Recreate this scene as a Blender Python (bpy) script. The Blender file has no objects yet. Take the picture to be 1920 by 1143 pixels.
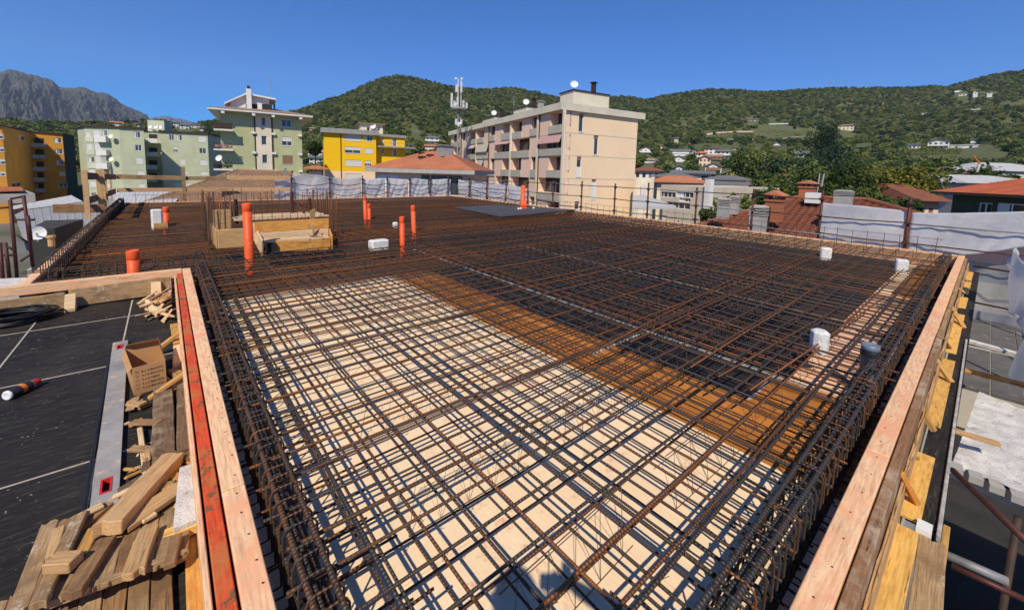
import bpy, bmesh, math, random
import numpy as np
from mathutils import Vector, Matrix
random.seed(7); rng = np.random.default_rng(7)
scene = bpy.context.scene
COL = scene.collection
# ---------------------------------------------------------------- camera (solved from the vanishing points of the slab)
HH = 1.6
P0 = np.array([960., 400.]); VL = np.array([306., 303.]); VR = np.array([1860., 346.])
FPX = math.sqrt(-float((VL-P0) @ (VR-P0)))
def _c(p):
    v = np.array([p[0]-P0[0], -(p[1]-P0[1]), -FPX]); return v/np.linalg.norm(v)
_Y = _c(VL); _X = _c(VR); _Z = np.cross(_X, _Y); _Z /= np.linalg.norm(_Z)
RM = np.array([_X, _Y, _Z])
FWD = RM @ np.array([0, 0, -1.])
CAMP = np.array([0, 0, HH])
cam_d = bpy.data.cameras.new('camera'); cam = bpy.data.objects.new('camera', cam_d); COL.objects.link(cam)
cam.matrix_world = Matrix.Translation((0, 0, HH)) @ Matrix(RM.tolist()).to_4x4()
cam_d.sensor_width = 36; cam_d.lens = FPX/1920*36; cam_d.shift_y = -171.5/1920
cam_d.clip_start = 0.05; cam_d.clip_end = 40000
scene.camera = cam
# ---------------------------------------------------------------- sun, sky, exposure
SUN = Vector((.5158, .4474, -.7306)).normalized()          # direction the light travels
sun_el = math.asin(-SUN.z); sun_dir = -SUN
sd = bpy.data.lights.new('sun', 'SUN'); sd.energy = 4.9; sd.angle = math.radians(.53); sd.color = (1, .89, .715)
so = bpy.data.objects.new('sun', sd); COL.objects.link(so); so.location = (-10, -10, 20)
so.rotation_euler = SUN.to_track_quat('-Z', 'Y').to_euler()
world = bpy.data.worlds.new('World'); scene.world = world; world.use_nodes = True
wn = world.node_tree; wn.nodes.clear()
sk = wn.nodes.new('ShaderNodeTexSky'); sk.sky_type = 'NISHITA'; sk.sun_disc = False
sk.sun_elevation = sun_el; sk.sun_rotation = math.atan2(sun_dir.x, sun_dir.y)
sk.altitude = 1500; sk.air_density = 1.0; sk.dust_density = 0.0; sk.ozone_density = 6.0
bg = wn.nodes.new('ShaderNodeBackground'); bg.inputs[1].default_value = .11
wo = wn.nodes.new('ShaderNodeOutputWorld')
hs_ = wn.nodes.new('ShaderNodeHueSaturation'); hs_.inputs['Saturation'].default_value = 1.30; tn_ = wn.nodes.new('ShaderNodeMix'); tn_.data_type = 'RGBA'; tn_.blend_type = 'MULTIPLY'; tn_.inputs[0].default_value = 1; tn_.inputs[7].default_value = (.50, .80, 1.18, 1); wn.links.new(sk.outputs[0], tn_.inputs[6]); wn.links.new(tn_.outputs[2], hs_.inputs['Color']); wn.links.new(hs_.outputs[0], bg.inputs[0]); wn.links.new(bg.outputs[0], wo.inputs[0])
scene.view_settings.view_transform = 'Standard'; scene.view_settings.look = 'None'
scene.view_settings.exposure = .13; scene.view_settings.gamma = 1; scene.view_settings.use_curve_mapping = False
scene.cycles.max_bounces = 6; scene.cycles.transparent_max_bounces = 12
scene.cycles.use_denoising = True
# ---------------------------------------------------------------- pixel helpers (photo pixels -> points of the place)
def ray(x, y): return RM @ _c((x, y))
def V(a): return Vector([float(t) for t in a])
def at(x, y, z=0.): r = ray(x, y); return V(CAMP + r*((z-HH)/r[2]))
def atX(x, y, X): r = ray(x, y); return V(CAMP + r*(X/r[0]))
def atY(x, y, Y): r = ray(x, y); return V(CAMP + r*(Y/r[1]))
def dep(x, y, d): r = ray(x, y); return V(CAMP + r*(d/float(r @ FWD)))
def hor(x, y, d): r = ray(x, y); return V(CAMP + r*(d/math.hypot(r[0], r[1])))
def hy(x): return 303 + .0277*(x-306)
# ---------------------------------------------------------------- mesh builder
def wmat(o):
    m = Matrix.LocRotScale(o.location, o.rotation_euler, o.scale)
    return m if o.parent is None else wmat(o.parent) @ o.matrix_parent_inverse @ m
def setpar(o, p): o.parent = p; o.matrix_parent_inverse = wmat(p).inverted()
class MB:
    def __init__(s): s.v = []; s.f = []; s.m = []
    def add(s, vs, fs, mi=0):
        o = len(s.v); s.v += [tuple(v) for v in vs]; s.f += [tuple(i+o for i in f) for f in fs]; s.m += [mi]*len(fs); return s
    def quad(s, a, b, c, d, mi=0): return s.add([a, b, c, d], [(0, 1, 2, 3)], mi)
    def poly(s, pts, mi=0): return s.add(pts, [tuple(range(len(pts)))], mi)
    def box(s, c, d, M=None, mi=0, taper=1.):
        x, y, z = d[0]/2, d[1]/2, d[2]/2; vs = []
        for sz, k in ((-1, 1.), (1, taper)):
            for sx, sy in ((-1, -1), (1, -1), (1, 1), (-1, 1)): vs.append(Vector((sx*x*k, sy*y*k, sz*z)))
        if M is not None: vs = [M @ v for v in vs]
        vs = [v+Vector(c) for v in vs]
        return s.add(vs, [(3, 2, 1, 0), (4, 5, 6, 7), (0, 1, 5, 4), (1, 2, 6, 5), (2, 3, 7, 6), (3, 0, 4, 7)], mi)
    def prism(s, pts, z0, z1, mi=0, cap=True):
        n = len(pts); vs = [(p[0], p[1], z0) for p in pts]+[(p[0], p[1], z1) for p in pts]
        fs = [(i, (i+1) % n, (i+1) % n+n, i+n) for i in range(n)]
        if cap: fs += [tuple(range(n, 2*n)), tuple(reversed(range(n)))]
        return s.add(vs, fs, mi)
    def tube(s, pts, r, n=6, mi=0, cap=True):
        pts = [Vector(p) for p in pts]; rs = r if isinstance(r, (list, tuple)) else [r]*len(pts)
        rings = []; up = None
        for i, p in enumerate(pts):
            t = (pts[min(i+1, len(pts)-1)]-pts[max(i-1, 0)]).normalized()
            if up is None: up = t.orthogonal().normalized()
            else:
                up = (up - t*up.dot(t)); up = up.normalized() if up.length > 1e-6 else t.orthogonal().normalized()
            w = t.cross(up)
            rings.append([p+(up*math.cos(a)+w*math.sin(a))*rs[i] for a in [2*math.pi*k/n for k in range(n)]])
        vs = [v for r_ in rings for v in r_]; fs = []
        for i in range(len(pts)-1):
            for k in range(n): fs.append((i*n+k, i*n+(k+1) % n, (i+1)*n+(k+1) % n, (i+1)*n+k))
        if cap: fs += [tuple(reversed(range(n))), tuple(range((len(pts)-1)*n, len(pts)*n))]
        return s.add(vs, fs, mi)
    def lathe(s, prof, c=(0, 0, 0), n=16, mi=0, M=None):
        vs = []
        for r, z in prof:
            for k in range(n):
                a = 2*math.pi*k/n; v = Vector((r*math.cos(a), r*math.sin(a), z)); v = M @ v if M is not None else v; vs.append(v+Vector(c))
        fs = [(i*n+k, i*n+(k+1) % n, (i+1)*n+(k+1) % n, (i+1)*n+k) for i in range(len(prof)-1) for k in range(n)]
        return s.add(vs, fs, mi)
    def data(s, name, mats, smooth=False):
        me = bpy.data.meshes.new(name); me.from_pydata(s.v, [], s.f)
        for m in (mats if isinstance(mats, (list, tuple)) else [mats]): me.materials.append(m)
        me.polygons.foreach_set('material_index', s.m)
        if smooth: me.polygons.foreach_set('use_smooth', [True]*len(s.f))
        me.update(); return me
    def build(s, name, mats, parent=None, smooth=False, bevel=0, **kw):
        o = bpy.data.objects.new(name, s.data(name, mats, smooth)); COL.objects.link(o)
        if parent is not None: setpar(o, parent)
        if bevel:
            md = o.modifiers.new('bevel', 'BEVEL'); md.width = bevel; md.segments = 1; md.limit_method = 'ANGLE'
        tag(o, **kw); return o
def tag(o, label=None, cat=None, group=None, kind=None):
    if label: o['label'] = label
    if cat: o['category'] = cat
    if group: o['group'] = group
    if kind: o['kind'] = kind
    return o
def thing(name, label, cat, loc=(0, 0, 0), rz=0, group=None, kind=None):
    o = bpy.data.objects.new(name, None); COL.objects.link(o); o.location = loc; o.rotation_euler = (0, 0, rz); o.empty_display_size = .1
    return tag(o, label, cat, group, kind)
def inst(data, name, parent=None, loc=(0, 0, 0), M=None, scale=None, **kw):
    o = bpy.data.objects.new(name, data); COL.objects.link(o)
    if M is not None: o.matrix_basis = M
    else: o.location = loc
    if scale: o.scale = scale
    if parent is not None: setpar(o, parent)
    return tag(o, **kw)
def dup(root, loc=None, rz=None, label=None, M=None):
    r = root.copy(); COL.objects.link(r)
    if loc is not None: r.location = loc
    if rz is not None: r.rotation_euler = (0, 0, rz)
    if label: r['label'] = label
    for ch in list(root.children):
        c = ch.copy(); COL.objects.link(c); c.parent = r
        for g in list(ch.children):
            d = g.copy(); COL.objects.link(d); d.parent = c
    return r
def frame(o, x, up=(0, 0, 1)):
    x = Vector(x).normalized(); z = Vector(up); z = (z-x*z.dot(x)); z = z.normalized() if z.length > 1e-5 else x.orthogonal().normalized(); y = z.cross(x)
    return Matrix(((x.x, y.x, z.x, o[0]), (x.y, y.y, z.y, o[1]), (x.z, y.z, z.z, o[2]), (0, 0, 0, 1)))
# ---------------------------------------------------------------- materials
def new_mat(name):
    m = bpy.data.materials.new(name); m.use_nodes = True; nt = m.node_tree; nt.nodes.clear()
    out = nt.nodes.new('ShaderNodeOutputMaterial'); b = nt.nodes.new('ShaderNodeBsdfPrincipled'); nt.links.new(b.outputs[0], out.inputs[0])
    return m, nt, b, out
def N(nt, t, **kw):
    n = nt.nodes.new(t)
    for k, v in kw.items():
        if k.startswith('i_'):
            key = k[2:]; n.inputs[int(key) if key.isdigit() else key.replace('_', ' ')].default_value = v
        else: setattr(n, k, v)
    return n
def ramp(nt, fac, stops):
    r = nt.nodes.new('ShaderNodeValToRGB'); nt.links.new(fac, r.inputs[0]); e = r.color_ramp.elements
    while len(e) < len(stops): e.new(.5)
    for el, (p, c) in zip(e, stops): el.position = p; el.color = c if len(c) == 4 else (*c, 1)
    return r.outputs[0]
def mix(nt, fac, a, b, mode='MIX'):
    n = nt.nodes.new('ShaderNodeMix'); n.data_type = 'RGBA'; n.blend_type = mode
    for s, v in ((0, fac), (6, a), (7, b)):
        if isinstance(v, bpy.types.NodeSocket): nt.links.new(v, n.inputs[s])
        else: n.inputs[s].default_value = v if s == 0 or len(v) == 4 else (*v, 1)
    return n.outputs[2]
def noise(nt, vec, scale, detail=4, rough=.6, dist=0):
    n = N(nt, 'ShaderNodeTexNoise', i_Scale=scale, i_Detail=detail, i_Roughness=rough, i_Distortion=dist); nt.links.new(vec, n.inputs['Vector']); return n.outputs[0]
def mapped(nt, sc=(1, 1, 1), kind='Object', rnd=True):
    tc = nt.nodes.new('ShaderNodeTexCoord'); mp = nt.nodes.new('ShaderNodeMapping'); mp.inputs['Scale'].default_value = sc
    src = tc.outputs[kind]
    if rnd:
        oi = nt.nodes.new('ShaderNodeObjectInfo'); mu = N(nt, 'ShaderNodeMath', operation='MULTIPLY'); nt.links.new(oi.outputs['Random'], mu.inputs[0]); mu.inputs[1].default_value = 37.
        ad = nt.nodes.new('ShaderNodeVectorMath'); ad.operation = 'ADD'; nt.links.new(src, ad.inputs[0]); nt.links.new(mu.outputs[0], ad.inputs[1]); src = ad.outputs[0]
    nt.links.new(src, mp.inputs[0]); return mp.outputs[0]
def bump(nt, b, h, strength=.3, dist=.01, prev=None):
    n = N(nt, 'ShaderNodeBump', i_Strength=strength, i_Distance=dist); nt.links.new(h, n.inputs['Height'])
    if prev is not None: nt.links.new(prev, n.inputs['Normal'])
    nt.links.new(n.outputs[0], b.inputs['Normal']); return n.outputs[0]
def orand(nt): return nt.nodes.new('ShaderNodeObjectInfo').outputs['Random']
def plain(name, c, c2=None, rough=.7, scale=3., bs=.15, bd=.01, metal=0, spec=.4, stain=None, kind='Object', fine=None, var=0.):
    m, nt, b, o = new_mat(name); v = mapped(nt, kind=kind)
    c2 = c2 or tuple(x*.75 for x in c)
    n1 = noise(nt, v, scale, 6, .65); col = ramp(nt, n1, [(.35, c), (.65, c2)])
    if stain:
        n2 = noise(nt, v, stain[1], 5, .7); f = ramp(nt, n2, [(stain[2], (0, 0, 0)), (stain[2]+.08, (1, 1, 1))]); col = mix(nt, f, col, stain[0])
    if var:
        rv = orand(nt); hv = N(nt, 'ShaderNodeHueSaturation'); nt.links.new(col, hv.inputs['Color'])
        mr = N(nt, 'ShaderNodeMapRange'); mr.inputs[3].default_value = 1-var; mr.inputs[4].default_value = 1+var; nt.links.new(rv, mr.inputs[0]); nt.links.new(mr.outputs[0], hv.inputs['Value']); col = hv.outputs[0]
    nt.links.new(col, b.inputs['Base Color']); b.inputs['Roughness'].default_value = rough; b.inputs['Metallic'].default_value = metal
    b.inputs['Specular IOR Level'].default_value = spec
    if bs: bump(nt, b, noise(nt, v, fine or scale*8, 5, .7), bs, bd)
    return m
def wood(name, c1, c2, c3=None, rough=.75, grain=1., splat=None, sheet=False, knots=True, var=.12, bs=.35):
    """grain runs along the local X axis"""
    m, nt, b, o = new_mat(name); v = mapped(nt, (1.2, 16*grain, 16*grain)); v0 = mapped(nt)
    n1 = noise(nt, v, 2.2, 7, .62, .6); col = ramp(nt, n1, [(.3, c1), (.5, c2), (.72, tuple(x*.72 for x in c2))])
    vf = mapped(nt, (5, 120*grain, 120*grain)); nf = noise(nt, vf, 1.5, 3, .6)
    col = mix(nt, .5, col, ramp(nt, nf, [(.3, tuple(x*.5 for x in c1)), (.58, (1, 1, 1))]), 'MULTIPLY')
    if knots: vc = mapped(nt, (1.1, 34*grain, 34*grain)); nc = noise(nt, vc, 1.1, 4, .7, .4); col = mix(nt, ramp(nt, nc, [(.335, (.85, .85, .85)), (.37, (0, 0, 0))]), col, tuple(x*.22 for x in c2))
    if knots:
        kv = mapped(nt, (2.2, 5.5, 5.5)); vo = N(nt, 'ShaderNodeTexVoronoi', i_Scale=1.3); nt.links.new(kv, vo.inputs['Vector'])
        kf = ramp(nt, vo.outputs['Distance'], [(.055, (1, 1, 1)), (.1, (0, 0, 0))]); col = mix(nt, kf, col, tuple(x*.35 for x in c2))
    if c3:
        n2 = noise(nt, v0, 3.2, 6, .7); f = ramp(nt, n2, [(.48, (0, 0, 0)), (.62, (1, 1, 1))]); col = mix(nt, f, col, c3)
    if splat:
        n3 = noise(nt, v0, splat[1], 6, .75); f = ramp(nt, n3, [(splat[2], (0, 0, 0)), (splat[2]+.05, (1, 1, 1))]); col = mix(nt, f, col, splat[0])
    if var:
        hv = N(nt, 'ShaderNodeHueSaturation'); nt.links.new(col, hv.inputs['Color']); mr = N(nt, 'ShaderNodeMapRange'); mr.inputs[3].default_value = 1-var; mr.inputs[4].default_value = 1+var
        nt.links.new(orand(nt), mr.inputs[0]); nt.links.new(mr.outputs[0], hv.inputs['Value']); col = hv.outputs[0]
    nt.links.new(col, b.inputs['Base Color']); b.inputs['Roughness'].default_value = rough; b.inputs['Specular IOR Level'].default_value = .25
    p = bump(nt, b, n1, bs, .004); bump(nt, b, nf, bs, .002, p)
    return m
def steel(name, dark, rust, bias=.5, ribs=True, pitch=95., metal=.35):
    m, nt, b, o = new_mat(name); v = mapped(nt, (2, 2, 2)); r = orand(nt)
    n1 = noise(nt, v, 1.7, 6, .7); a = N(nt, 'ShaderNodeMath', operation='ADD'); nt.links.new(n1, a.inputs[0])
    mr = N(nt, 'ShaderNodeMapRange'); mr.inputs[3].default_value = -bias*.5; mr.inputs[4].default_value = bias*.5; nt.links.new(r, mr.inputs[0]); nt.links.new(mr.outputs[0], a.inputs[1])
    col = ramp(nt, a.outputs[0], [(.32, dark), (.5, tuple((x+y)/2*.9 for x, y in zip(dark, rust))), (.72, rust)])
    nt.links.new(col, b.inputs['Base Color']); b.inputs['Roughness'].default_value = .55; b.inputs['Metallic'].default_value = metal
    if ribs:
        tc = nt.nodes.new('ShaderNodeTexCoord'); w = N(nt, 'ShaderNodeTexWave', i_Scale=pitch*.16, wave_type='BANDS', bands_direction='X', i_Distortion=.3); nt.links.new(tc.outputs['Object'], w.inputs['Vector'])
        p = bump(nt, b, w.outputs[1], .9, .004); bump(nt, b, n1, .3, .002, p)
    return m
M = {}
M['steel'] = steel('rebar steel', (.052, .045, .040), (.135, .062, .027), .6)
M['steel_dark'] = steel('dark rebar steel', (.055, .052, .05), (.085, .055, .035), .35)
M['steel_rust'] = steel('rusty rebar steel', (.13, .055, .022), (.28, .10, .028), .4)
M['wire'] = steel('spacer wire', (.06, .055, .05), (.15, .08, .04), .5, False)
M['tube_red'] = plain('red brown scaffold paint', (.10, .028, .02), (.055, .02, .017), .55, 9, .2, .003, .2, stain=((.25, .2, .18), 14, .66))
M['tube_zinc'] = plain('galvanised tube', (.26, .26, .26), (.16, .16, .16), .55, 12, .1, .002, .2)
M['rust_iron'] = plain('dark rusty iron', (.07, .03, .02), (.03, .022, .02), .7, 8, .3, .003)
def ply_black():
    m, nt, b, o = new_mat('black film plywood'); v = mapped(nt); n1 = noise(nt, v, 1.6, 7, .7, .4); col = ramp(nt, n1, [(.35, (.014, .012, .011)), (.55, (.024, .021, .018)), (.7, (.042, .036, .03))])
    sv = mapped(nt, (1.2, 9, 1)); n2 = noise(nt, sv, 5, 6, .75); col = mix(nt, ramp(nt, n2, [(.52, (0, 0, 0)), (.70, (.9, .9, .9))]), col, (.085, .072, .054))
    n3 = noise(nt, v, 46, 2, .5); n4 = noise(nt, v, 2.3, 3, .6); sp_ = ramp(nt, n3, [(.70, (0, 0, 0)), (.735, (1, 1, 1))]); sp2 = ramp(nt, n4, [(.45, (0, 0, 0)), (.6, (1, 1, 1))])
    col = mix(nt, mix(nt, 1, sp_, sp2, 'MULTIPLY'), col, (.42, .37, .3)); nt.links.new(col, b.inputs['Base Color']); b.inputs['Roughness'].default_value = .72; b.inputs['Specular IOR Level'].default_value = .22
    bump(nt, b, n2, .15, .002); return m
M['ply_black'] = ply_black()
M['ply_dark'] = plain('dark slab plywood', (.012, .010, .010), (.022, .017, .015), .7, 2.0, .1, .002)
M['joint'] = plain('bare panel joint', (.5, .45, .38), (.36, .3, .24), .8, 14)
M['white_strip'] = plain('white joint tape', (.5, .48, .43), (.28, .26, .23), .8, 14)
def deckmat(name, c1, c2, st):
    m, nt, b, o = new_mat(name); v = mapped(nt); n1 = noise(nt, v, 1.4, 6, .7); col = ramp(nt, n1, [(.35, c1), (.65, c2)]); vg = mapped(nt, (3, 50, 50)); n2 = noise(nt, vg, 1.5, 4, .6); col = mix(nt, .12, col, ramp(nt, n2, [(.3, (.5, .4, .3)), (.6, (1, 1, 1))]), 'MULTIPLY')
    n3 = noise(nt, v, 9, 8, .8); n4 = noise(nt, v, 2.1, 3, .5); f = mix(nt, 1, ramp(nt, n3, [(.53, (0, 0, 0)), (.62, (.75, .75, .75))]), ramp(nt, n4, [(.44, (0, 0, 0)), (.58, (1, 1, 1))]), 'MULTIPLY'); col = mix(nt, f, col, st)
    nt.links.new(col, b.inputs['Base Color']); b.inputs['Roughness'].default_value = .75; b.inputs['Specular IOR Level'].default_value = .2; bump(nt, b, n3, .12, .002); return m
M['deck_beige'] = deckmat('cream slab formwork board', (.86, .64, .40), (.90, .70, .47), (.62, .30, .16))
M['deck_pink'] = deckmat('pink slab formwork board', (.74, .42, .25), (.82, .52, .33), (.5, .22, .1))
M['deck_orange'] = wood('orange brown formwork board', (.40, .135, .025), (.52, .2, .04), None, .65, .4, ((.2, .07, .02), 5., .6), var=.18, knots=False, bs=.2)
M['deck_brown'] = wood('brown formwork board', (.075, .034, .016), (.13, .06, .028), None, .7, .4, None, var=.3, knots=False)
M['peach'] = wood('peach edge board', (.84, .50, .27), (.88, .57, .33), (.80, .39, .21), .7, .5, ((.42, .18, .11), 13, .63), var=.06, knots=False, bs=.12)
M['red_board'] = wood('red painted board', (.62, .06, .02), (.75, .1, .03), (.5, .17, .05), .7, .6, ((.16, .10, .045), 7, .55), var=.05, knots=False)
M['old'] = wood('weathered grey board', (.33, .20, .095), (.47, .31, .16), (.24, .15, .075), .85, 1, ((.5, .42, .31), 7, .6))
M['old_brown'] = wood('weathered brown timber', (.25, .14, .065), (.36, .205, .095), (.17, .10, .05), .85, 1)
M['old_dark'] = wood('dark stained timber', (.10, .06, .035), (.17, .11, .065), (.30, .23, .16), .85, 1)
M['fresh'] = wood('fresh sawn wood', (.68, .46, .24), (.78, .57, .34), None, .75, 1)
M['yellow'] = wood('yellow formwork board', (.66, .36, .08), (.75, .45, .12), None, .6, .5, ((.45, .2, .05), 6, .63), bs=.15)
M['orange_ply'] = wood('orange stained plywood', (.60, .27, .05), (.70, .36, .09), (.5, .2, .04), .6, .5, ((.25, .1, .04), 9, .66))
M['golden'] = wood('golden brace wood', (.52, .27, .06), (.62, .36, .11), (.4, .2, .05), .65, 1)
M['rail_wood'] = wood('guard rail timber', (.58, .33, .14), (.68, .43, .21), None, .75, 1)
M['beam_brown'] = wood('brown laminated beam', (.24, .12, .055), (.33, .175, .085), (.45, .33, .22), .8, .7)
M['brown_board'] = wood('tan form board', (.50, .29, .125), (.60, .38, .18), None, .8, .8)
M['pvc'] = plain('orange sewer pipe plastic', (.80, .11, .02), (.66, .085, .018), .5, 7, .08, .002, 0, .35, stain=((.62, .3, .18), 9, .63))
M['eps'] = plain('white polystyrene', (.84, .83, .80), (.62, .61, .58), .85, 26, .9, .008, stain=((.22, .21, .20), 24, .6))
M['cap'] = plain('blue grey pipe plastic', (.10, .13, .18), (.2, .24, .3), .45, 6)
M['alu'] = plain('scuffed aluminium', (.40, .38, .35), (.25, .24, .23), .6, 3, .15, .002, .1, stain=((.55, .42, .3), 8, .56))
M['black'] = plain('black rubber', (.012, .012, .013), (.02, .02, .02), .45, 9)
M['red_plastic'] = plain('red plastic', (.6, .03, .02), (.5, .02, .02), .4, 9)
M['card'] = plain('brown cardboard', (.48, .27, .12), (.42, .225, .095), .85, 5, .1)
M['ink'] = plain('dark brown ink', (.11, .05, .02), None, .8, 9, 0)
M['bag'] = plain('crumpled plastic bag', (.7, .7, .68), (.5, .5, .5), .3, 20, .6, .01)
M['can_black'] = plain('black can paint', (.02, .02, .024), (.03, .03, .035), .35, 6)
M['can_white'] = plain('white can bottom', (.8, .8, .8), (.7, .7, .7), .4, 6)
M['can_orange'] = plain('orange can print', (.75, .2, .03), None, .4, 6, 0)
M['concrete'] = plain('concrete', (.42, .40, .37), (.32, .3, .28), .9, 2.5, .3, .01, stain=((.2, .19, .18), 3, .62))
M['plaster_snow'] = plain('white rough concrete slab', (.78, .76, .72), (.55, .53, .5), .9, 9, .8, .02, stain=((.35, .33, .31), 16, .6))
M['dusty'] = plain('dusty grey deck', (.13, .125, .115), (.09, .085, .08), .85, 3, .3, .01, stain=((.25, .24, .22), 4, .6))
M['glass'] = plain('window glass', (.03, .04, .045), (.05, .06, .065), .12, .7, 0, spec=.8)
M['dark'] = plain('dark interior and shade', (.02, .019, .018), (.035, .033, .03), .8, 2, 0)
M['white_frame'] = plain('white window frame', (.78, .78, .76), (.7, .7, .68), .5, 4, 0)
M['shutter_white'] = plain('white roller shutter', (.74, .74, .72), (.66, .66, .63), .6, 3, 0)
M['shutter_brown'] = plain('brown roller shutter', (.30, .16, .10), (.25, .13, .08), .6, 3, 0)
M['metal_grey'] = plain('grey sheet metal', (.33, .325, .31), (.25, .25, .24), .6, 1.5, .05, .01, 0)
M['metal_light'] = plain('light sheet metal', (.52, .52, .50), (.45, .45, .43), .6, .8, .05, .01, 0)
M['dish'] = plain('white dish enamel', (.75, .75, .74), (.66, .66, .64), .5, 5, 0)
M['clothes'] = plain('dark jacket cloth', (.05, .06, .09), (.04, .045, .07), .9, 9)
M['skin'] = plain('skin', (.5, .3, .2), (.45, .26, .18), .6, 9)
def plaster(name, c, dirt=.82): return plain(name, c, tuple(x*dirt for x in c), .9, .35, .15, .01, fine=18, stain=(tuple(x*.72 for x in c), .9, .66))
M['p_peach'] = plaster('peach render', (.86, .65, .43), .94); M['p_pink'] = plaster('salmon pink render', (.80, .57, .43), .92); M['p_cream'] = plaster('cream render', (.76, .69, .52))
M['p_greyg'] = plaster('grey green balcony panel', (.47, .45, .37)); M['p_fascia'] = plaster('cream grey fascia', (.66, .61, .48))
M['p_sage'] = plaster('sage green render', (.46, .49, .27)); M['p_pale'] = plaster('pale green render', (.50, .54, .37)); M['p_palew'] = plaster('light pale green render', (.6, .63, .48))
M['p_white'] = plaster('white render', (.78, .77, .72)); M['p_yellow'] = plaster('bright yellow render', (.88, .53, .006), .94); M['p_orange'] = plaster('orange render', (.72, .33, .05)); M['p_dgreen'] = plaster('dark green render', (.05, .075, .045))
M['p_dark'] = plaster('dark grey render', (.055, .052, .05)); M['p_grey'] = plaster('grey render', (.4, .4, .39)); M['p_lemon'] = plaster('lemon render', (.72, .68, .1)); M['p_beige'] = plaster('beige render', (.6, .53, .42))
def tile_mat(name, c, c2, c3):
    m, nt, b, o = new_mat(name); v = mapped(nt, (1, 1, 1), rnd=False); n1 = noise(nt, v, 4.5, 4, .8); col = ramp(nt, n1, [(.3, c), (.5, c2), (.7, c3)])
    n2 = noise(nt, v, .5, 5, .7); col = mix(nt, ramp(nt, n2, [(.35, (0, 0, 0)), (.7, (.55, .55, .55))]), col, tuple(x*.55 for x in c2))
    nt.links.new(col, b.inputs['Base Color']); b.inputs['Roughness'].default_value = .85; bump(nt, b, noise(nt, v, 9, 3, .6), .4, .02); return m
M['tile_brown'] = tile_mat('brown roof tile', (.25, .15, .09), (.33, .2, .12), (.42, .28, .18))
M['tile_red'] = tile_mat('red brown roof tile', (.17, .06, .035), (.25, .085, .045), (.3, .12, .07))
M['tile_orange'] = tile_mat('orange roof tile', (.44, .15, .07), (.52, .19, .09), (.58, .25, .13))
M['tile_vivid'] = tile_mat('new red roof tile', (.52, .12, .045), (.6, .16, .06), (.62, .2, .09))
M['tile_grey'] = tile_mat('grey roof slate', (.12, .125, .13), (.16, .165, .17), (.2, .2, .2))
M['brick'] = plain('chimney brick', (.42, .15, .07), (.34, .12, .06), .9, 7, .3, .01, stain=((.2, .09, .06), 12, .6), var=.15)
def leaf(name, c1, c2, c3, tr=.25):
    m, nt, b, o = new_mat(name); v = mapped(nt, kind='Object'); n1 = noise(nt, v, .9, 5, .75); a = N(nt, 'ShaderNodeMath', operation='ADD'); nt.links.new(n1, a.inputs[0])
    mr = N(nt, 'ShaderNodeMapRange'); mr.inputs[3].default_value = -.26; mr.inputs[4].default_value = .26; nt.links.new(orand(nt), mr.inputs[0]); nt.links.new(mr.outputs[0], a.inputs[1])
    col = ramp(nt, a.outputs[0], [(.3, c1), (.5, c2), (.7, c3)]); nt.links.new(col, b.inputs['Base Color']); b.inputs['Roughness'].default_value = .7; b.inputs['Specular IOR Level'].default_value = .15
    t = nt.nodes.new('ShaderNodeBsdfTranslucent'); nt.links.new(col, t.inputs[0]); mx = nt.nodes.new('ShaderNodeMixShader'); mx.inputs[0].default_value = tr
    nt.links.new(b.outputs[0], mx.inputs[1]); nt.links.new(t.outputs[0], mx.inputs[2]); nt.links.new(mx.outputs[0], o.inputs[0]); return m
M['leaf'] = leaf('mixed green leaves', (.04, .065, .016), (.085, .125, .03), (.15, .18, .05))
M['leaf_hill'] = leaf('hill forest leaves', (.055, .09, .025), (.13, .17, .045), (.24, .25, .085), .3)
M['leaf_dark'] = leaf('dark conifer needles', (.018, .04, .02), (.034, .062, .03), (.055, .085, .036), .1)
M['leaf_yel'] = leaf('yellow green leaves', (.06, .08, .014), (.12, .135, .022), (.21, .2, .035))
M['bark'] = plain('bark', (.08, .06, .04), (.05, .038, .028), .95, 6, .5, .02)
M['sheet'] = None
def cloth(name, c, trans, alpha=1.):
    m, nt, b, o = new_mat(name); v = mapped(nt); n1 = noise(nt, v, 3.5, 6, .7); col = ramp(nt, n1, [(.3, c), (.7, tuple(x*.85 for x in c))])
    nt.links.new(col, b.inputs['Base Color']); b.inputs['Roughness'].default_value = .75; bump(nt, b, noise(nt, v, 4, 8, .7, 2.5), .6, .03)
    t = nt.nodes.new('ShaderNodeBsdfTranslucent'); nt.links.new(col, t.inputs[0]); mx = nt.nodes.new('ShaderNodeMixShader'); mx.inputs[0].default_value = trans
    nt.links.new(b.outputs[0], mx.inputs[1]); nt.links.new(t.outputs[0], mx.inputs[2]); last = mx.outputs[0]
    if alpha < 1:
        tp = nt.nodes.new('ShaderNodeBsdfTransparent'); m2 = nt.nodes.new('ShaderNodeMixShader'); m2.inputs[0].default_value = alpha
        nt.links.new(tp.outputs[0], m2.inputs[1]); nt.links.new(last, m2.inputs[2]); last = m2.outputs[0]
    nt.links.new(last, o.inputs[0]); return m
M['sheet'] = cloth('white construction sheeting', (.84, .84, .85), .45, .8)
M['sheet_thin'] = cloth('thin white sheeting', (.78, .78, .8), .45, .55)
M['net'] = cloth('grey debris netting', (.5, .51, .51), .4, .5)
M['awning'] = cloth('pink awning cloth', (.68, .42, .38), .2); M['awning_cream'] = cloth('cream awning cloth', (.68, .6, .5), .2)
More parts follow.
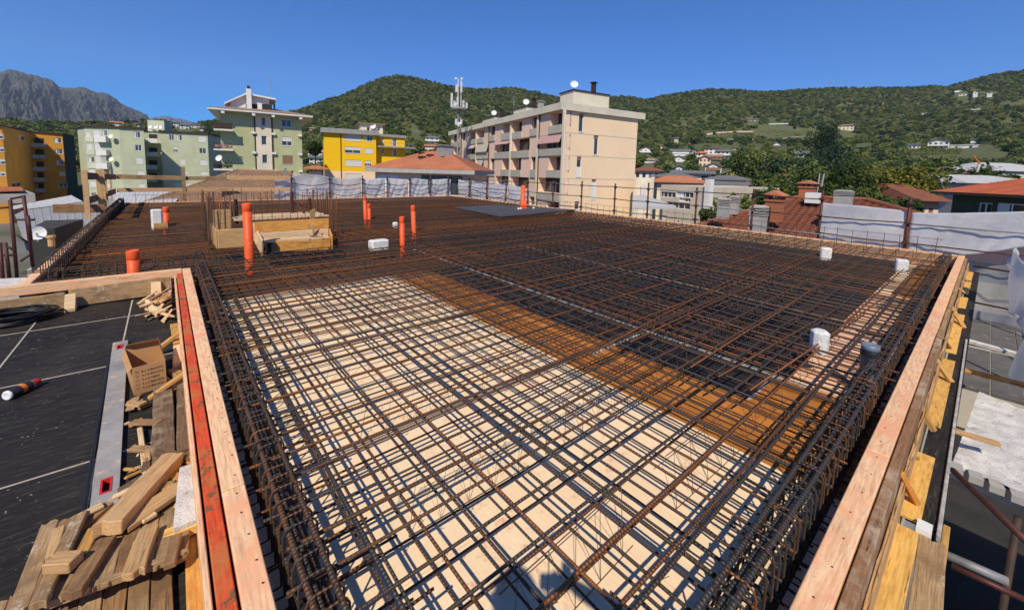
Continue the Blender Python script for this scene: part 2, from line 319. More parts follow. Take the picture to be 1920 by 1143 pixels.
# ================================================================ SETTING: ground, hills, mountains
GZ = -12.
g = MB(); n = 24
for i in range(n):
    a0 = 2*math.pi*i/n; a1 = 2*math.pi*(i+1)/n
    g.poly([(0, 0, GZ), (9000*math.cos(a0), 9000*math.sin(a0), GZ), (9000*math.cos(a1), 9000*math.sin(a1), GZ)])
m, nt, b, o = new_mat('town ground'); v = mapped(nt, rnd=False); n1 = noise(nt, v, .02, 8, .7)
nt.links.new(ramp(nt, n1, [(.4, (.06, .08, .035)), (.5, (.12, .11, .08)), (.62, (.16, .155, .145))]), b.inputs['Base Color']); b.inputs['Roughness'].default_value = .95
g.build('ground', m, kind='structure')
RIDGE = [(-500, 215), (-200, 225), (0, 232), (60, 236), (150, 239), (280, 233), (330, 236), (400, 233), (470, 226), (560, 212), (600, 196), (640, 182), (680, 163), (720, 148), (745, 143), (790, 150), (850, 165), (905, 170),
         (950, 166), (1000, 173), (1050, 186), (1090, 192), (1130, 186), (1160, 182), (1185, 184), (1215, 189), (1240, 181), (1280, 176), (1330, 169), (1370, 170), (1440, 174), (1500, 170), (1560, 167), (1640, 166), (1700, 166), (1740, 163), (1780, 163), (1800, 157), (1850, 144), (1880, 139), (1920, 134), (2200, 110), (2600, 90)]
rx_, ry_ = zip(*RIDGE)
def ridge_y(px): return float(np.interp(px, rx_, ry_))
def ridge_R(px): return float(np.interp(px, [-500, 400, 520, 700, 1100, 1250, 1600, 1900, 2600], [560, 600, 680, 900, 1000, 950, 1250, 1400, 1400]))
R0 = 115.; Y0 = 30.; KP = .72
def foot(px): return float(np.interp(px, [-500, 540, 640, 2600], [200, 200, R0, R0]))
def fbm(x, y, o=5):
    s = 0; a = 1; f = 1
    for i in range(o):
        s += a*math.sin(x*f*1.3+i*1.7+1.3*math.sin(y*f*.9+i))*math.cos(y*f*1.1+i*2.3+1.1*math.sin(x*f*.8-i)); a *= .5; f *= 2.07
    return s
def hill_pt(px, t, jag=True):
    """t 0..1 from the hill foot to its ridge"""
    R = ridge_R(px); yr = ridge_y(px); y = (hy(px)+Y0) + (yr-hy(px)-Y0)*t**KP; r0_ = foot(px); r = r0_+(R-r0_)*t
    p = hor(px, y, r)
    if jag:
        k = math.sin(min(t, 1)*math.pi); p.z += k*(fbm(p.x*.012, p.y*.012)*r*.010)
    return p
def hill_from_px(px, py):
    yr = ridge_y(px); u = ((hy(px)+Y0)-py)/((hy(px)+Y0)-yr); t = max(0, u)**(1/KP); return hill_pt(px, t), t
h = MB(); NX, NT = 230, 70; vs = []; fs = []
for i in range(NX+1):
    px = -500+3100*i/NX
    for j in range(NT+1):
        t = j/NT
        if j == 0: q = hor(px, hy(px), foot(px)*.8); q.z = GZ-.5; vs.append(q)
        elif j == NT: q = hill_pt(px, 1.0, False); q = V(CAMP*[1, 1, 0]) + (q-V(CAMP*[1, 1, 0]))*1.0; vs.append(q)
        else: vs.append(hill_pt(px, (j-1)/(NT-2)))
    q = hor(px, hy(px), ridge_R(px)*1.6); q.z = GZ; vs.append(q)
W = NT+2
for i in range(NX):
    for j in range(W-1): fs.append((i*W+j, (i+1)*W+j, (i+1)*W+j+1, i*W+j+1))
h.add(vs, fs)
m, nt, b, o = new_mat('hillside soil and grass'); v = mapped(nt, rnd=False); n1 = noise(nt, v, .012, 8, .7); n2 = noise(nt, v, .05, 8, .75)
c = ramp(nt, n1, [(.4, (.06, .078, .022)), (.6, (.10, .11, .035)), (.74, (.19, .155, .085))])
c = mix(nt, ramp(nt, n2, [(.5, (0, 0, 0)), (.7, (.7, .7, .7))]), c, (.13, .115, .06)); nt.links.new(c, b.inputs['Base Color']); b.inputs['Roughness'].default_value = .95
h.build('hills', m, smooth=True, kind='structure')
# far mountains
def mountain(name, pts, R, depth, base_y, mat, nx=420, nt_=90, amp=.06, cols=None):
    mb = MB(); xs, ys = zip(*pts); vs = []; fs = []
    for i in range(nx+1):
        px = xs[0]+(xs[-1]-xs[0])*i/nx; yr = float(np.interp(px, xs, ys))+1.1*fbm(px*.16, 3, 5)
        for j in range(nt_+1):
            t = j/nt_; r = R+depth*t; y = base_y+(yr-base_y)*(t**.8)
            p = hor(px, y, r); k = math.sin(math.pi*t)
            a_ = px*.045; rg = abs(fbm(a_+.6*fbm(a_*.5, t*2, 3), t*3.1+5, 7)); d = (rg-.45)*amp*R*k
            p += Vector((p.x, p.y, 0)).normalized()*d; p.z += fbm(px*.21+t*3, t*13+px*.02, 6)*R*.006*k; vs.append(p)
        q = hor(px, hy(px), (R+depth)*1.3); q.z = GZ; vs.append(q)
    W = nt_+2
    for i in range(nx):
        for j in range(W-1): fs.append((i*W+j, (i+1)*W+j, (i+1)*W+j+1, i*W+j+1))
    mb.add(vs, fs); return mb.build(name, mat, smooth=False, kind='structure')
def rock_mat(name, c1, c2, c3, sc):
    m, nt, b, o = new_mat(name); v = mapped(nt, (1, 1, .6), rnd=False); n1 = noise(nt, v, sc, 9, .75, .3); n2 = noise(nt, v, sc*.35, 6, .7)
    c = ramp(nt, n1, [(.42, c1), (.55, c2), (.66, c3)]); c = mix(nt, ramp(nt, n2, [(.4, (0, 0, 0)), (.6, (.7, .7, .7))]), c, c1)
    nt.links.new(c, b.inputs['Base Color']); b.inputs['Roughness'].default_value = .95; bump(nt, b, n1, 1., 60); return m
mountain('mountain', [(-500, 120), (-250, 118), (-80, 150), (-30, 140), (0, 136), (18, 129), (34, 134), (60, 140), (85, 146), (100, 153), (112, 163), (125, 166), (150, 163), (165, 166), (185, 175), (195, 173), (205, 177), (225, 192), (245, 203), (262, 208), (275, 216), (290, 236), (310, 262)], 3400, 1400, 262,
         rock_mat('mountain rock and scrub', (.05, .058, .05), (.10, .098, .09), (.30, .265, .23), .008))
mountain('far_mountain', [(240, 250), (270, 226), (290, 219), (315, 217), (330, 222), (350, 225), (365, 231), (385, 236), (430, 250)], 6000, 1500, 262,
         rock_mat('far mountain haze blue', (.09, .10, .12), (.13, .14, .16), (.2, .2, .22), .004), nx=80, nt_=30)  # distance haze put into the blue of the rock colour
# ---------------------------------------------------------------- crowns, trees
def leaf_cloud(mb, lobes, n, size, seed=0, mi=0, flat=.6):
    rg = np.random.default_rng(seed); w = np.array([l[3]**2 for l in lobes]); w = w/w.sum(); idx = rg.choice(len(lobes), n, p=w)
    L = np.array([l[:3] for l in lobes])[idx]; Rr = np.array([[l[3], l[3], l[3]*l[4]] for l in lobes])[idx]
    d = rg.normal(size=(n, 3)); d /= np.linalg.norm(d, axis=1)[:, None]; rad = rg.uniform(.55, 1.0, n)**.5*(1+.12*rg.normal(size=n))
    c = L+d*Rr*rad[:, None]; nrm = d*flat+rg.normal(size=(n, 3))*.55; nrm[:, 2] += .35; nrm /= np.linalg.norm(nrm, axis=1)[:, None]
    a = np.cross(nrm, rg.normal(size=(n, 3))); a /= np.linalg.norm(a, axis=1)[:, None]; bb = np.cross(nrm, a); s = size*rg.uniform(.55, 1.3, n)[:, None]
    q = np.stack([c-a*s*.5, c+bb*s*.38, c+a*s*.5, c-bb*s*.38], 1).reshape(-1, 3); o = len(mb.v)
    mb.v += [tuple(x) for x in q.tolist()]; mb.f += [(o+4*i, o+4*i+1, o+4*i+2, o+4*i+3) for i in range(n)]; mb.m += [mi]*n
def lobes_round(seed, r=1., h=1., n=7):
    rg = random.Random(seed); L = [(0, 0, h*.55, r*.62, .85)]
    for i in range(n):
        a = rg.uniform(0, 6.28); k = rg.uniform(.3, .62)*r; L.append((k*math.cos(a), k*math.sin(a), h*rg.uniform(.3, .9), r*rg.uniform(.28, .48), rg.uniform(.7, 1)))
    return L
crown_col = bpy.data.collections.new('crown_kinds')
for i in range(6):
    mb = MB(); L = lobes_round(40+i, 1, 1.25, 6); leaf_cloud(mb, L, 330, .27, i)
    c_ = bpy.data.objects.new('crown_kind', mb.data('crown_kind', M['leaf_hill' if i < 4 else 'leaf_dark' if i == 4 else 'leaf'])); crown_col.objects.link(c_)
CLEAR = []   # pixel boxes kept free of trees: houses, vineyards, quarry scars
def clear(x0, y0, x1, y1, p=1.): CLEAR.append((x0, y0, x1, y1, p))
def scatter_forest():
    pts = []; sc = []
    def cell(px, t, smin, smax):
        p = hill_pt(px, t); R = ridge_R(px); y = (hy(px)+Y0)+(ridge_y(px)-hy(px)-Y0)*t**KP
        for (x0, y0, x1, y1, k) in CLEAR:
            if x0 <= px <= x1 and y0 <= y <= y1 and random.random() < k: return
        pts.append((p.x, p.y, p.z-1.2)); r = math.hypot(p.x, p.y); sc.append(random.uniform(smin, smax)*(.75+.35*min(1, r/500)))
    for k in range(34000):
        px = random.uniform(-60, 1985); R = ridge_R(px); r0_ = foot(px); r = math.sqrt(random.uniform((r0_*1.05)**2, R*R)); t = (r-r0_)/(R-r0_)
        if fbm(px*.017+9, t*9, 3) > 1.25 and random.random() < .7: continue
        if px > 1180 and t < .12 and random.random() < .55: continue
        if px < 420 and random.random() < .3: continue
        cell(px, t, 2.3, 4.8)
    for k in range(900):
        cell(random.uniform(-60, 1985), random.uniform(.975, 1.0), 3., 5.5)
    me = bpy.data.meshes.new('forest'); me.from_pydata(pts, [], []); at_ = me.attributes.new('s', 'FLOAT', 'POINT'); at_.data.foreach_set('value', sc)
    o = bpy.data.objects.new('forest', me); COL.objects.link(o); tag(o, 'dense green forest covering the hillsides behind the town', 'forest', kind='stuff')
    ng = bpy.data.node_groups.new('forest nodes', 'GeometryNodeTree'); ng.interface.new_socket('Geometry', in_out='INPUT', socket_type='NodeSocketGeometry'); ng.interface.new_socket('Geometry', in_out='OUTPUT', socket_type='NodeSocketGeometry')
    gi = ng.nodes.new('NodeGroupInput'); go = ng.nodes.new('NodeGroupOutput'); ip = ng.nodes.new('GeometryNodeInstanceOnPoints'); ci = ng.nodes.new('GeometryNodeCollectionInfo')
    ci.inputs[0].default_value = crown_col; ci.inputs[1].default_value = True; ci.inputs[2].default_value = True; ip.inputs['Pick Instance'].default_value = True
    rv = ng.nodes.new('FunctionNodeRandomValue'); rv.data_type = 'FLOAT_VECTOR'; rv.inputs[0].default_value = (-.15, -.15, 0); rv.inputs[1].default_value = (.15, .15, 6.28)
    na = ng.nodes.new('GeometryNodeInputNamedAttribute'); na.inputs[0].default_value = 's'
    ng.links.new(gi.outputs[0], ip.inputs['Points']); ng.links.new(ci.outputs[0], ip.inputs['Instance']); ng.links.new(rv.outputs[0], ip.inputs['Rotation']); ng.links.new(na.outputs[0], ip.inputs['Scale']); ng.links.new(ip.outputs[0], go.inputs[0])
    md = o.modifiers.new('scatter', 'NODES'); md.node_group = ng
def tree(p, r, hgt, label, mat='leaf', seed=0, n=2200, conifer=False, leafs=None, trunk=None, group=None):
    """p = foot of the trunk, r = crown radius, hgt = total height"""
    t = thing('conifer_tree' if conifer else 'tree', label, 'tree', p, group=group)
    mb = MB(); rg = random.Random(seed)
    if conifer:
        for k in range(9):
            f = k/9; zz = hgt*(.15+.8*f); rr = r*(1-f)**.8
            L = [(rr*.55*math.cos(a), rr*.55*math.sin(a), zz, max(.25, rr*.5), .3) for a in [rg.uniform(0, 6.28)+i*2.1 for i in range(4)]]
            leaf_cloud(mb, L, int(n/9), leafs or .45, seed*10+k)
    else:
        ch = hgt*.8; L = [(x*r, y*r, hgt-ch+z*ch*.9, rr*r, q*min(1.2, ch/(2*r)+.2)) for x, y, z, rr, q in lobes_round(seed, 1, 1, 13)]
        leaf_cloud(mb, L, n, leafs or .5, seed)
    mb.v = [(x+p[0], y+p[1], z+p[2]) for x, y, z in mb.v]; mb.build('crown', M[mat], t)
    tb = MB(); tb.tube([(p[0], p[1], p[2]), (p[0]+r*.05, p[1], p[2]+hgt*.4), (p[0], p[1]+r*.04, p[2]+hgt*.9)], [.05*r+.08, .035*r+.06, .03], 7)
    for i in range(5):
        a = rg.uniform(0, 6.28); z0 = hgt*rg.uniform(.3, .6); tb.tube([(p[0], p[1], p[2]+z0), (p[0]+r*.6*math.cos(a), p[1]+r*.6*math.sin(a), p[2]+z0+hgt*.25)], [.03*r+.03, .02], 5)
    tb.build('trunk', M['bark'], t); return t
# ---------------------------------------------------------------- facades
class Facade:
    """vertical wall plane from p0 to p1 (left to right as seen from outside)"""
    def __init__(s, p0, p1):
        s.p0 = Vector((p0[0], p0[1], 0)); s.p1 = Vector((p1[0], p1[1], 0)); s.u = (s.p1-s.p0).normalized(); s.L = (s.p1-s.p0).length; s.n = Vector((s.u.y, -s.u.x, 0))
    def uz(s, px, py):
        r = V(ray(px, py)); t = (s.p0-Vector((0, 0, HH))).dot(s.n)/r.dot(s.n); q = Vector((0, 0, HH))+r*t; return (q-s.p0).dot(s.u), q.z
    def rect(s, x0, y0, x1, y1):
        a = s.uz(x0, (y0+y1)/2)[0]; b_ = s.uz(x1, (y0+y1)/2)[0]; c = s.uz((x0+x1)/2, y0)[1]; d = s.uz((x0+x1)/2, y1)[1]; return (min(a, b_), max(a, b_), min(c, d), max(c, d))
    def P(s, u, z, off=0.): q = s.p0+s.u*u+s.n*off; return Vector((q.x, q.y, z))
    def box(s, mb, u0, u1, z0, z1, o0, o1, mi=0):
        a = [s.P(u, z, o) for z in (z0, z1) for (u, o) in ((u0, o0), (u1, o0), (u1, o1), (u0, o1))]
        mb.add(a, [(3, 2, 1, 0), (4, 5, 6, 7), (0, 1, 5, 4), (1, 2, 6, 5), (2, 3, 7, 6), (3, 0, 4, 7)], mi)
def wall_holes(mb, F, u0, u1, z0, z1, holes, depth=.18, mi=0):
    hs = [(max(u0+.05, a), min(u1-.05, b), max(z0+.05, c), min(z1-.05, d), (hh[4] if len(hh) > 4 else depth)) for hh in holes for a, b, c, d in [hh[:4]] if b > u0+.1 and a < u1-.1 and d > z0+.1]
    us = sorted(set([u0, u1]+[x for q in hs for x in q[:2]])); zs = sorted(set([z0, z1]+[x for q in hs for x in q[2:4]]))
    for i in range(len(us)-1):
        for j in range(len(zs)-1):
            cu = (us[i]+us[i+1])/2; cz = (zs[j]+zs[j+1])/2
            if any(a < cu < b and c < cz < d for a, b, c, d, _ in hs): continue
            mb.quad(F.P(us[i], zs[j]), F.P(us[i+1], zs[j]), F.P(us[i+1], zs[j+1]), F.P(us[i], zs[j+1]), mi)
    for a, b, c, d, dd in hs:
        mb.quad(F.P(a, c), F.P(a, c, -dd), F.P(a, d, -dd), F.P(a, d), mi); mb.quad(F.P(b, c, -dd), F.P(b, c), F.P(b, d), F.P(b, d, -dd), mi)
        mb.quad(F.P(a, c), F.P(b, c), F.P(b, c, -dd), F.P(a, c, -dd), mi); mb.quad(F.P(a, d, -dd), F.P(b, d, -dd), F.P(b, d), F.P(a, d), mi)
    return hs
def window(b, F, q, depth=.18, kind='glass', fw=.07, mull=1, sill=True, wm='white_frame'):
    """kind: glass, shut (white roller shutter down), brown, half (shutter half down)"""
    a, c_, d, e = q[:4]; mb = MB(); o0, o1 = -depth+.02, -depth+.08
    for (x0, x1, y0, y1) in ((a, a+fw, d, e), (c_-fw, c_, d, e), (a+fw, c_-fw, d, d+fw), (a+fw, c_-fw, e-fw, e)): F.box(mb, x0, x1, y0, y1, o1, o0)
    for k in range(mull): x = a+(c_-a)*(k+1)/(mull+1); F.box(mb, x-fw/2, x+fw/2, d+fw, e-fw, o1, o0)
    if sill: F.box(mb, a-.06, c_+.06, d-.06, d, .06, -depth)
    w = mb.build('window', M[wm], b)
    g = MB(); g.quad(F.P(a, d, -depth+.03), F.P(c_, d, -depth+.03), F.P(c_, e, -depth+.03), F.P(a, e, -depth+.03)); g.build('pane', M['glass'], w)
    if kind == 'glass' and (c_-a) > .9 and random.random() < .6:
        cu_ = MB(); w_ = (c_-a)*random.uniform(.2, .42); F.box(cu_, a+.05, a+.05+w_, d+.05, e-.05, -depth+.045, -depth+.035); cu_.build('curtain', M['shutter_white'], w)
    if kind in ('shut', 'brown', 'half'):
        z = d+.03 if kind != 'half' else d+(e-d)*.5; s_ = MB(); nsl = max(3, int((e-z)/.12))
        for k in range(nsl): F.box(s_, a+.02, c_-.02, z+(e-z)*k/nsl, z+(e-z)*(k+.88)/nsl, o1+.03, o1+.01)
        s_.build('shutter', M['shutter_brown' if kind == 'brown' else 'shutter_white'], w)
    return w
def dishobj(p, r, b=None, name='satellite_dish', label=None, aim=(-.6, -.7, .35)):
    aim = Vector(aim).normalized(); Mx = aim.to_track_quat('Z', 'Y').to_matrix(); mb = MB()
    mb.lathe([(0, 0), (r*.4, .02*r), (r*.75, .12*r), (r, .25*r)], p, 16, 0, Mx); mb.lathe([(r, .25*r), (r*.75, .10*r), (r*.4, -.01*r), (0, -.02*r)], p, 16, 0, Mx)
    mb.tube([Vector(p), Vector(p)-Vector((0, 0, r*1.3))], .04*r+.015, 5); mb.tube([Vector(p)-Vector((0, 0, r*.5)), Vector(p)+aim*r*.9], .02, 4)
    return mb.build(name, M['dish'], b, label=label, cat=None if b else 'dish')
# ================================================================ BUILDINGS
def block(b, cs, back, z1, mats, holes=None, z0=GZ, name='wall', top=True):
    """cs = visible corners left to right; back = vector to the hidden rear edge; holes = per visible facade"""
    Fs = [Facade(cs[i], cs[i+1]) for i in range(len(cs)-1)]; mb = MB(); mats = mats if isinstance(mats, list) else [mats]
    for i, F in enumerate(Fs): wall_holes(mb, F, 0, F.L, z0, z1, (holes or {}).get(i, []), .18, min(i, len(mats)-1))
    bk = Vector((back[0], back[1], 0)); A = Vector((cs[0][0], cs[0][1], 0)); B = Vector((cs[-1][0], cs[-1][1], 0)); A2 = A+bk; B2 = B+bk
    for p, q in ((A2, A), (B, B2), (B2, A2)):
        mb.quad((p.x, p.y, z0), (q.x, q.y, z0), (q.x, q.y, z1), (p.x, p.y, z1))
    if top: mb.poly([(c[0], c[1], z1) for c in cs]+[(B2.x, B2.y, z1), (A2.x, A2.y, z1)])
    mb.build(name, mats, b); return Fs, [Vector((c[0], c[1], 0)) for c in cs]+[B2, A2]
def slab(b, poly, z0, z1, mat, grow=0., name='roof_slab', **kw):
    c = sum((Vector((p[0], p[1], 0)) for p in poly), Vector())/len(poly); pts = []
    for p in poly:
        d = Vector((p[0], p[1], 0))-c; pts.append(c+d*(1+grow/d.length))
    mb = MB(); mb.prism(pts, z0, z1); return mb.build(name, mat, b, **kw)
def zpx(f):  # zoom coordinates -> photo pixels
    return f
Z1 = lambda X, Y: (X/4, 120+Y/4); Z2 = lambda X, Y: (380+X/4, 160+Y/4); Z3 = lambda X, Y: (820+X/4, 140+Y/4); Z4 = lambda X, Y: (580+X/6, 230+Y/6)
def R4(F, Zf, q): a = Zf(q[0], q[1]); c = Zf(q[2], q[3]); return F.rect(a[0], a[1], c[0], c[1])
# ---- peach apartment block (centre right)
c1 = dep(1056, 193, 53); zt = c1.z; c2 = at(1197, 212, zt); c0 = at(846, 247, zt)
B = thing('apartment_building', 'long peach and salmon apartment block with loggias right of the telecom mast', 'building', (c1.x, c1.y, GZ))
fl = Facade(c0, c1); fr = Facade(c1, c2)
log = [(850, 280, 943, 380), (705, 312, 752, 405), (565, 345, 635, 430), (490, 360, 550, 440), (395, 385, 433, 455), (305, 415, 352, 473), (248, 425, 294, 485), (183, 432, 212, 495), (118, 450, 152, 505),
       (768, 450, 938, 553), (568, 475, 692, 570), (440, 498, 550, 580), (298, 518, 385, 583), (218, 530, 291, 598), (120, 545, 178, 603),
       (835, 612, 930, 717), (700, 617, 748, 713), (560, 622, 628, 714), (485, 628, 547, 712), (395, 630, 428, 712), (297, 638, 347, 702), (249, 638, 291, 690), (185, 642, 210, 665),
       (755, 775, 922, 885), (560, 768, 686, 852), (436, 762, 545, 832), (303, 758, 385, 822), (820, 938, 916, 1000), (690, 915, 740, 978), (560, 905, 640, 960)]
hl = [R4(fl, Z3, q)+((1.3 if q[2]-q[0] > 58 or q[0] < 600 and q[2]-q[0] > 40 else .5),) for q in log]
wr = [(1062, 290, 1097, 430), (1170, 455, 1208, 602), (1045, 615, 1080, 768), (1155, 785, 1190, 936), (1030, 950, 1066, 1012)]
hr = [R4(fr, Z3, q) for q in wr]
Fs, poly = block(B, [c0, c1, c2], c2-c1 if False else (0, 0), zt-.2, [M['p_pink'], M['p_peach']], {0: hl, 1: hr}) if False else (None, None)
mb = MB(); wall_holes(mb, fl, 0, fl.L, GZ, zt-.9, hl, .5, 0); wall_holes(mb, fr, 0, fr.L, GZ, zt-.9, hr, .2, 1)
c3 = c0+(c2-c1)
for p, q in ((c3, c0), (c2, c3)): mb.quad((p.x, p.y, GZ), (q.x, q.y, GZ), (q.x, q.y, zt-.9), (p.x, p.y, zt-.9))
mb.build('wall', [M['p_pink'], M['p_peach']], B)
rs = MB(); o_ = (c0-c1).normalized(); p_ = (c2-c1).normalized()
rc = [c0+o_*.6-p_*.55, c1-o_*.4-p_*.55, c2-o_*.4+p_*1.1, c3+o_*.6+p_*1.1]; rs.prism([(v.x, v.y) for v in rc], zt-.9, zt)
rs.build('roof_slab', M['p_fascia'], B)
rd = MB(); rc2 = [v+(c0+c2-v*2).normalized()*.25 for v in rc]; rd.prism([(v.x, v.y) for v in rc2], zt+.004, zt+.05); rd.build('roof_membrane', M['metal_grey'], B)
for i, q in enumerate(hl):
    a, c_, d, e, dd = q; g = MB(); g.quad(fl.P(a+.04, d, -dd+.05), fl.P(c_-.04, d, -dd+.05), fl.P(c_-.04, e, -dd+.05), fl.P(a+.04, e, -dd+.05)); lo = g.build('loggia_back', M['dark'], B)  # loggia shade put into the dark colour of the back wall
    nw = max(1, int((c_-a)/1.3)); w = MB()
    for k in range(nw+1): x = a+.08+(c_-a-.16)*k/nw; fl.box(w, x-.04, x+.04, d+.02, e-.4, -dd+.08, -dd+.12)
    w.build('glazing_bar', M['white_frame' if i % 2 else 'metal_grey'], lo)
    g = MB(); g.quad(fl.P(a+.1, d, -dd+.07), fl.P(a+(c_-a)*.55, d, -dd+.07), fl.P(a+(c_-a)*.55, e-.5, -dd+.07), fl.P(a+.1, e-.5, -dd+.07)); g.build('pane', M['glass'], lo)
for q in [(838, 380, 944, 440), (565, 430, 636, 482), (482, 438, 551, 490), (248, 484, 350, 516), (110, 505, 180, 540), (764, 555, 936, 608), (555, 570, 692, 624), (432, 580, 550, 628), (216, 596, 386, 634), (112, 602, 180, 640), (822, 716, 930, 772), (480, 713, 628, 763), (388, 712, 430, 760), (700, 712, 750, 772), (744, 884, 920, 945), (697, 405, 752, 460), (392, 455, 433, 500), (297, 702, 350, 752)]:
    a, c_, d, e = R4(fl, Z3, q); pb = MB(); fl.box(pb, a, c_, d, e, .16, -.02); pr = pb.build('balcony_parapet', M['p_greyg'], B)
for X in (946, 753, 551, 294):   # cream piers between the bays, with drain pipes beside some
    u, _ = fl.uz(*Z3(X, 600)); pb = MB(); fl.box(pb, u-.22, u+.22, GZ, zt-.92, .22, -.02); pb.build('pier', M['p_cream'], B)
for X in (763, 388, 182): u, _ = fl.uz(*Z3(X, 600)); pb = MB(); pb.tube([fl.P(u, GZ, .12), fl.P(u, zt-.9, .12)], .09, 6); pb.build('drain_pipe', M['rust_iron'], B)
for q, mk in (((768, 452, 938, 510), 'awning'), ((440, 500, 550, 520), 'awning'), ((298, 518, 385, 578), 'awning_cream'), ((220, 530, 290, 552), 'awning_cream'), ((297, 640, 345, 695), 'awning_cream')):
    a, c_, d, e = R4(fl, Z3, q); pb = MB(); pb.add([fl.P(a, e, .0), fl.P(c_, e, .0), fl.P(c_, d, .45), fl.P(a, d, .45), fl.P(c_, d-.12, .45), fl.P(a, d-.12, .45)], [(0, 1, 2, 3), (3, 2, 4, 5)]); pb.build('awning', M[mk], B)
for i, q in enumerate(hr):
    w = window(B, fr, q, .18, 'glass', .08, 0)
    a, c_, d, e = q[:4]; s_ = MB(); fr.box(s_, a+.05, c_-.05, e-.45, e-.03, -.1, -.13); s_.build('lintel_panel', M['shutter_brown'], w)
    if i in (2, 3): s_ = MB(); fr.box(s_, a+.08, c_-.08, d+.08, d+(e-d)*(.5 if i == 2 else .86), -.09, -.12); s_.build('lower_panel', M['shutter_white'], w)
jb = MB()
for Y in (436, 605, 778):
    za = fr.uz(*Z3(1000, Y))[1]; fr.box(jb, .05, fr.L-.05, za-.05, za+.05, .02, -.02)
jb.build('string_course', M['p_beige'], B)
def lineint(px, p, d):   # point on the horizontal line p + s d seen in photo column px
    r = ray(px, hy(px)); A_ = np.array([[r[0], -d[0]], [r[1], -d[1]]]); s = np.linalg.solve(A_, np.array([p[0], p[1]])); return Vector((r[0]*s[0], r[1]*s[0], 0))
for (xa, xb, hh, off, wd) in ((1045, 1069, 2.1, 2.5, 0), (960, 983, 1.9, 3, 0), (903, 925, 1.7, 3, 0)):
    p0 = lineint(xb, c1+p_*off, o_); p1 = lineint(xa, c1+p_*off, o_); pb = MB(); w_ = 6.5 if xa == 1045 else 4.
    pb.prism([(p1.x, p1.y), (p0.x, p0.y), (p0.x+p_.x*w_, p0.y+p_.y*w_), (p1.x+p_.x*w_, p1.y+p_.y*w_)], zt+.06, zt+hh); ph = pb.build('roof_room', M['p_cream'], B)
    pb = MB(); e_ = .15; pb.prism([(p1.x+(o_.x-p_.x)*e_, p1.y+(o_.y-p_.y)*e_), (p0.x-(o_.x+p_.x)*e_, p0.y-(o_.y+p_.y)*e_), (p0.x+p_.x*(w_+e_)-o_.x*e_, p0.y+p_.y*(w_+e_)-o_.y*e_), (p1.x+p_.x*(w_+e_)+o_.x*e_, p1.y+p_.y*(w_+e_)+o_.y*e_)], zt+hh+.004, zt+hh+.16); pb.build('coping', M['rust_iron'], ph)
    q = p1+p_*1.+(p0-p1)*.6; dishobj((q.x, q.y, zt+hh+1.1), .55, B)
    q = p0+p_*(3.5 if w_ > 5 else 1.5); pb = MB(); pb.box((q.x, q.y, zt+hh+.75), (.5, .5, 1.2)); pb.box((q.x, q.y, zt+hh+1.45), (.8, .8, .12)); pb.build('chimney', M['rust_iron'], B)
pb = MB(); q = lineint(1010, c1+p_*2.5, o_); pb.box((q.x, q.y, zt+.9), (.7, .7, 1.7)); pb.box((q.x, q.y, zt+1.85), (.95, .95, .12)); pb.build('chimney', M['concrete'], B)
pb = MB(); q = lineint(960, c1+p_*4, o_); pb.tube([(q.x, q.y, zt), (q.x, q.y, zt+5)], .04, 5)
for k in range(6): pb.tube([(q.x-.5, q.y+.2, zt+3.2+.3*k), (q.x+.5, q.y-.2, zt+3.2+.3*k)], .015, 4)
pb.build('aerial', M['metal_grey'], B)
# ---- green apartment block with brown roof (left centre)
e1 = dep(477, 212, 67); ze = e1.z
gL = at(411, 204, ze); gR = at(565, 217, ze); F = Facade(gL, gR)
B = thing('apartment_building', 'sage green apartment block with a cream stair strip and side balconies under a brown roof', 'building', (gL.x, gL.y, GZ))
wn_ = [(590, 258, 664, 312), (595, 388, 670, 453), (600, 527, 677, 592), (440, 240, 472, 303), (442, 380, 480, 446), (448, 520, 486, 584)]
hs = [R4(F, Z2, q) for q in wn_]; bk = Vector((-F.n.x, -F.n.y, 0))*16
Fs, poly = block(B, [gL, gR], bk, ze-.3, [M['p_sage']], {0: hs})
u0 = F.uz(*Z2(400, 400))[0]; u1 = F.uz(*Z2(517, 400))[0]
mb = MB(); wall_holes(mb, F, u0, u1, GZ, ze-.35, hs[3:], .1); o_s = mb.build('stair_strip', M['p_cream'], B); o_s.location = F.n*.06
for k in (u0-.12, u1+.12):
    pb = MB(); F.box(pb, k-.09, k+.09, GZ, ze-.35, .1, .003); pb.build('drain_pipe', M['rust_iron'], B)
for q, kd in zip(hs, ('glass', 'half', 'brown', 'glass', 'glass', 'glass')): window(B, F, q, .16, kd, .07, 1 if q[1]-q[0] > 1.2 else 0)
for k in (u0-.3, u1+.3, F.L-.3):
    for Y in (352, 500, 632): zz = F.uz(*Z2(400, Y))[1]; pb = MB(); F.box(pb, k-.28, k+.28, zz-.28, zz+.05, .35, .01); pb.build('corbel', M['p_white'], B)
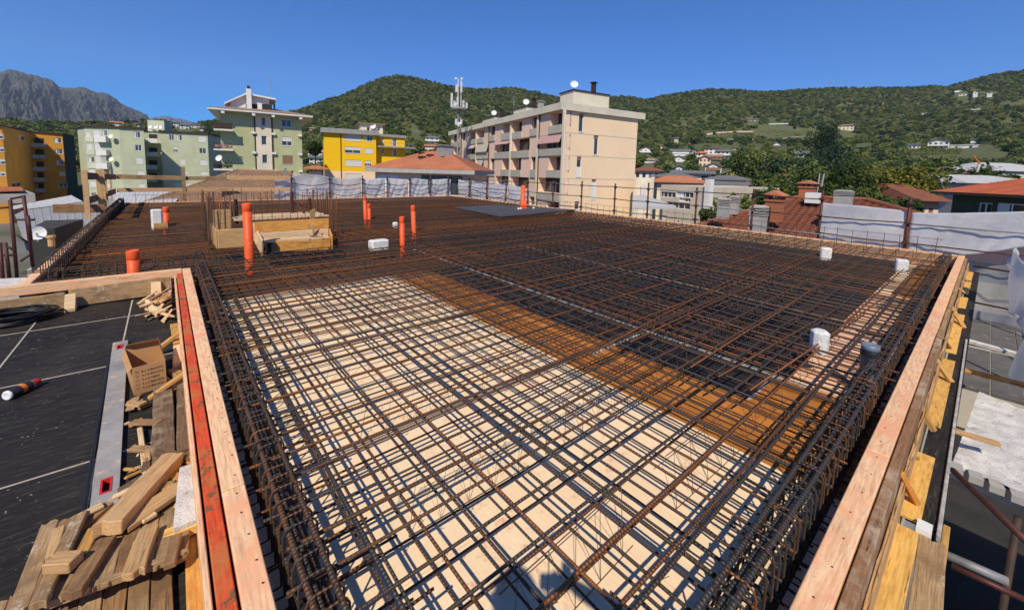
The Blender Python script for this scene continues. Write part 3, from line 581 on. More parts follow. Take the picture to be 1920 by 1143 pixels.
# roof: wide eaves, white fascia, white rafter ends
rp = [gL-F.u*1.4+F.n*1.6, gR+F.u*1.6+F.n*1.6, gR+F.u*1.6+bk, gL-F.u*1.4+bk]
pb = MB(); pb.prism([(v.x, v.y) for v in rp], ze-.3+.004, ze-.02); pb.build('eave', M['p_white'], B)
rt = [v+F.n*.05 for v in rp]; mid = (rt[0]+rt[3])/2; mid2 = (rt[1]+rt[2])/2; top = 1.5
pb = MB(); vs = [(v.x, v.y, ze) for v in rt]+[(mid.x+F.u.x*5, mid.y+F.u.y*5, ze+top), (mid2.x-F.u.x*5, mid2.y-F.u.y*5, ze+top)]
pb.add(vs, [(0, 1, 5, 4), (1, 2, 5), (2, 3, 4, 5), (3, 0, 4), (3, 2, 1, 0)]); pb.build('roof', M['tile_brown'], B)
for k in (.5, u0-.2, u1+.3, F.L-.2): pb = MB(); F.box(pb, k-.22, k+.22, ze-.75, ze-.3, 1.5, .02); pb.build('rafter', M['p_white'], B)
# attic room with gable
pc = gL-F.n*3.5; a0 = lineint(426, pc, F.u); a1 = lineint(521, pc, F.u); Fa = Facade(a0, a1); zr = ze+.5
za = Fa.uz(473, 184)[1]; L_ = Fa.L; hs2 = [R4(Fa, Z2, q) for q in ((438, 142, 485, 190),)]
pb = MB(); pb.add([Fa.P(.8, zr-.6), Fa.P(L_-1, zr-.6), Fa.P(L_-1, zr+2.2), Fa.P(L_*.42, zr+2.5), Fa.P(.8, zr+1.1), Fa.P(.8, zr-.6, -6), Fa.P(L_-1, zr-.6, -6), Fa.P(L_-1, zr+2.2, -6), Fa.P(L_*.42, zr+2.5, -6), Fa.P(.8, zr+1.1, -6)], [(0, 1, 2, 3, 4), (9, 8, 7, 6, 5), (1, 6, 7, 2), (5, 0, 4, 9), (2, 7, 8, 3), (3, 8, 9, 4)]); at_ = pb.build('attic_room', M['p_white'], B)
pb = MB(); pb.add([Fa.P(0, zr+.85, .7), Fa.P(L_*.42, zr+2.75, .7), Fa.P(L_, zr+2.3, .7), Fa.P(0, zr+.6, .7), Fa.P(L_*.42, zr+2.5, .7), Fa.P(L_, zr+2.05, .7)]+[Fa.P(0, zr+.85, -6.5), Fa.P(L_*.42, zr+2.75, -6.5), Fa.P(L_, zr+2.3, -6.5), Fa.P(0, zr+.6, -6.5), Fa.P(L_*.42, zr+2.5, -6.5), Fa.P(L_, zr+2.05, -6.5)],
   [(0, 3, 4, 1), (1, 4, 5, 2), (0, 1, 7, 6), (1, 2, 8, 7), (3, 9, 10, 4), (4, 10, 11, 5), (2, 5, 11, 8), (0, 6, 9, 3)]); pb.build('attic_roof', M['p_white'], B)
for X0, X1 in ((325, 340), (372, 410), (445, 520), (530, 545)):
    a, c_, d, e = R4(Fa, Z2, (X0, 142, X1, 190)); pb = MB(); Fa.box(pb, a, c_, d, e, .03, -.02); pb.build('attic_window', M['dark'], at_)
a = Fa.uz(*Z2(350, 150))[0]; pb = MB(); Fa.box(pb, a-.35, a+.35, zr, zr+3.4, .9, .35); Fa.box(pb, a-.22, a+.22, zr+3.4, zr+3.9, .8, .45, 1); pb.build('chimney', [M['p_white'], M['rust_iron']], B)
pb = MB(); q = Fa.P(L_*.9, zr+2.3, -1); pb.tube([q, q+Vector((0, 0, 3.6))], .035, 5)
for k in range(5): pb.tube([q+Vector((-.5, .1, 2.3+.3*k)), q+Vector((.5, -.1, 2.3+.3*k))], .012, 4)
pb.build('aerial', M['metal_grey'], B)
for i, (Yd, Yr) in enumerate(((334, 285), (480, 435), (626, 578), (772, 724))):      # side balconies
    zz = F.uz(*Z2(160, Yd))[1]; zr_ = F.uz(*Z2(160, Yr))[1]; xL = F.uz(*Z2(88, Yd))[0]; xR = F.uz(*Z2(232, Yd))[0]
    pb = MB(); F.box(pb, xL, xR, zz-.22, zz, 1.5, .01); bal = pb.build('balcony', M['p_white'], B)
    pb = MB()
    if i == 0: F.box(pb, xL+.05, xR-.05, zz+.05, zr_, 1.45, 1.38); F.box(pb, xL+.05, xL+.1, zz+.05, zr_, 1.35, .05)
    else:
        F.box(pb, xL, xR, zr_-.05, zr_, 1.45, 1.4)
        for k in range(22): x = xL+.05+(xR-xL-.1)*k/21; F.box(pb, x-.015, x+.015, zz, zr_-.05, 1.44, 1.41)
        for k in range(10): pb.tube([F.P(xL+.03, zz, .1+.13*k), F.P(xL+.03, zr_, .1+.13*k)], .015, 4)
    pb.build('railing', M['rust_iron'], bal)
    if i in (1, 2): pb = MB(); leaf_cloud(pb, [(*F.P(xL+(xR-xL)*k/6, zz+.45, 1.25), .3, .9) for k in range(1, 6)], 220, .22, i); pb.build('balcony_plants', M['leaf' if i == 2 else 'awning'], bal, kind='stuff')
zz = F.uz(*Z2(132, 548))[1]; q = F.P(F.uz(*Z2(132, 548))[0], zz, 1.7); dishobj(q, .5, B)
# ---- bright yellow block
y1 = dep(640, 248, 92); zy = y1.z; ya = at(607, 246, zy); yb = at(705, 252, zy); F = Facade(ya, yb)
B = thing('apartment_building', 'bright yellow flat roofed apartment block behind the orange hipped roof', 'building', (ya.x, ya.y, GZ))
hs = [R4(F, Z4, q) for q in ((398, 132, 580, 205), (620, 146, 710, 210), (398, 272, 580, 346), (620, 286, 712, 348), (402, 420, 590, 490), (622, 430, 702, 490), (402, 575, 590, 640))]
bk = -F.n*14; split = F.uz(*Z4(300, 542))[1]
Fs, poly = block(B, [ya, yb], bk, zy-.3, [M['p_yellow']], {0: hs[:6]}, z0=split)
block(B, [ya+F.n*.0, yb], bk, split-.004, [M['p_peach']], {0: [(h[0], h[1], h[2], h[3]) for h in hs[6:]]}, name='lower_wall', top=False)
for i, q in enumerate(hs): window(B, F, q, .18, ('shut', 'glass', 'half', 'shut', 'shut', 'half', 'shut')[i], .09, 1 if i % 2 == 0 else 2)
slab(B, poly, zy-.3+.004, zy+.75, M['metal_grey'], 1.0, 'roof_parapet')
u = F.uz(*Z4(355, 300))[0]; pb = MB(); pb.tube([F.P(u, split-6, .1), F.P(u, zy-.3, .1)], .09, 6); pb.build('drain_pipe', M['rust_iron'], B)
wb0 = yb-F.n*2.2; wc = lineint(759, wb0, F.u+Vector((-F.n.x, -F.n.y, 0))*.05); F2 = Facade(wb0, wc)
h2 = [R4(F2, Z4, q) for q in ((810, 158, 838, 216), (930, 172, 980, 268), (805, 290, 840, 352), (935, 300, 980, 378))]
block(B, [wb0, wc], bk*.8, zy-.3, [M['p_yellow']], {0: h2}, name='wing_wall')
slab(B, [wb0, wc, wc+bk*.8, wb0+bk*.8], zy-.3+.004, zy+.3, M['metal_grey'], .5, 'wing_roof')
for i, q in enumerate(h2): window(B, F2, q, .18, 'glass', .09, 1)
_, zz = F2.uz(*Z4(900, 285)); pb = MB(); F2.box(pb, .05, F2.L+2.2, zz, zz+.35, 1.6, .01); bal = pb.build('balcony', M['metal_grey'], B)
pb = MB(); pb.tube([F2.P(.1, zz+1.2, 1.5), F2.P(F2.L+2.1, zz+1.2, 1.5)], .04, 5)
for k in range(30): x = .1+(F2.L+2)*k/29; pb.tube([F2.P(x, zz+.35, 1.5), F2.P(x, zz+1.2, 1.5)], .02, 4)
pb.build('railing', M['metal_grey'], bal)
pr = ya-F.n*5; a0 = lineint(677, pr, F.u); a1 = lineint(718, pr, F.u); Fa = Facade(a0, a1); pb = MB(); pb.prism([(v.x, v.y) for v in (a0, a1, a1-F.n*6, a0-F.n*6)], zy+.3, zy+2.7); rr = pb.build('roof_room', M['p_cream'], B)
slab(B, [a0, a1, a1-F.n*6, a0-F.n*6], zy+2.704, zy+2.95, M['tile_brown'], .8, 'roof_room_roof')
for q in ((648, 55, 675, 100), (770, 55, 790, 85)): a, c_, d, e = R4(Fa, Z4, q); pb = MB(); Fa.box(pb, a, c_, d, e, .03, -.02); pb.build('window', M['dark'], rr)
dishobj(Fa.P(Fa.L*.55, zy+2.2, .5), .7, B)
# ---- pale green blocks (left)
p1 = dep(223, 240, 93); zp = p1.z; pa = at(158, 237.5, zp); pc = at(269, 242.5, zp)
B = thing('apartment_building', 'pale green apartment block with white corner balconies, left of the sage green block', 'building', (p1.x, p1.y, GZ))
Fl = Facade(pa, p1); Fr = Facade(p1, pc)
wl = [(640, 510, 676, 546), (698, 498, 750, 542), (768, 498, 803, 540), (648, 600, 692, 642), (708, 596, 764, 640), (663, 697, 707, 737), (722, 697, 748, 738), (668, 790, 712, 815), (735, 785, 765, 812), (673, 880, 720, 922), (790, 897, 832, 927), (685, 965, 720, 990)]
wr = [(1003, 507, 1053, 553), (1012, 607, 1062, 652), (1020, 705, 1072, 748), (1030, 803, 1082, 830), (1038, 898, 1090, 927)]
hl = [R4(Fl, Z1, q) for q in wl]; hr = [R4(Fr, Z1, q) for q in wr]; bk = Vector((-2.5, 13, 0))
Fs, poly = block(B, [pa, p1, pc], bk, zp, [M['p_pale']], {0: hl, 1: hr})
slab(B, poly, zp+.004, zp+.35, M['rust_iron'], .5, 'roof_edge')
for i, q in enumerate(hl): window(B, Fl, q, .15, 'shut' if i % 3 != 2 else 'glass', .08, 1)
for i, q in enumerate(hr): window(B, Fr, q, .15, ('glass', 'glass', 'shut', 'shut', 'shut')[i], .09, 1)
for i, q in enumerate(((735, 545, 822, 583), (748, 645, 826, 682), (750, 742, 832, 782), (640, 548, 700, 585), (650, 645, 712, 682), (660, 745, 722, 782))):
    a, c_, d, e = R4(Fl, Z1, q); pb = MB(); Fl.box(pb, a, c_, d, e, 1.1 if i < 3 else .12, 1.02 if i < 3 else .01)
    if i < 3: Fl.box(pb, a, c_, d-.15, d-.004, 1.1, .01); Fl.box(pb, a, a+.08, d, e, 1.015, .01); Fl.box(pb, c_-.08, c_, d, e, 1.015, .01)
    pb.build('balcony' if i < 3 else 'balcony_parapet', M['shutter_white'] if i < 3 else M['p_palew'], B)
a, c_, d, e = R4(Fl, Z1, (752, 695, 828, 740)); pb = MB(); nb = 12
for k in range(nb): Fl.box(pb, a+(c_-a)*k/nb, a+(c_-a)*(k+.5)/nb, d, e, 1.08, 1.05)
pb.build('striped_awning', M['shutter_white'], B)
for Xd, Yd in ((858, 545), (862, 715)): u, z_ = Fl.uz(*Z1(Xd, Yd)); dishobj(Fl.P(u, z_, .9), .55, B)
# second pale green block with recess
p2 = dep(301, 247, 102); zq = p2.z; qb = at(389, 251.5, zq); F = Facade(p2, qb)
B = thing('apartment_building', 'pale green apartment block with a small rooftop room, next to the sage green block', 'building', (p2.x, p2.y, GZ))
h3 = [R4(F, Z1, q) for q in ((1268, 530, 1306, 573), (1325, 533, 1366, 575), (1488, 543, 1542, 586), (1494, 632, 1546, 673), (1500, 722, 1556, 760), (1505, 808, 1560, 833), (1350, 715, 1391, 756), (1300, 622, 1335, 662), (1375, 806, 1410, 828), (1310, 897, 1360, 922), (1395, 895, 1440, 920))]
Fs, poly = block(B, [p2, qb], -F.n*14, zq, [M['p_pale']], {0: h3}); slab(B, poly, zq+.004, zq+.3, M['rust_iron'], .5, 'roof_edge')
for i, q in enumerate(h3): window(B, F, q, .15, ('glass', 'glass', 'shut', 'glass', 'shut', 'shut', 'shut', 'half', 'shut', 'shut', 'shut')[i], .09, 1)
r0_ = p2-F.u*8.5-F.n*4; F3 = Facade(r0_, p2-F.n*4); block(B, [r0_, p2-F.n*4], -F.n*9, zq-.2, [M['p_pale']], {}, name='recess_wall')
for Y in (590, 690, 785, 880): 
    a, c_, d, e = R4(F3, Z1, (1120, Y-28, 1200, Y)); pb = MB(); F3.box(pb, a, c_, d, e, 1.8, 1.7); F3.box(pb, a, c_, d-.18, d-.004, 1.8, .01); bb_ = pb.build('balcony', M['shutter_white'], B)
    pb = MB(); F3.box(pb, a, c_-.5, d+.05, d+2.1, .04, .01); pb.build('balcony_door', M['dark'], B)
pr = p2-F.n*6; a0 = lineint(281, pr, F.u); a1 = lineint(312, pr, F.u); Fa = Facade(a0, a1); pb = MB(); pb.prism([(v.x, v.y) for v in (a0, a1, a1-F.n*6, a0-F.n*6)], zq+.3, Fa.uz(296, 226)[1]); pb.build('roof_room', M['p_palew'], B)
for k in (.25, .6, .85): dishobj(Fa.P(Fa.L*k, zq+1.4, .9), .5, B)
# ---- orange block (far left)
o1 = dep(117, 252, 104); zo = o1.z; oR = at(139, 257, zo); oL = lineint(62, o1, Vector((1, 0, 0))); F = Facade(oL, o1)
B = thing('apartment_building', 'orange apartment block with a shaded balcony recess at the left edge', 'building', (o1.x, o1.y, GZ))
h4 = [R4(F, Z1, q) for q in ((405, 555, 462, 592), (414, 638, 470, 675), (425, 722, 478, 757), (445, 808, 490, 838), (440, 890, 505, 925))]
oC = lineint(9, oL, F.n); oA = oC-F.u*16; F4 = Facade(oA, oC); h5 = [R4(F4, Z1, q) for q in ((-45, 520, 28, 560), (-40, 620, 34, 657), (-34, 712, 42, 752), (-30, 805, 40, 840))]
Fside = Facade(oC, oL); h6 = [R4(Fside, Z1, q) for q in ((145, 532, 185, 575), (90, 890, 160, 925))]
Fs, poly = block(B, [oA, oC, oL, o1, oR], Vector((-3, 16, 0)), zo, [M['p_orange'], M['p_orange'], M['p_orange'], M['p_dgreen']], {0: h5, 1: h6, 2: h4})  # last facade is green, its shade put into the dark tone
pb = MB(); pb.prism([(v.x, v.y) for v in [oA-F4.u*0, oC+F.n*.4, oL+F.u*.2+F.n*.2, o1+F.n*.4+F.u*.3, oR]+poly[-2:]], zo+.004, zo+.3); pb.build('roof_edge', M['rust_iron'], B)
for i, q in enumerate(h4): window(B, F, q, .15, 'glass' if i != 3 else 'shut', .09, 1)
for i, q in enumerate(h5): window(B, F4, q, .15, 'half', .09, 1)
for q in h6: window(B, Fside, q, .15, 'glass', .09, 1)
for i, Y in enumerate((620, 705, 795, 875, 955)):
    a, c_, d, e = R4(F, Z1, (270, Y-24, 350, Y)); a = .05; pb = MB(); F.box(pb, a, c_, d, e, 1.9, 1.8); F.box(pb, a, c_, d-.18, d-.004, 1.9, .01); F.box(pb, c_-.1, c_, d, e, 1.79, .01); pb.build('balcony', M['p_grey'], B)
    pb = MB(); F.box(pb, a+.4, c_-.4, d+.05, d+2.1, .04, .01); pb.build('balcony_door', M['dark'], B)
# ---------------------------------------------------------------- tiled slopes
def slope(mb, A, Bq, C, D, n=14, lift=.04, mi=0):
    """courses of tiles from eave A-B up to ridge D-C: each course is a lifted strip with a visible lower edge"""
    A, Bq, C, D = [Vector(v) for v in (A, Bq, C, D)]; nr = (Bq-A).cross(D-A).normalized()
    if nr.z < 0: nr = -nr
    for i in range(n):
        t0, t1 = i/n, (i+1)/n; a = A.lerp(D, t0); b = Bq.lerp(C, t0); c = Bq.lerp(C, t1); d = A.lerp(D, t1)
        mb.add([a+nr*lift, b+nr*lift, c+nr*.004, d+nr*.004, a, b], [(0, 1, 2, 3), (4, 5, 1, 0)], mi)
def pantile(mb, A, Bq, C, D, rows=14, cols=40, amp=.035, lift=.03, mi=0):
    A, Bq, C, D = [Vector(v) for v in (A, Bq, C, D)]; nr = (Bq-A).cross(D-A).normalized(); nr = nr if nr.z > 0 else -nr
    W0 = (Bq-A).length; W = []
    for i in range(rows):
        t0, t1 = i/rows, (i+1)/rows
        for (t, l) in ((t0, lift), (t1, .002)):
            L = A.lerp(D, t); R = Bq.lerp(C, t); 
            for k in range(cols*3+1):
                s = k/(cols*3); p = L.lerp(R, s); q = (p-A).dot((Bq-A).normalized())/W0*cols; W.append(p+nr*(l+amp*(.5+.5*math.cos(2*math.pi*q))))
    o = len(mb.v); mb.v += [tuple(w) for w in W]; K = cols*3+1
    for i in range(rows):
        b0 = o+i*2*K
        for k in range(K-1): mb.f.append((b0+k, b0+k+1, b0+K+k+1, b0+K+k)); mb.m.append(mi)
        if i:
            p0 = o+(i*2-1)*K
            for k in range(K-1): mb.f.append((p0+k, p0+k+1, b0+k+1, b0+k)); mb.m.append(mi)
# ---- orange hipped roof building, mid distance
hB = thing('building', 'low salmon building with an orange hipped roof in front of the yellow block', 'building', dep(790, 340, 42))
el = dep(684, 313, 42.5); er = dep(890, 321, 41); ez = (el.z+er.z)/2; el.z = er.z = ez; u_ = (er-el).normalized(); nn = Vector((u_.y, -u_.x, 0)); dpt = 11.5
bl = el-nn*dpt; br = er-nn*dpt; rz_ = dep(790, 283, 47).z; rgl = (el+bl)/2+u_*4.6; rgr = (er+br)/2-u_*4.6; rgl.z = rgr.z = rz_
mb = MB(); slope(mb, el, er, rgr, rgl, 22, .035); slope(mb, er, br, rgr, rgr+Vector((0, 0, .001)), 22, .035); slope(mb, bl, el, rgl+Vector((0, 0, .001)), rgl, 22, .035); slope(mb, br, bl, rgl, rgr, 22)
mb.build('roof', M['tile_orange'], hB)
mb = MB(); mb.prism([(v.x, v.y) for v in (el, er, br, bl)], ez-.42, ez-.01); mb.build('eave', M['concrete'], hB)
F = Facade(el-nn*.7+u_*.8, er-nn*.7-u_*.8); mb = MB(); wall_holes(mb, F, 0, F.L, GZ, ez-.43, [(F.L*.50, F.L-.6, ez-2.6, ez-.6)], .3)
q = [F.p0, F.p1, F.p1-nn*10, F.p0-nn*10]
for i in (1, 2, 3): a = q[i]; c = q[(i+1) % 4]; mb.quad((a.x, a.y, GZ), (c.x, c.y, GZ), (c.x, c.y, ez-.43), (a.x, a.y, ez-.43))
mb.build('wall', M['p_pink'], hB)
for k in range(7): mb = MB(); F.box(mb, F.L*.50+(F.L*.5-.6)*k/7+.02, F.L*.50+(F.L*.5-.6)*(k+1)/7-.04, ez-2.58, ez-.62, -.2, -.26); mb.build('window_panel', M['glass'], hB)
for a, c in ((.03, .13), (.145, .26)): mb = MB(); F.box(mb, F.L*a, F.L*c, ez-1.9, ez-.7, .08, .01); mb.build('white_panel', M['shutter_white'], hB)
mb = MB(); q = (rgl+rgr)/2+nn*1.2+u_*1.4; mb.box((q.x, q.y, rz_-.05), (1.5, 1.2, 1.1)); mb.box((q.x, q.y, rz_+.6), (1.8, 1.5, .1)); mb.build('chimney', M['metal_grey'], hB)
for a, c in ((-1.6, .8), (-.2, 1.6), (-.9, 2.4)): mb = MB(); q = (rgl+rgr)/2+nn*c+u_*a; mb.box((q.x, q.y, rz_-.1-c*.3), (.7, .6, .35)); mb.build('roof_vent', M['rust_iron'], hB)
# ---- brown tiled roof, near left
nB = thing('building', 'house with a brown pantile hipped roof just beyond the far left slab edge', 'building', dep(450, 382, 30))
A = dep(283, 388, 28); A.z = -1.75; D0 = dep(447, 321, 34); D1 = dep(548, 320.5, 33); Bq = dep(560, 388, 26); A = at(262, 390, -1.5) ; 
ezn = -1.35; A = dep(262, 386, 27); A.z = ezn; Bq = dep(566, 384, 26); Bq.z = ezn; D1.z = D0.z; uu = (Bq-A).normalized()
mb = MB(); pantile(mb, A, Bq, D1, D0, 20, 34, .09, .09); mb.build('roof', M['tile_brown'], nB, kind=None)
bn = Vector((-uu.y, uu.x, 0)); A2 = A+bn*13; B2 = Bq+bn*13
mb = MB(); mb.add([A2, A, D0], [(0, 1, 2)]); mb.add([D0, D1, B2, A2], [(0, 1, 2, 3)]); mb.build('rear_roof', M['tile_brown'], nB)
mb = MB(); mb.prism([(v.x, v.y) for v in (A+uu*.4+bn*.5, Bq-uu*.4+bn*.5, B2-uu*.4, A2+uu*.4)], GZ, ezn-.05); mb.poly([Bq, B2, D1]); mb.build('wall', M['p_beige'], nB)
mb = MB(); mb.tube([A+Vector((0, 0, .1)), D0+Vector((0, 0, .1))], .13, 7); mb.build('hip_tiles', M['tile_brown'], nB); mb = MB(); mb.tube([D0+Vector((0, 0, .08)), D1+Vector((0, 0, .08))], .13, 7); mb.build('ridge_tiles', M['tile_brown'], nB)
mb = MB(); q = dep(432, 366, 28.5); mb.box(q, (.95, .08, .75), None); mb.build('skylight', M['dark'], nB)
mb = MB(); q = dep(534, 352, 29); mb.box(q, (.16, .16, 1.6)); mb.build('chimney', M['concrete'], nB)
mb = MB(); q0 = dep(533, 321, 33); mb.box(dep(536, 350, 26.6), (.12, .12, 2.4)); mb.build('downpipe', M['metal_grey'], nB)
# ---- grey sheet metal roof, near left
gB = thing('building', 'low building with a grey sheet metal roof beyond the left scaffolding', 'building', dep(120, 420, 26))
def seam_roof(name, A, Bq, C, D, n, mat, parent):
    mb = MB(); A, Bq, C, D = [Vector(v) for v in (A, Bq, C, D)]
    for k in range(n):
        a0, a1, a2 = A.lerp(Bq, k/n), A.lerp(Bq, (k+.96)/n), A.lerp(Bq, (k+1)/n); d0_, d1_, d2_ = D.lerp(C, k/n), D.lerp(C, (k+.96)/n), D.lerp(C, (k+1)/n); u = Vector((0, 0, .018))
        mb.add([a0, a1, d1_, d0_, a1+u, a2+u, d2_+u, d1_+u], [(0, 1, 2, 3), (4, 5, 6, 7), (1, 4, 7, 2)])
    return mb.build(name, mat, parent)
seam_roof('upper_slope', dep(24, 396, 20), dep(155, 378, 24), dep(133, 366, 29), dep(24, 386, 26), 9, M['metal_light'], gB)  # sunlit slope: its brightness is put into a lighter metal colour
seam_roof('roof', dep(50, 470, 12.5), dep(240, 452, 11.5), dep(212, 371, 25), dep(26, 397, 20), 13, M['metal_grey'], gB)
mb = MB(); mb.prism([(v.x, v.y) for v in (dep(55, 400, 14), dep(200, 400, 15), dep(212, 400, 24), dep(130, 400, 28), dep(40, 400, 21))], GZ, -4.2); mb.build('wall', M['p_grey'], gB)
gC = thing('building', 'light grey standing seam roof behind the far left corner of the guard rail', 'building', dep(260, 370, 30)); seam_roof('roof', dep(192, 392, 24.5), dep(320, 392, 24), dep(345, 357, 32), dep(200, 359, 33), 16, M['metal_light'], gC)
mb = MB(); mb.prism([(v.x, v.y) for v in (dep(195, 400, 25.5), dep(318, 400, 25), dep(340, 400, 31), dep(203, 400, 32))], GZ, -3.2); mb.build('wall', M['p_grey'], gC)
# ================================================================ BUILDING SITE
jit = lambda s: random.uniform(-s, s)
SX0, SX1, SY0, SY1 = .24, 13.45, .34, 21.3      # inner faces of the edge boards
LX, LY = -1.37, 7.83                            # left annexe of the slab
DZ = -.33                                       # top of the slab formwork
deck = thing('formwork_deck', None, None, (6, 10, DZ), kind='structure')
def board(name, p0, p1, w, h, mat, parent=None, up=(0, 0, 1), bevel=.003, **kw):
    """timber from p0 to p1 (centre line of its top face), width w, height h, local X along the grain"""
    p0 = Vector(p0); p1 = Vector(p1); L = (p1-p0).length; mb = MB()
    if mat.name.startswith(('weathered', 'dark stained', 'tan form')) and .26 < L < 4:
        nx, ny = max(3, int(L/.12)), 4; q = w*.03; e0 = [jit(.012+w*.06) for _ in range(ny+1)]; e1 = [jit(.012+w*.06) for _ in range(ny+1)]; T = []; Bm = []; bow = jit(.004)
        for i in range(nx+1):
            sd0, sd1 = jit(q), jit(q)
            for j in range(ny+1):
                t = i/nx; x = -L/2+L*t+(e0[j] if i == 0 else e1[j] if i == nx else 0); y = -w/2+w*j/ny+(sd0 if j == 0 else sd1 if j == ny else 0); T.append((x, y, jit(h*.035)+bow*math.sin(t*3.14))); Bm.append((x, y, -h+bow*math.sin(t*3.14)))
        K1 = ny+1; nT = len(T); fs = [(i*K1+j, (i+1)*K1+j, (i+1)*K1+j+1, i*K1+j+1) for i in range(nx) for j in range(ny)]; fs += [tuple(reversed([a+nT for a in f])) for f in fs]
        fs += [((i+1)*K1, i*K1, i*K1+nT, (i+1)*K1+nT) for i in range(nx)]+[(i*K1+ny, (i+1)*K1+ny, (i+1)*K1+ny+nT, i*K1+ny+nT) for i in range(nx)]
        fs += [(j, j+1, j+1+nT, j+nT) for j in range(ny)]+[(nx*K1+j+1, nx*K1+j, nx*K1+j+nT, nx*K1+j+1+nT) for j in range(ny)]; mb.add(T+Bm, fs)
    else: mb.box((0, 0, -h/2), (L, w, h))
    o = bpy.data.objects.new(name, mb.data(name, mat)); COL.objects.link(o); o.matrix_basis = frame((p0+p1)/2, p1-p0, up)
    if parent is not None: setpar(o, parent)
    if bevel: md = o.modifiers.new('bevel', 'BEVEL'); md.width = bevel; md.segments = 1
    return tag(o, **kw)
def panels(x0, x1, y0, y1, mat, w=.5, L=2.5, along='y', z=DZ, gap=.004, th=.027, jit=.0015, name='panel', parent=deck):
    """formwork boards laid side by side, each one an object"""
    cache = {}
    def mk(a, b, c, d):
        key = (round(b-a, 3), round(d-c, 3))
        if key not in cache:
            mb = MB(); X, Y = (b-a), (d-c)
            if along == 'y': mb.box((0, 0, -th/2), (Y-gap, X-gap, th))
            else: mb.box((0, 0, -th/2), (X-gap, Y-gap, th))
            cache[key] = mb.data(name, mat)
        o = bpy.data.objects.new(name, cache[key]); COL.objects.link(o)
        o.matrix_basis = Matrix.Translation(((a+b)/2, (c+d)/2, z+random.uniform(-jit, jit))) @ (Matrix.Rotation(math.pi/2, 4, 'Z') if along == 'y' else Matrix()); setpar(o, parent)
    if along == 'y':
        i = 0; x = x0
        while x < x1-.02:
            xe = min(x+w, x1); y = y0-(L/2 if i % 2 else 0)
            while y < y1-.02: mk(x, xe, max(y, y0), min(y+L, y1)); y += L
            x = xe; i += 1
    else:
        i = 0; y = y0
        while y < y1-.02:
            ye = min(y+w, y1); x = x0-(L/2 if i % 2 else 0)
            while x < x1-.02: mk(max(x, x0), min(x+L, x1), y, ye); x += L
            y = ye; i += 1
XA, XB, XC, XD, YB = 3.03, 3.80, 4.53, 7.08, 1.22
panels(SX0, XA, SY0, 6.9, M['deck_beige'], .5, 2.5)
panels(XA, XB, SY0, 6.9, M['deck_orange'], .385, 2.5)
panels(XB, XC-.06, SY0, YB, M['deck_orange'], .34, .5)
panels(XB, XC-.06, YB, 6.9, M['ply_dark'], 1.25, 2.5)
panels(XC, XD-.05, 1.1, 6.9, M['ply_dark'], 1.25, 2.5)
panels(XC, XD-.05, SY0, 1.1, M['deck_pink'], .38, 1.2)
panels(XD, SX1, 1.15, 6.9, M['ply_dark'], 1.25, 2.5)
panels(XD, 9.4, SY0, 1.15, M['deck_pink'], .27, 1.1)
panels(9.4, SX1, SY0, .95, M['deck_orange'], .3, .9)
panels(9.4, SX1, .95, 1.15, M['deck_beige'], .2, .9)
panels(SX0, 5.5, 6.9, SY1, M['deck_brown'], 1.25, 2.5)
panels(5.5, SX1, 6.9, 9.9, M['ply_dark'], 2.5, 1.0)
panels(5.5, SX1, 9.9, SY1, M['deck_brown'], 1.25, 2.5)
panels(LX, SX0, LY+.05, SY1, M['deck_brown'], .8, 2.5)
for (a, b_, c, d, nm) in ((XC-.055, XC-.005, .9, 9., 1), (XD-.03, XD-.01, .9, 8., 1), (XB, XC-.06, YB-.03, YB-.004, 1)):
    mb = MB(); mb.box(((a+b_)/2, (c+d)/2, DZ-.01), (b_-a-.004, d-c, .028)); mb.build('joint_strip', M['white_strip'], deck)
# ---- reinforcement: two mats of single bars
bar_cache = {}
def bar(p0, p1, r, mat, parent, name='rebar', n=7):
    p0 = Vector(p0); p1 = Vector(p1); L = (p1-p0).length; key = (round(L, 1), r, mat, n, random.randrange(4))
    if key not in bar_cache:
        ns_ = max(3, min(16, int(L/1.1))); bd = min(.010, L*.002); mb = MB(); mb.tube([(-L/2+L*i/ns_, jit(bd), jit(bd*.3)) for i in range(ns_+1)], r, n); bar_cache[key] = mb.data(name, M[mat], True)
    o = bpy.data.objects.new(name, bar_cache[key]); COL.objects.link(o); o.matrix_basis = frame((p0+p1)/2, p1-p0); o.parent = parent
    return o
def matmix(k=.16): return 'steel_rust' if random.random() < k else 'steel_dark' if random.random() < .35 else 'steel'
top = thing('reinforcement_mat', 'upper layer of crossed steel rebars spread over the whole slab at plank height', 'rebar mat', (0, 0, 0))
ZT = -.035
jit = lambda s: random.uniform(-s, s)
x = .62; i = 0
while x < SX1-.1:
    far = SY1-.12+jit(.05); near = .42 if x < 4 else .40; X = x+jit(.012); m_ = matmix(.10); r_ = .0080 if i % 5 else .0102
    if near < far: bar((X, near+jit(.05), ZT+jit(.003)), (X+jit(.05), far, ZT+jit(.004)), r_, m_, top)
    if i % 5 == 0 and x < 9: bar((X+.03, near+jit(.1)+.2, ZT+.001), (X+.03+jit(.03), 6.+jit(2.5), ZT), .0066, matmix(.3), top)
    x += .21 if i % 2 else .20; i += 1
x = LX+.15
while x < .3: bar((x, LY+.15, ZT+jit(.003)), (x+jit(.03), SY1-.12, ZT), .0075, matmix(.2), top); x += .2
y = .5; i = 0
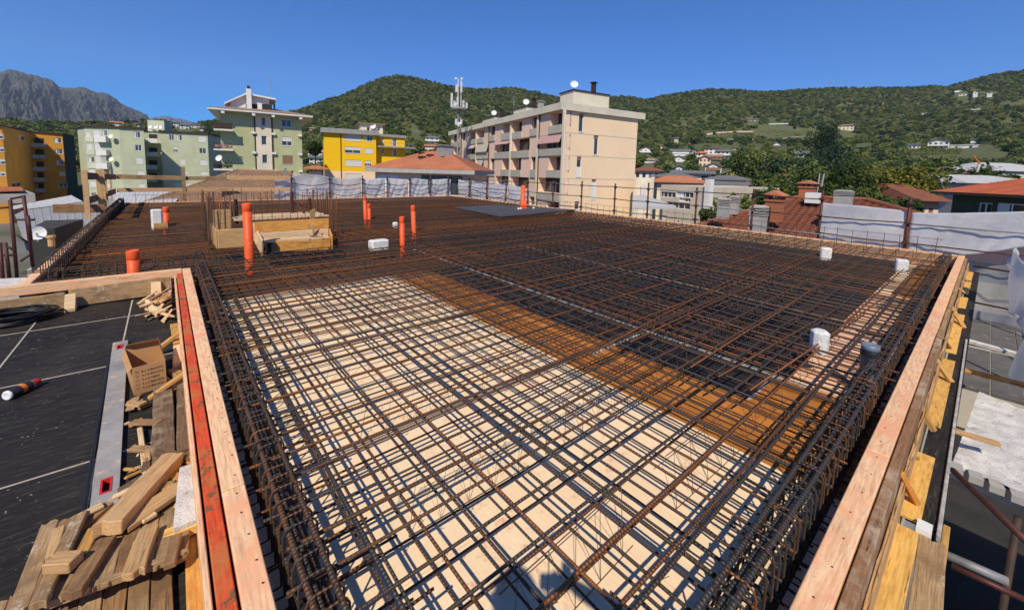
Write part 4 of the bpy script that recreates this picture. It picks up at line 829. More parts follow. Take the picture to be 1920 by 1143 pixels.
while y < SY1-.1:
    Y = y+jit(.012); x0 = SX0+.05 if y < LY else LX+.1; r_ = .0080 if i % 6 else .0108; m_ = matmix(.2 if y < 7 else .5)
    dz = .019
    bar((x0+jit(.04), Y, ZT+dz+jit(.003)), (SX1-.1+jit(.05), Y+jit(.06), ZT+dz), r_, m_, top)
    if i % 7 == 1 and y < 7: bar((x0+.3+jit(.3), Y+.045, ZT+dz), (x0+8+jit(2.5), Y+.045+jit(.04), ZT+dz), .008, matmix(.3), top)
    y += .215 if y < 3 else .20; i += 1
# loose rusty bars laid across, ending over the dark panels
for (a, c) in (((1128, 650), (1330, 545)), ((1295, 688), (1450, 590)), ((1346, 706), (1480, 630)), ((1405, 730), (1560, 625)), ((1180, 640), (1400, 540))):
    p = at(*a, ZT+.045); q = at(*c, ZT+.045); d = (q-p); bar(p, p+d.normalized()*min(7, d.length*2.2), .0085, 'steel_rust', top)
bot = thing('reinforcement_mat', 'lower layer of crossed steel rebars lying just above the formwork boards', 'rebar mat', (0, 0, 0))
ZB = DZ+.045; x = .45; i = 0
while x < SX1-.1:
    bar((x+jit(.01), .42, ZB), (x+jit(.03), SY1-.15 if x > .3 else SY1, ZB), .0068, matmix(.3), bot); x += .225+(.10 if i % 2 and x > 3 else 0); i += 1
y = .62; i = 0
while y < SY1-.1:
    x0 = SX0+.09 if y < LY else LX+.1; bar((x0-.0, y+jit(.01), ZB+.018), (SX1-.12, y+jit(.03), ZB+.018), .0068, matmix(.3), bot); y += .225+(.11 if i % 2 and y > 4 else 0); i += 1
mid = thing('reinforcement_mat', 'middle rebars and short starter bars standing between the two mats in the rear half', 'rebar mat', (0, 0, 0), kind=None)
y = 6.2; i = 0
while y < SY1-.3:
    x0 = LX+.2 if y > LY+.3 else .5; bar((x0+jit(.2), y+jit(.04), -.16+jit(.04)), (SX1-.3+jit(.2), y+jit(.08), -.16+jit(.04)), .007, matmix(.6), mid); y += .29; i += 1
x = 4.2
while x < SX1-.3: bar((x+jit(.05), 1.4+jit(.4), -.17+jit(.05)), (x+jit(.08), 16+jit(3), -.17+jit(.05)), .008, matmix(.3), mid); x += .41
mb = MB(); yy_ = .5
for k in range(620):
    x = .62+.205*random.randrange(0, 30); y = .5+.211*random.randrange(0, 26)
    if random.random() < .15: continue
    z = ZT+.01; mb.tube([(x-.014, y-.014, z), (x-.004, y-.004, z+.020), (x+.012, y+.012, z+.012), (x+.018, y+.006, z-.004), (x+.02+jit(.02), y+jit(.02), z+.03+jit(.01))], .0016, 3, cap=False)
mb.build('tie_wire', M['wire'], top, kind='stuff')
# wire zigzag trestles that carry the upper mat
sp = thing('wire_spacer_rows', 'thin bent wire trestles standing in rows between the upper and lower rebar mats', 'rebar spacer', (1, 2, DZ))
k = 0
for y in [1.05, 1.85, 2.75, 3.7, 4.7, 5.9, 7.1]:
    for x in (1.0, 2.0, 3.1, 4.2, 5.4, 6.7):
        mb = MB(); L = .85; x0 = x+jit(.2); z0 = DZ+.01; z1 = ZT-.012; nz = 9; a = jit(.03)
        pts = [(x0+L*i/nz, y+(.045 if i % 2 else -.045)+a*i/nz, z1 if i % 2 else z0) for i in range(nz+1)]
        mb.tube(pts, .0022, 4, cap=False); mb.tube([(x0, y-.045, z0), (x0+L, y-.045+a, z0)], .0022, 4); mb.tube([(x0, y+.045, z1), (x0+L, y+.045+a, z1)], .0026, 4)
        mb.build('wire_trestle', M['wire'], sp)
for x0, x1, y in ((.9, 3.0, 2.03), (.75, 2.2, 4.6), (3.4, 4.4, 2.6)):
    mb = MB(); nz = 16
    for i in range(nz): a = x0+(x1-x0)*i/nz; b_ = x0+(x1-x0)*(i+.8)/nz; yy = y+jit(.006); mb.add([(a, yy-.02, DZ+.004), (b_, yy-.01, DZ+.004), ((a+b_)/2, yy, DZ+.05), ((a+b_)/2, yy+.03, DZ+.004)], [(0, 1, 2), (1, 3, 2), (3, 0, 2)])
    mb.build('plastic_spacer_strip', M['metal_light'], sp)
# ---- edge cages
def stirrup_data(w, h, r=.006, name='stirrup', tail=.05, rd=.035, mat='steel'):
    mb = MB(); pts = [(-tail, 0, -h+.01), (0, 0, -h+.01)] if tail else [(0, 0, -h)]
    pts += [(0, 0, -rd), (rd*.3, 0, -rd*.3), (rd, 0, 0), (w-rd, 0, 0), (w-rd*.3, 0, -rd*.3), (w, 0, -rd), (w, 0, -h)]
    mb.tube(pts, r, 6); return mb.data(name, M[mat], True)
def cage(label, p0, p1, inward, w, h, z, step, cat='rebar cage', first_mat='steel', bars=((.1, 0), (1, 0), (0, -.35), (1, -.5), (0, -.7), (0, -.95), (1, -.95)), rr=.0125, hooks=True, r=.0052):
    """p0-p1 outer line, inward = unit vector towards the slab, stirrup tops at z"""
    t = thing('edge_cage', label, cat, (p0[0], p0[1], z)); p0 = Vector((p0[0], p0[1], z)); p1 = Vector((p1[0], p1[1], z)); d = (p1-p0).normalized(); L = (p1-p0).length; inw = Vector((inward[0], inward[1], 0))
    sd_ = {k: stirrup_data(w, h, r, mat=k) for k in ('steel', 'steel_rust', 'steel_dark')}; s = .03
    while s < L:
        q = p0+d*(s+jit(.02)); q.z += jit(.012); k = 'steel_rust' if random.random() < .12 else 'steel_dark' if random.random() < .4 else 'steel'
        a = jit(.08); ix = inw*math.cos(a)+d*math.sin(a); iz = Vector((jit(.03), jit(.03), 1)).normalized(); iy = iz.cross(ix).normalized(); iz = ix.cross(iy)
        o = bpy.data.objects.new('stirrup', sd_[k]); COL.objects.link(o); o.matrix_basis = Matrix(((ix.x, iy.x, iz.x, q.x), (ix.y, iy.y, iz.y, q.y), (ix.z, iy.z, iz.z, q.z), (0, 0, 0, 1))); setpar(o, t); s += step
    for a, b_ in bars:
        off = inw*(w*a+(.018 if a < .5 else -.018))+Vector((0, 0, h*b_-.016)); q0 = p0+off-d*.2; q1 = p1+off+d*.05
        o = bar(q0+Vector((0, 0, jit(.01))), q1+Vector((0, 0, jit(.01))), rr, random.choice(('steel', 'steel_dark')), None, 'long_bar', 8); setpar(o, t)
    return t
cage('dense rebar cage along the left plank edge with rounded stirrup tops', (SX0+.075, .5), (SX0+.075, LY+1.2), (1, 0), .135, .32, .045, .092, rr=.0118)
cage('dense rebar cage along the right plank edge running away to the far corner', (.7, SY0+.09), (SX1-.1, SY0+.09), (0, 1), .135, .32, .045, .092, rr=.0118)
cage('rebar cage behind the near planks of the left annexe', (LX+.1, LY+.16), (SX0+.1, LY+.16), (0, 1), .18, .34, .12, .16, rr=.008)
cage('row of tall looped bars along the left edge of the annexe', (LX+.03, LY+.4), (LX+.03, SY1-.2), (1, 0), .16, .50, .20, .17, rr=.007, bars=((0, -.3), (1, -.3), (0, 0), (1, -.6)), r=.0075)
# transverse bar ends poking out of the cages
pe = thing('loose_bars', 'short bar ends poking out through the side cages towards the planks', 'rebar', (SX0, 2, -.2))
y = .6
while y < LY:
    z = random.choice((-.07, -.15, -.24, -.3)); o = bar((SX0+.03+jit(.02), y, z), (SX0+.5, y+jit(.02), z+jit(.02)), .0065, matmix(.35), None, 'bar_end', 5); setpar(o, pe); y += .17
x = 1.3
while x < SX1-.4:
    z = random.choice((-.07, -.15, -.24, -.3)); o = bar((x, SY0+.04+jit(.02), z), (x+jit(.03), SY0+.5, z+jit(.02)), .0065, matmix(.35), None, 'bar_end', 5); setpar(o, pe); x += .19
# far and right edge: row of upright hooks with one or two runners
def uprights(label, p0, p1, h, step, runners, r=.006):
    t = thing('upright_bar_row', label, 'rebar', (p0[0], p0[1], 0)); p0 = Vector((*p0, -.1)); p1 = Vector((*p1, -.1)); d = (p1-p0).normalized(); L = (p1-p0).length; s = .1
    while s < L: q = p0+d*s; o = bar(q, q+Vector((jit(.02), jit(.02), h+.1+jit(.03))), r, matmix(.3), None, 'upright_bar', 5); setpar(o, t); s += step
    for z in runners: o = bar(p0+Vector((0, 0, z+.1)), p1+Vector((0, 0, z+.1+jit(.02))), r*.9, 'steel', None, 'runner_bar', 5); setpar(o, t)
uprights('thin upright bars in front of the white sheeting at the far edge', (LX+.4, SY1-.08), (SX1-.1, SY1-.08), .34, .27, (.3,))
uprights('thin upright bars with two runners along the right rear plank edge', (SX1-.06, .6), (SX1-.06, SY1-.3), .36, .30, (.33, .12))
# ---- edge boards (one object each, butted)
eb = thing('edge_formwork', 'peach coloured edge planks standing round the slab with butted ends', 'formwork', (SX0, 4, 0))
def edge_run(pts, w, h, mat, side, z=0., thick=.03, seg=2.5, name='edge_board', parent=eb):
    a = Vector((*pts[0], z)); b_ = Vector((*pts[1], z)); d = (b_-a).normalized(); L = (b_-a).length; n = Vector((side[0], side[1], 0)); s = 0
    while s < L-.02:
        e = min(s+seg, L); dz = jit(.004); board(name, a+d*(s+.003)+n*w/2+Vector((0, 0, dz)), a+d*(e-.003)+n*w/2+Vector((0, 0, dz)), w, h, mat, parent, bevel=.004); s = e
edge_run(((SX0, -.3), (SX0, LY-.005)), .095, .33, M['peach'], (-1, 0), 0, seg=2.6)
edge_run(((SX0-.105, .9), (SX0-.105, LY-.25)), .06, .30, M['red_board'], (-1, 0), -.012, seg=2.9, name='red_board')
edge_run(((SX0-.175, .9), (SX0-.175, LY-.3)), .022, .26, M['peach'], (-1, 0), -.03, seg=3, name='lining_board')
edge_run(((LX-.25, LY), (SX0-.1, LY)), .10, .12, M['peach'], (0, -1), .005, seg=1.9)
edge_run(((1., SY0), (SX1+.1, SY0)), .105, .33, M['peach'], (0, -1), 0, seg=2.15)
edge_run(((SX1, SY0+.01), (SX1, SY1)), .10, .34, M['peach'], (1, 0), 0, seg=.62)
edge_run(((LX-.1, SY1), (SX1+.1, SY1)), .10, .34, M['peach'], (0, 1), 0, seg=1.2)
edge_run(((LX, LY+.01), (LX, SY1)), .10, .34, M['peach'], (-1, 0), 0, seg=2.)
mb = MB()
for k in range(46):
    y = .9+.15*k+jit(.02); mb.lathe([(.004, 0), (.004, .0012), (0, .0016)], (SX0-.03+jit(.012), y, .0045), 6); mb.lathe([(.004, 0), (.004, .0012), (0, .0016)], (1.2+.21*k, SY0-.05+jit(.015), .0045), 6)
mb.build('nail_heads', M['rust_iron'], eb, kind='stuff')
# ---- left working deck
wd = thing('working_deck', None, None, (-1, 4, -.35), kind='structure')
WZ = -.352
xs = [-4.2, -2.1, -1.25, -.42, .05]; ys = [-.8, .2, 1.9, 3.63, 5.29, 6.90, 7.74]
for i in range(len(xs)-1):
    for j in range(len(ys)-1):
        mb = MB(); X = xs[i+1]-xs[i]; Y = ys[j+1]-ys[j]; mb.box((0, 0, -.011), (X-.008, Y-.008, .022)); o = mb.build('plywood_panel', M['ply_black'], None); o.location = ((xs[i]+xs[i+1])/2, (ys[j]+ys[j+1])/2, WZ+jit(.0015)); setpar(o, wd)
mb = MB()
for x in xs[1:-1]: mb.box((x, 3.4, WZ-.003), (.014, 8.6, .012))
for y in ys[1:-1]: mb.box((-2, y, WZ-.0035), (4.2, .014, .012))
mb.build('joint_filler', M['joint'], wd, kind='stuff')
for y in (1, 3.5, 6): board('joist', (-4.2, y, WZ-.025), (.05, y, WZ-.025), .1, .18, M['yellow'], wd)
# planks at the far end of the working deck
def lone(name, label, cat, p0, p1, w, h, mat, up=(0, 0, 1), group=None, bevel=.004): return board(name, p0, p1, w, h, mat, None, up, bevel, label=label, cat=cat, group=group)
lone('side_plank', 'weathered grey plank leaning on the annexe edge, between the two wedge blocks', 'plank', (-1.02, LY-.115, -.095), (.0, LY-.115, -.085), .035, .24, M['old'])
lone('side_plank', 'weathered grey plank behind the black cable coil at the left frame edge', 'plank', (-2.3, LY-.15, -.15), (-1.06, LY-.15, -.13), .035, .2, M['old'])
def wedge(label, x, y, w, d, h, mat, name='wedge_block'):
    mb = MB(); mb.add([(-w/2, -d, 0), (w/2, -d, 0), (w/2, 0, 0), (-w/2, 0, 0), (-w/2, -.03, h), (w/2, -.03, h), (w/2, 0, h), (-w/2, 0, h), (-w/2, -d, .04), (w/2, -d, .04)], [(3, 2, 1, 0), (0, 1, 9, 8), (8, 9, 5, 4), (4, 5, 6, 7), (2, 3, 7, 6), (1, 2, 6, 5, 9), (3, 0, 8, 4, 7)])
    o = mb.build(name, mat, None, label=label, cat='timber block'); o.location = (x, y, WZ+.004); md = o.modifiers.new('b', 'BEVEL'); md.width = .003; return o
wedge('small wooden wedge block standing beside the cable coil', -1.0, LY-.17, .10, .16, .20, M['fresh']); wedge('wooden wedge block at the right end of the grey plank', -.16, LY-.135, .11, .15, .22, M['fresh'])
# cable coil
mb = MB(); rg = random.Random(3)
for k in range(13):
    a0 = rg.uniform(0, 6.28); rx = .30+rg.uniform(-.05, .04); ry = .22+rg.uniform(-.05, .04); cx = -1.45+rg.uniform(-.04, .04); cy = 7.42+rg.uniform(-.03, .03); zz = WZ+.014+.012*k*.7
    mb.tube([(cx+rx*math.cos(a0+t*6.28/28), cy+ry*math.sin(a0+t*6.28/28), zz+.008*math.sin(t*.7+k)) for t in range(30)], .011, 6)
mb.tube([(-1.7, 7.5, WZ+.03), (-1.64, 7.62, WZ+.12), (-1.66, 7.66, -.1), (-1.75, 7.72, -.05), (-2.1, 7.9, -.1)], .0085, 6)
mb.build('cable_coil', M['black'], None, True, label='coil of black cable lying against the grey plank at the left edge', cat='cable')
# straightedge
lv = thing('straightedge_level', 'long scuffed aluminium straightedge level with red handle slots lying on the black plywood', 'level', (-.39, 4.4, WZ))
A_ = Vector((-.435, 5.86, WZ)); B_ = Vector((-.338, 3.0, WZ)); d_ = (B_-A_).normalized(); L_ = (B_-A_).length; s_ = Vector((-d_.y, d_.x, 0))
def lvbox(u0, u1, v0, v1, z0, z1, name, mat, bev=.002):
    mb = MB(); vs = [A_+d_*u+s_*v+Vector((0, 0, z)) for z in (z0, z1) for (u, v) in ((u0, v0), (u1, v0), (u1, v1), (u0, v1))]; mb.add(vs, [(3, 2, 1, 0), (4, 5, 6, 7), (0, 1, 5, 4), (1, 2, 6, 5), (2, 3, 7, 6), (3, 0, 4, 7)]); return mb.build(name, mat, lv)
hw = .058; zt_ = .035
sl = [(.12, .23), (L_-.30, L_-.16)]
mb = MB(); us = [0, sl[0][0], sl[0][1], sl[1][0], sl[1][1], L_]
for i in range(5):
    for (v0, v1) in (((-hw, hw),) if i % 2 == 0 else ((-hw, -.02), (.02, hw))):
        vs = [A_+d_*u+s_*v+Vector((0, 0, z)) for z in (.004, zt_) for (u, v) in ((us[i], v0), (us[i+1], v0), (us[i+1], v1), (us[i], v1))]; mb.add(vs, [(3, 2, 1, 0), (4, 5, 6, 7), (0, 1, 5, 4), (1, 2, 6, 5), (2, 3, 7, 6), (3, 0, 4, 7)])
mb.build('aluminium_body', M['alu'], lv)
for a, c in sl:
    mb = MB()
    for (u0, u1, v0, v1) in ((a-.006, a+.008, -.026, .026), (c-.008, c+.006, -.026, .026), (a+.008, c-.008, -.026, -.016), (a+.008, c-.008, .016, .026)):
        vs = [A_+d_*u+s_*v+Vector((0, 0, z)) for z in (.008, zt_+.003) for (u, v) in ((u0, v0), (u1, v0), (u1, v1), (u0, v1))]; mb.add(vs, [(3, 2, 1, 0), (4, 5, 6, 7), (0, 1, 5, 4), (1, 2, 6, 5), (2, 3, 7, 6), (3, 0, 4, 7)])
    mb.build('handle_slot', M['red_plastic'], lv)
mb = MB(); q0 = A_+d_*.35+s_*(-.075); q1 = A_+d_*2.9+s_*(-.085); mb.tube([q0+Vector((0, 0, .012)), q1+Vector((0, 0, .012))], .010, 6); mb.build('black_rod', M['black'], None, label='thin black rod lying along the left side of the aluminium level', cat='rod')
# spray can
def can(p, d, L, r):
    t = thing('spray_can', 'black spray can with red cap and orange print lying on the plywood', 'spray can', p); Mx = Vector(d).to_track_quat('Z', 'Y').to_matrix()
    for nm, prof, mt in (('can_body', [(0, 0), (r*.8, 0), (r*.9, .004), (r, .012), (r, L*.72)], 'can_black'), ('can_base', [(0, -.002), (r*.72, -.002), (r*.84, -.004), (r*1.01, .004), (r*1.01, .013)], 'can_white'), ('print_band', [(r*1.008, L*.38), (r*1.008, L*.52)], 'can_orange'), ('shoulder', [(r, L*.72), (r*.9, L*.78), (r*.5, L*.83)], 'metal_grey'), ('cap', [(r*.82, L*.78), (r*.82, L*.97), (r*.72, L), (0, L)], 'red_plastic')):
        mb = MB(); mb.lathe(prof, p, 18, 0, Mx); mb.build(nm, M[mt], t, True)
c0_ = at(12, 742, WZ+.04); c1_ = at(72, 714, WZ+.04); can(c0_, (c1_-c0_), (c1_-c0_).length, .038)
# cardboard box with printed lines
bx = thing('cardboard_box', 'open brown cardboard box with printed stock lines beside the level', 'box', (-.2, 4.7, WZ))
q0 = Vector((-.345, 4.98, WZ+.003)); q1 = Vector((-.275, 4.47, WZ+.003)); q2 = Vector((-.065, 4.50, WZ+.003)); q3 = Vector((-.10, 4.98, WZ+.003)); H_ = .24
mb = MB(); th = .005
ql = [q0, q1, q2, q3]; cq = sum(ql, Vector())/4; qi = [v+(cq-v).normalized()*th for v in ql]; up = Vector((0, 0, H_))
for i in range(4):
    a, b_ = ql[i], ql[(i+1) % 4]; ai, bi = qi[i], qi[(i+1) % 4]; mb.quad(a, b_, b_+up, a+up); mb.quad(bi, ai, ai+up, bi+up); mb.quad(a+up, b_+up, bi+up, ai+up)
mb.poly(qi); mb.build('box_walls', M['card'], bx)
fl_ = [(0, -.09, .07), (2, .05, .10), (3, .03, .05)]
for i, (k, out, hh) in enumerate(fl_):
    a, b_ = ql[k]+up, ql[(k+1) % 4]+up; nrm = (b_-a).cross(Vector((0, 0, 1))).normalized()*(.03, -.02, -.05)[i]; rise = Vector((0, 0, (-.05, .07, .05)[i])); mb = MB()
    mb.add([a, b_, b_+nrm+rise-(b_-a)*.06, a+nrm+rise+(b_-a)*.06, a+Vector((0, 0, .004)), b_+Vector((0, 0, .004)), b_+nrm+rise-(b_-a)*.06+Vector((0, 0, .004)), a+nrm+rise+(b_-a)*.06+Vector((0, 0, .004))], [(0, 1, 2, 3), (7, 6, 5, 4), (0, 4, 5, 1), (1, 5, 6, 2), (2, 6, 7, 3), (3, 7, 4, 0)]); mb.build('flap', M['card'], bx)
def text(s, size, Mx, mat, parent, name='printed_text'):
    cu = bpy.data.curves.new('t', 'FONT'); cu.body = s; cu.size = size; cu.extrude = .0004; to = bpy.data.objects.new('t', cu); COL.objects.link(to)
    dg = bpy.context.evaluated_depsgraph_get(); me = bpy.data.meshes.new_from_object(to.evaluated_get(dg)); COL.objects.unlink(to); bpy.data.objects.remove(to)
    me.materials.clear(); me.materials.append(mat); o = bpy.data.objects.new(name, me); COL.objects.link(o); o.matrix_basis = Mx; setpar(o, parent); return o
e_ = (q2-q1).normalized(); nf = e_.cross(Vector((0, 0, 1)))
for k, s in enumerate(('8 x 2 BIANCO', '4 x 2 BIANCO', '3 x 2 NERO', '4 x 2 BIANCO', '4 x 2 BIANCO')):
    o_ = q1+e_*.055+nf*.0015+Vector((0, 0, H_-.055-k*.036)); Mx = Matrix(((e_.x, 0, nf.x, o_.x), (e_.y, 0, nf.y, o_.y), (e_.z, 1, nf.z, o_.z), (0, 0, 0, 1))); text(s, .023, Mx, M['ink'], bx)
    mb = MB(); c = q1+e_*.028+nf*.0015+Vector((0, 0, H_-.047-k*.036)); 
    for (a, b_, w, h) in ((-.008, 0, .0015, .016), (.008, 0, .0015, .016), (0, .008, .0145, .0015), (0, -.008, .0145, .0015)): mb.add([c+e_*(a+sx*w/2)+Vector((0, 0, b_+sz*h/2)) for sx, sz in ((-1, -1), (1, -1), (1, 1), (-1, 1))], [(0, 1, 2, 3)])
    if k == 0: mb.add([c+e_*t+Vector((0, 0, z)) for t, z in ((-.012, .006), (.012, -.008), (.013, -.006), (-.011, .009))], [(0, 1, 2, 3)])
    mb.build('tick_box', M['ink'], bx)
e2 = (q1-q0).normalized(); n2 = e2.cross(Vector((0, 0, 1)))
for k, s in enumerate(('4 x 2', '3 x 2')):
    o_ = q0+e2*.18+n2*.0015+Vector((0, 0, H_-.07-k*.05)); text(s, .04, Matrix(((e2.x, 0, n2.x, o_.x), (e2.y, 0, n2.y, o_.y), (e2.z, 1, n2.z, o_.z), (0, 0, 0, 1))), M['ink'], bx)
K = 0
# splinter pile and offcuts
rg = random.Random(11)
LBL = ['pale splintered board end on the chip pile', 'broad pale chip at the top of the splinter pile', 'short split batten in the splinter pile', 'thin sliver pointing left from the splinter pile', 'reddish offcut in the middle of the splinter pile', 'long split lath at the right of the splinter pile']
for k in range(34):
    f = rg.random(); c = Vector((-.22+.30*rg.random()-.05*f, 6.5+1.1*f, WZ+.02+.14*rg.random()*(1-abs(f-.5)))); a = rg.uniform(.7, 1.5)+(.5 if rg.random() < .2 else 0); L = rg.uniform(.18, .5); w = rg.uniform(.025, .095); h = rg.uniform(.008, .022)
    d = Vector((math.cos(a), math.sin(a), rg.uniform(-.1, .22))); d.normalize(); mb = MB(); mb.add([(-L/2, -w*.3, -h/2), (L/2, -w*.1, -h/2), (L/2+.02, w*.2, -h/2), (-L/2+.05, w*.5, -h/2), (-L/2, -w*.35, h/2), (L/2-.03, -w*.2, h/2), (L/2, w*.1, h/2), (-L/2+.03, w*.45, h/2)], [(3, 2, 1, 0), (4, 5, 6, 7), (0, 1, 5, 4), (1, 2, 6, 5), (2, 3, 7, 6), (3, 0, 4, 7)])
    if c.x+abs(d.x)*L/2 > .0: c.x = -.0-abs(d.x)*L/2
    o = mb.build('wood_splinter', M['fresh' if k % 3 else 'old' if k % 2 else 'orange_ply'], None, label='pale split wood offcut in the splinter pile by the red board', cat='wood offcut', group='wood splinters piled by the red board'); o.matrix_basis = frame(c, d, (rg.uniform(-.3, .3), rg.uniform(-.3, .3), 1))
def pxb(name, label, cat, a, b_, z0, w, h, mat, z1=None, up=(0, 0, 1), **kw): return lone(name, label, cat, at(*a, z0), at(*b_, z0 if z1 is None else z1), w, h, mat, up, **kw)
pxb('brace_stick', 'golden batten bracing the red board above the cardboard box', 'brace', (283, 660), (347, 612), -.30, .05, .035, M['golden'], -.12)
pxb('brace_stick', 'double golden lath slanting up from behind the box to the red board', 'brace', (276, 745), (357, 688), -.30, .05, .03, M['golden'], -.13)
pxb('brace_stick', 'golden lath lying just below its twin beside the cardboard box', 'brace', (300, 742), (356, 700), -.32, .05, .03, M['golden'], -.2)
pxb('timber_block', 'square pale block between the cardboard box and red board', 'timber block', (338, 645), (338, 678), -.22, .11, .1, M['fresh'], -.22)
pxb('timber_block', 'small pale block under the upper golden batten', 'timber block', (332, 605), (340, 640), -.27, .13, .04, M['golden'], -.24)
pxb('dark_plank', 'dark stained short plank, left one of the pair below the box', 'plank', (306, 722), (306, 852), -.27, .12, .05, M['old_dark'])
pxb('dark_plank', 'dark stained short plank with crumbled end beside the red board', 'plank', (346, 712), (350, 840), -.25, .10, .05, M['old_dark'])
pxb('brace_stick', 'orange stained batten under the thick offcut, touching the red board', 'brace', (352, 870), (384, 828), -.26, .07, .04, M['orange_ply'], -.18)
for k, (a, b_, z, w, h, m_, nm) in enumerate((((262, 800), (276, 905), -.31, .03, .02, 'fresh', 'thin pale batten beside the level below the box'), ((300, 868), (345, 905), -.24, .05, .03, 'golden', 'golden splint under the thick offcut near the red board'), ((318, 900), (300, 940), -.22, .06, .03, 'old', 'grey split chip between the two pale offcuts'), ((240, 935), (282, 968), -.2, .06, .02, 'fresh', 'pale triangular chip left of the grey cement board'),
    ((330, 1000), (318, 1055), -.17, .045, .03, 'old_brown', 'brown stick at the right end of the board panel'), ((112, 985), (96, 1040), -.19, .04, .025, 'brown_board', 'short tan stick at the left end of the board panel'), ((258, 1010), (236, 1075), -.19, .03, .02, 'yellow', 'yellowish lath on the middle boards of the panel'), ((294, 842), (370, 858), -.24, .05, .035, 'old_dark', 'dark crosspiece at the foot of the two stained planks'),
    ((290, 690), (312, 712), -.3, .06, .03, 'brown_board', 'tan chip right of the cardboard box'), ((322, 690), (340, 702), -.26, .07, .04, 'old', 'grey block just under the square pale block'))):
    pxb('offcut', nm, 'timber', a, b_, z, w, h, M[m_])
OFF = ['old', 'brown_board', 'old_brown', 'fresh', 'golden', 'old_dark']; WHAT = ['thin', 'broad', 'short', 'split', 'narrow', 'crooked']; WHERE = ['just under the cardboard box', 'beside the left stained plank', 'at the foot of the stained planks', 'under the thick diagonal timber', 'against the red board near the cement board', 'on the upper edge of the board panel']
SPOT = [(262, 775), (268, 850), (330, 868), (250, 915), (375, 900), (180, 965)]
for k in range(18):
    px_, py_ = SPOT[k % 6]; a = at(px_+jit(16), py_+jit(22), -.31+.022*(k//6)+.05*(k % 6 in (3, 4, 5))); an = random.uniform(.3, 2.6); L_k = random.uniform(.10, .24); d_k = Vector((math.cos(an), math.sin(an), jit(.12)))*L_k/2
    a.x = min(a.x, .02-abs(d_k.x)); ci = k % 6
    board('offcut', a-d_k, a+d_k, random.uniform(.025, .07), random.uniform(.012, .03), M[OFF[(k*5+k//6) % 6]], None, label=('%s %s offcut lying %s' % (WHAT[(k+k//6) % 6], {'old': 'grey', 'brown_board': 'tan', 'old_brown': 'brown', 'fresh': 'pale', 'golden': 'golden', 'old_dark': 'dark'}[OFF[(k*5+k//6) % 6]], WHERE[ci])), cat='wood offcut')
for k in range(16):
    a = at(random.uniform(235, 345), random.uniform(700, 930), -.33); pb = MB(); pb.box((0, 0, 0), (random.uniform(.05, .14), random.uniform(.01, .03), random.uniform(.005, .012)), None, 0, .8); o = pb.build('wood_chip', M[random.choice(('fresh', 'golden', 'old'))], None, label='small pale wood chip scattered between the level and red board', cat='wood chip', group='wood chips scattered beside the level'); o.location = a; o.rotation_euler = (jit(.2), jit(.2), jit(3))
# pallet-like panel of old boards
pn = thing('pallet', 'slanting panel of weathered grey boards holding the timber offcuts', 'board panel', (-.2, 2.5, -.25))
TLp, TRp, BRp, BLp = at(75, 985, -.29), at(366, 905, -.26), at(352, 1040, -.2), at(10, 1150, -.2)
nb = 9
for k in range(nb):
    a, b_ = k/nb, (k+1)/nb; t0 = TLp.lerp(TRp, (a+b_)/2); t1 = BLp.lerp(BRp, (a+b_)/2); w = ((TRp-TLp).length+(BRp-BLp).length)/2/nb
    board('board', t0+Vector((0, 0, jit(.004)))+(t0-t1)*jit(.06), t1, w-.004, .02, M[('old', 'old_brown', 'old', 'brown_board', 'old', 'old_brown', 'old', 'old', 'old_brown')[k]], pn)
board('ledger', BLp.lerp(BRp, .22)+Vector((.0, .01, -.005)), BRp+Vector((.0, .02, .012)), .03, .035, M['old'], pn); 
pn2 = thing('walkway', 'walkway of narrow weathered boards under the panel at the bottom left corner', 'board panel', (-.2, 1.9, -.3))
for k in range(9):
    a = -.72+.078*k; board('board', (a, 2.62, -.318+jit(.003)), (a+.02, .3, -.318), .074, .022, M['old' if k % 2 else 'old_brown'], pn2)
pl = board('plywood_board', at(372, 985, -.27)+Vector((0, 0, .0)), at(385, 1175, -.27), .115, .02, M['orange_ply'], None, label='orange stained plywood board against the red painted plank', cat='plywood')
pxb('thick_offcut', 'thick rough sawn offcut lying diagonally across the board panel', 'timber', (205, 975), (322, 850), -.13, .115, .07, M['brown_board'], -.20)
pxb('offcut', 'pale offcut under the thick diagonal timber', 'timber', (225, 985), (345, 905), -.19, .10, .03, M['brown_board'], -.2)
pxb('cement_board', 'grey cement splashed board standing tilted next to the red plank', 'plank', (360, 868), (352, 978), -.16, .115, .035, M['plaster_snow'], -.18)
pxb('wedge_offcut', 'yellow orange wedge under the grey cement board', 'timber', (305, 1000), (392, 965), -.22, .06, .05, M['yellow'], -.2)
pxb('offcut', 'short brown batten in the middle of the board panel', 'timber', (280, 985), (250, 1070), -.185, .075, .035, M['brown_board'], -.165)
pxb('offcut', 'long dark brown batten left of the middle on the board panel', 'timber', (200, 1005), (135, 1105), -.19, .07, .04, M['old_brown'], -.16)
pxb('offcut', 'split grey batten at the left edge of the board panel', 'timber', (150, 960), (70, 1130), -.20, .055, .035, M['old'], -.165)
pxb('timber_block', 'small squared block lying on the left boards of the panel', 'timber block', (92, 1045), (143, 1042), -.13, .07, .05, M['brown_board'], -.13)
pxb('offcut', 'orange stained short strip between two battens on the panel', 'timber', (178, 985), (150, 1040), -.20, .05, .02, M['golden'], -.18)
pxb('offcut', 'thin pale strip sticking out left under the thick timber', 'timber', (210, 930), (262, 905), -.22, .025, .02, M['fresh'], -.2)
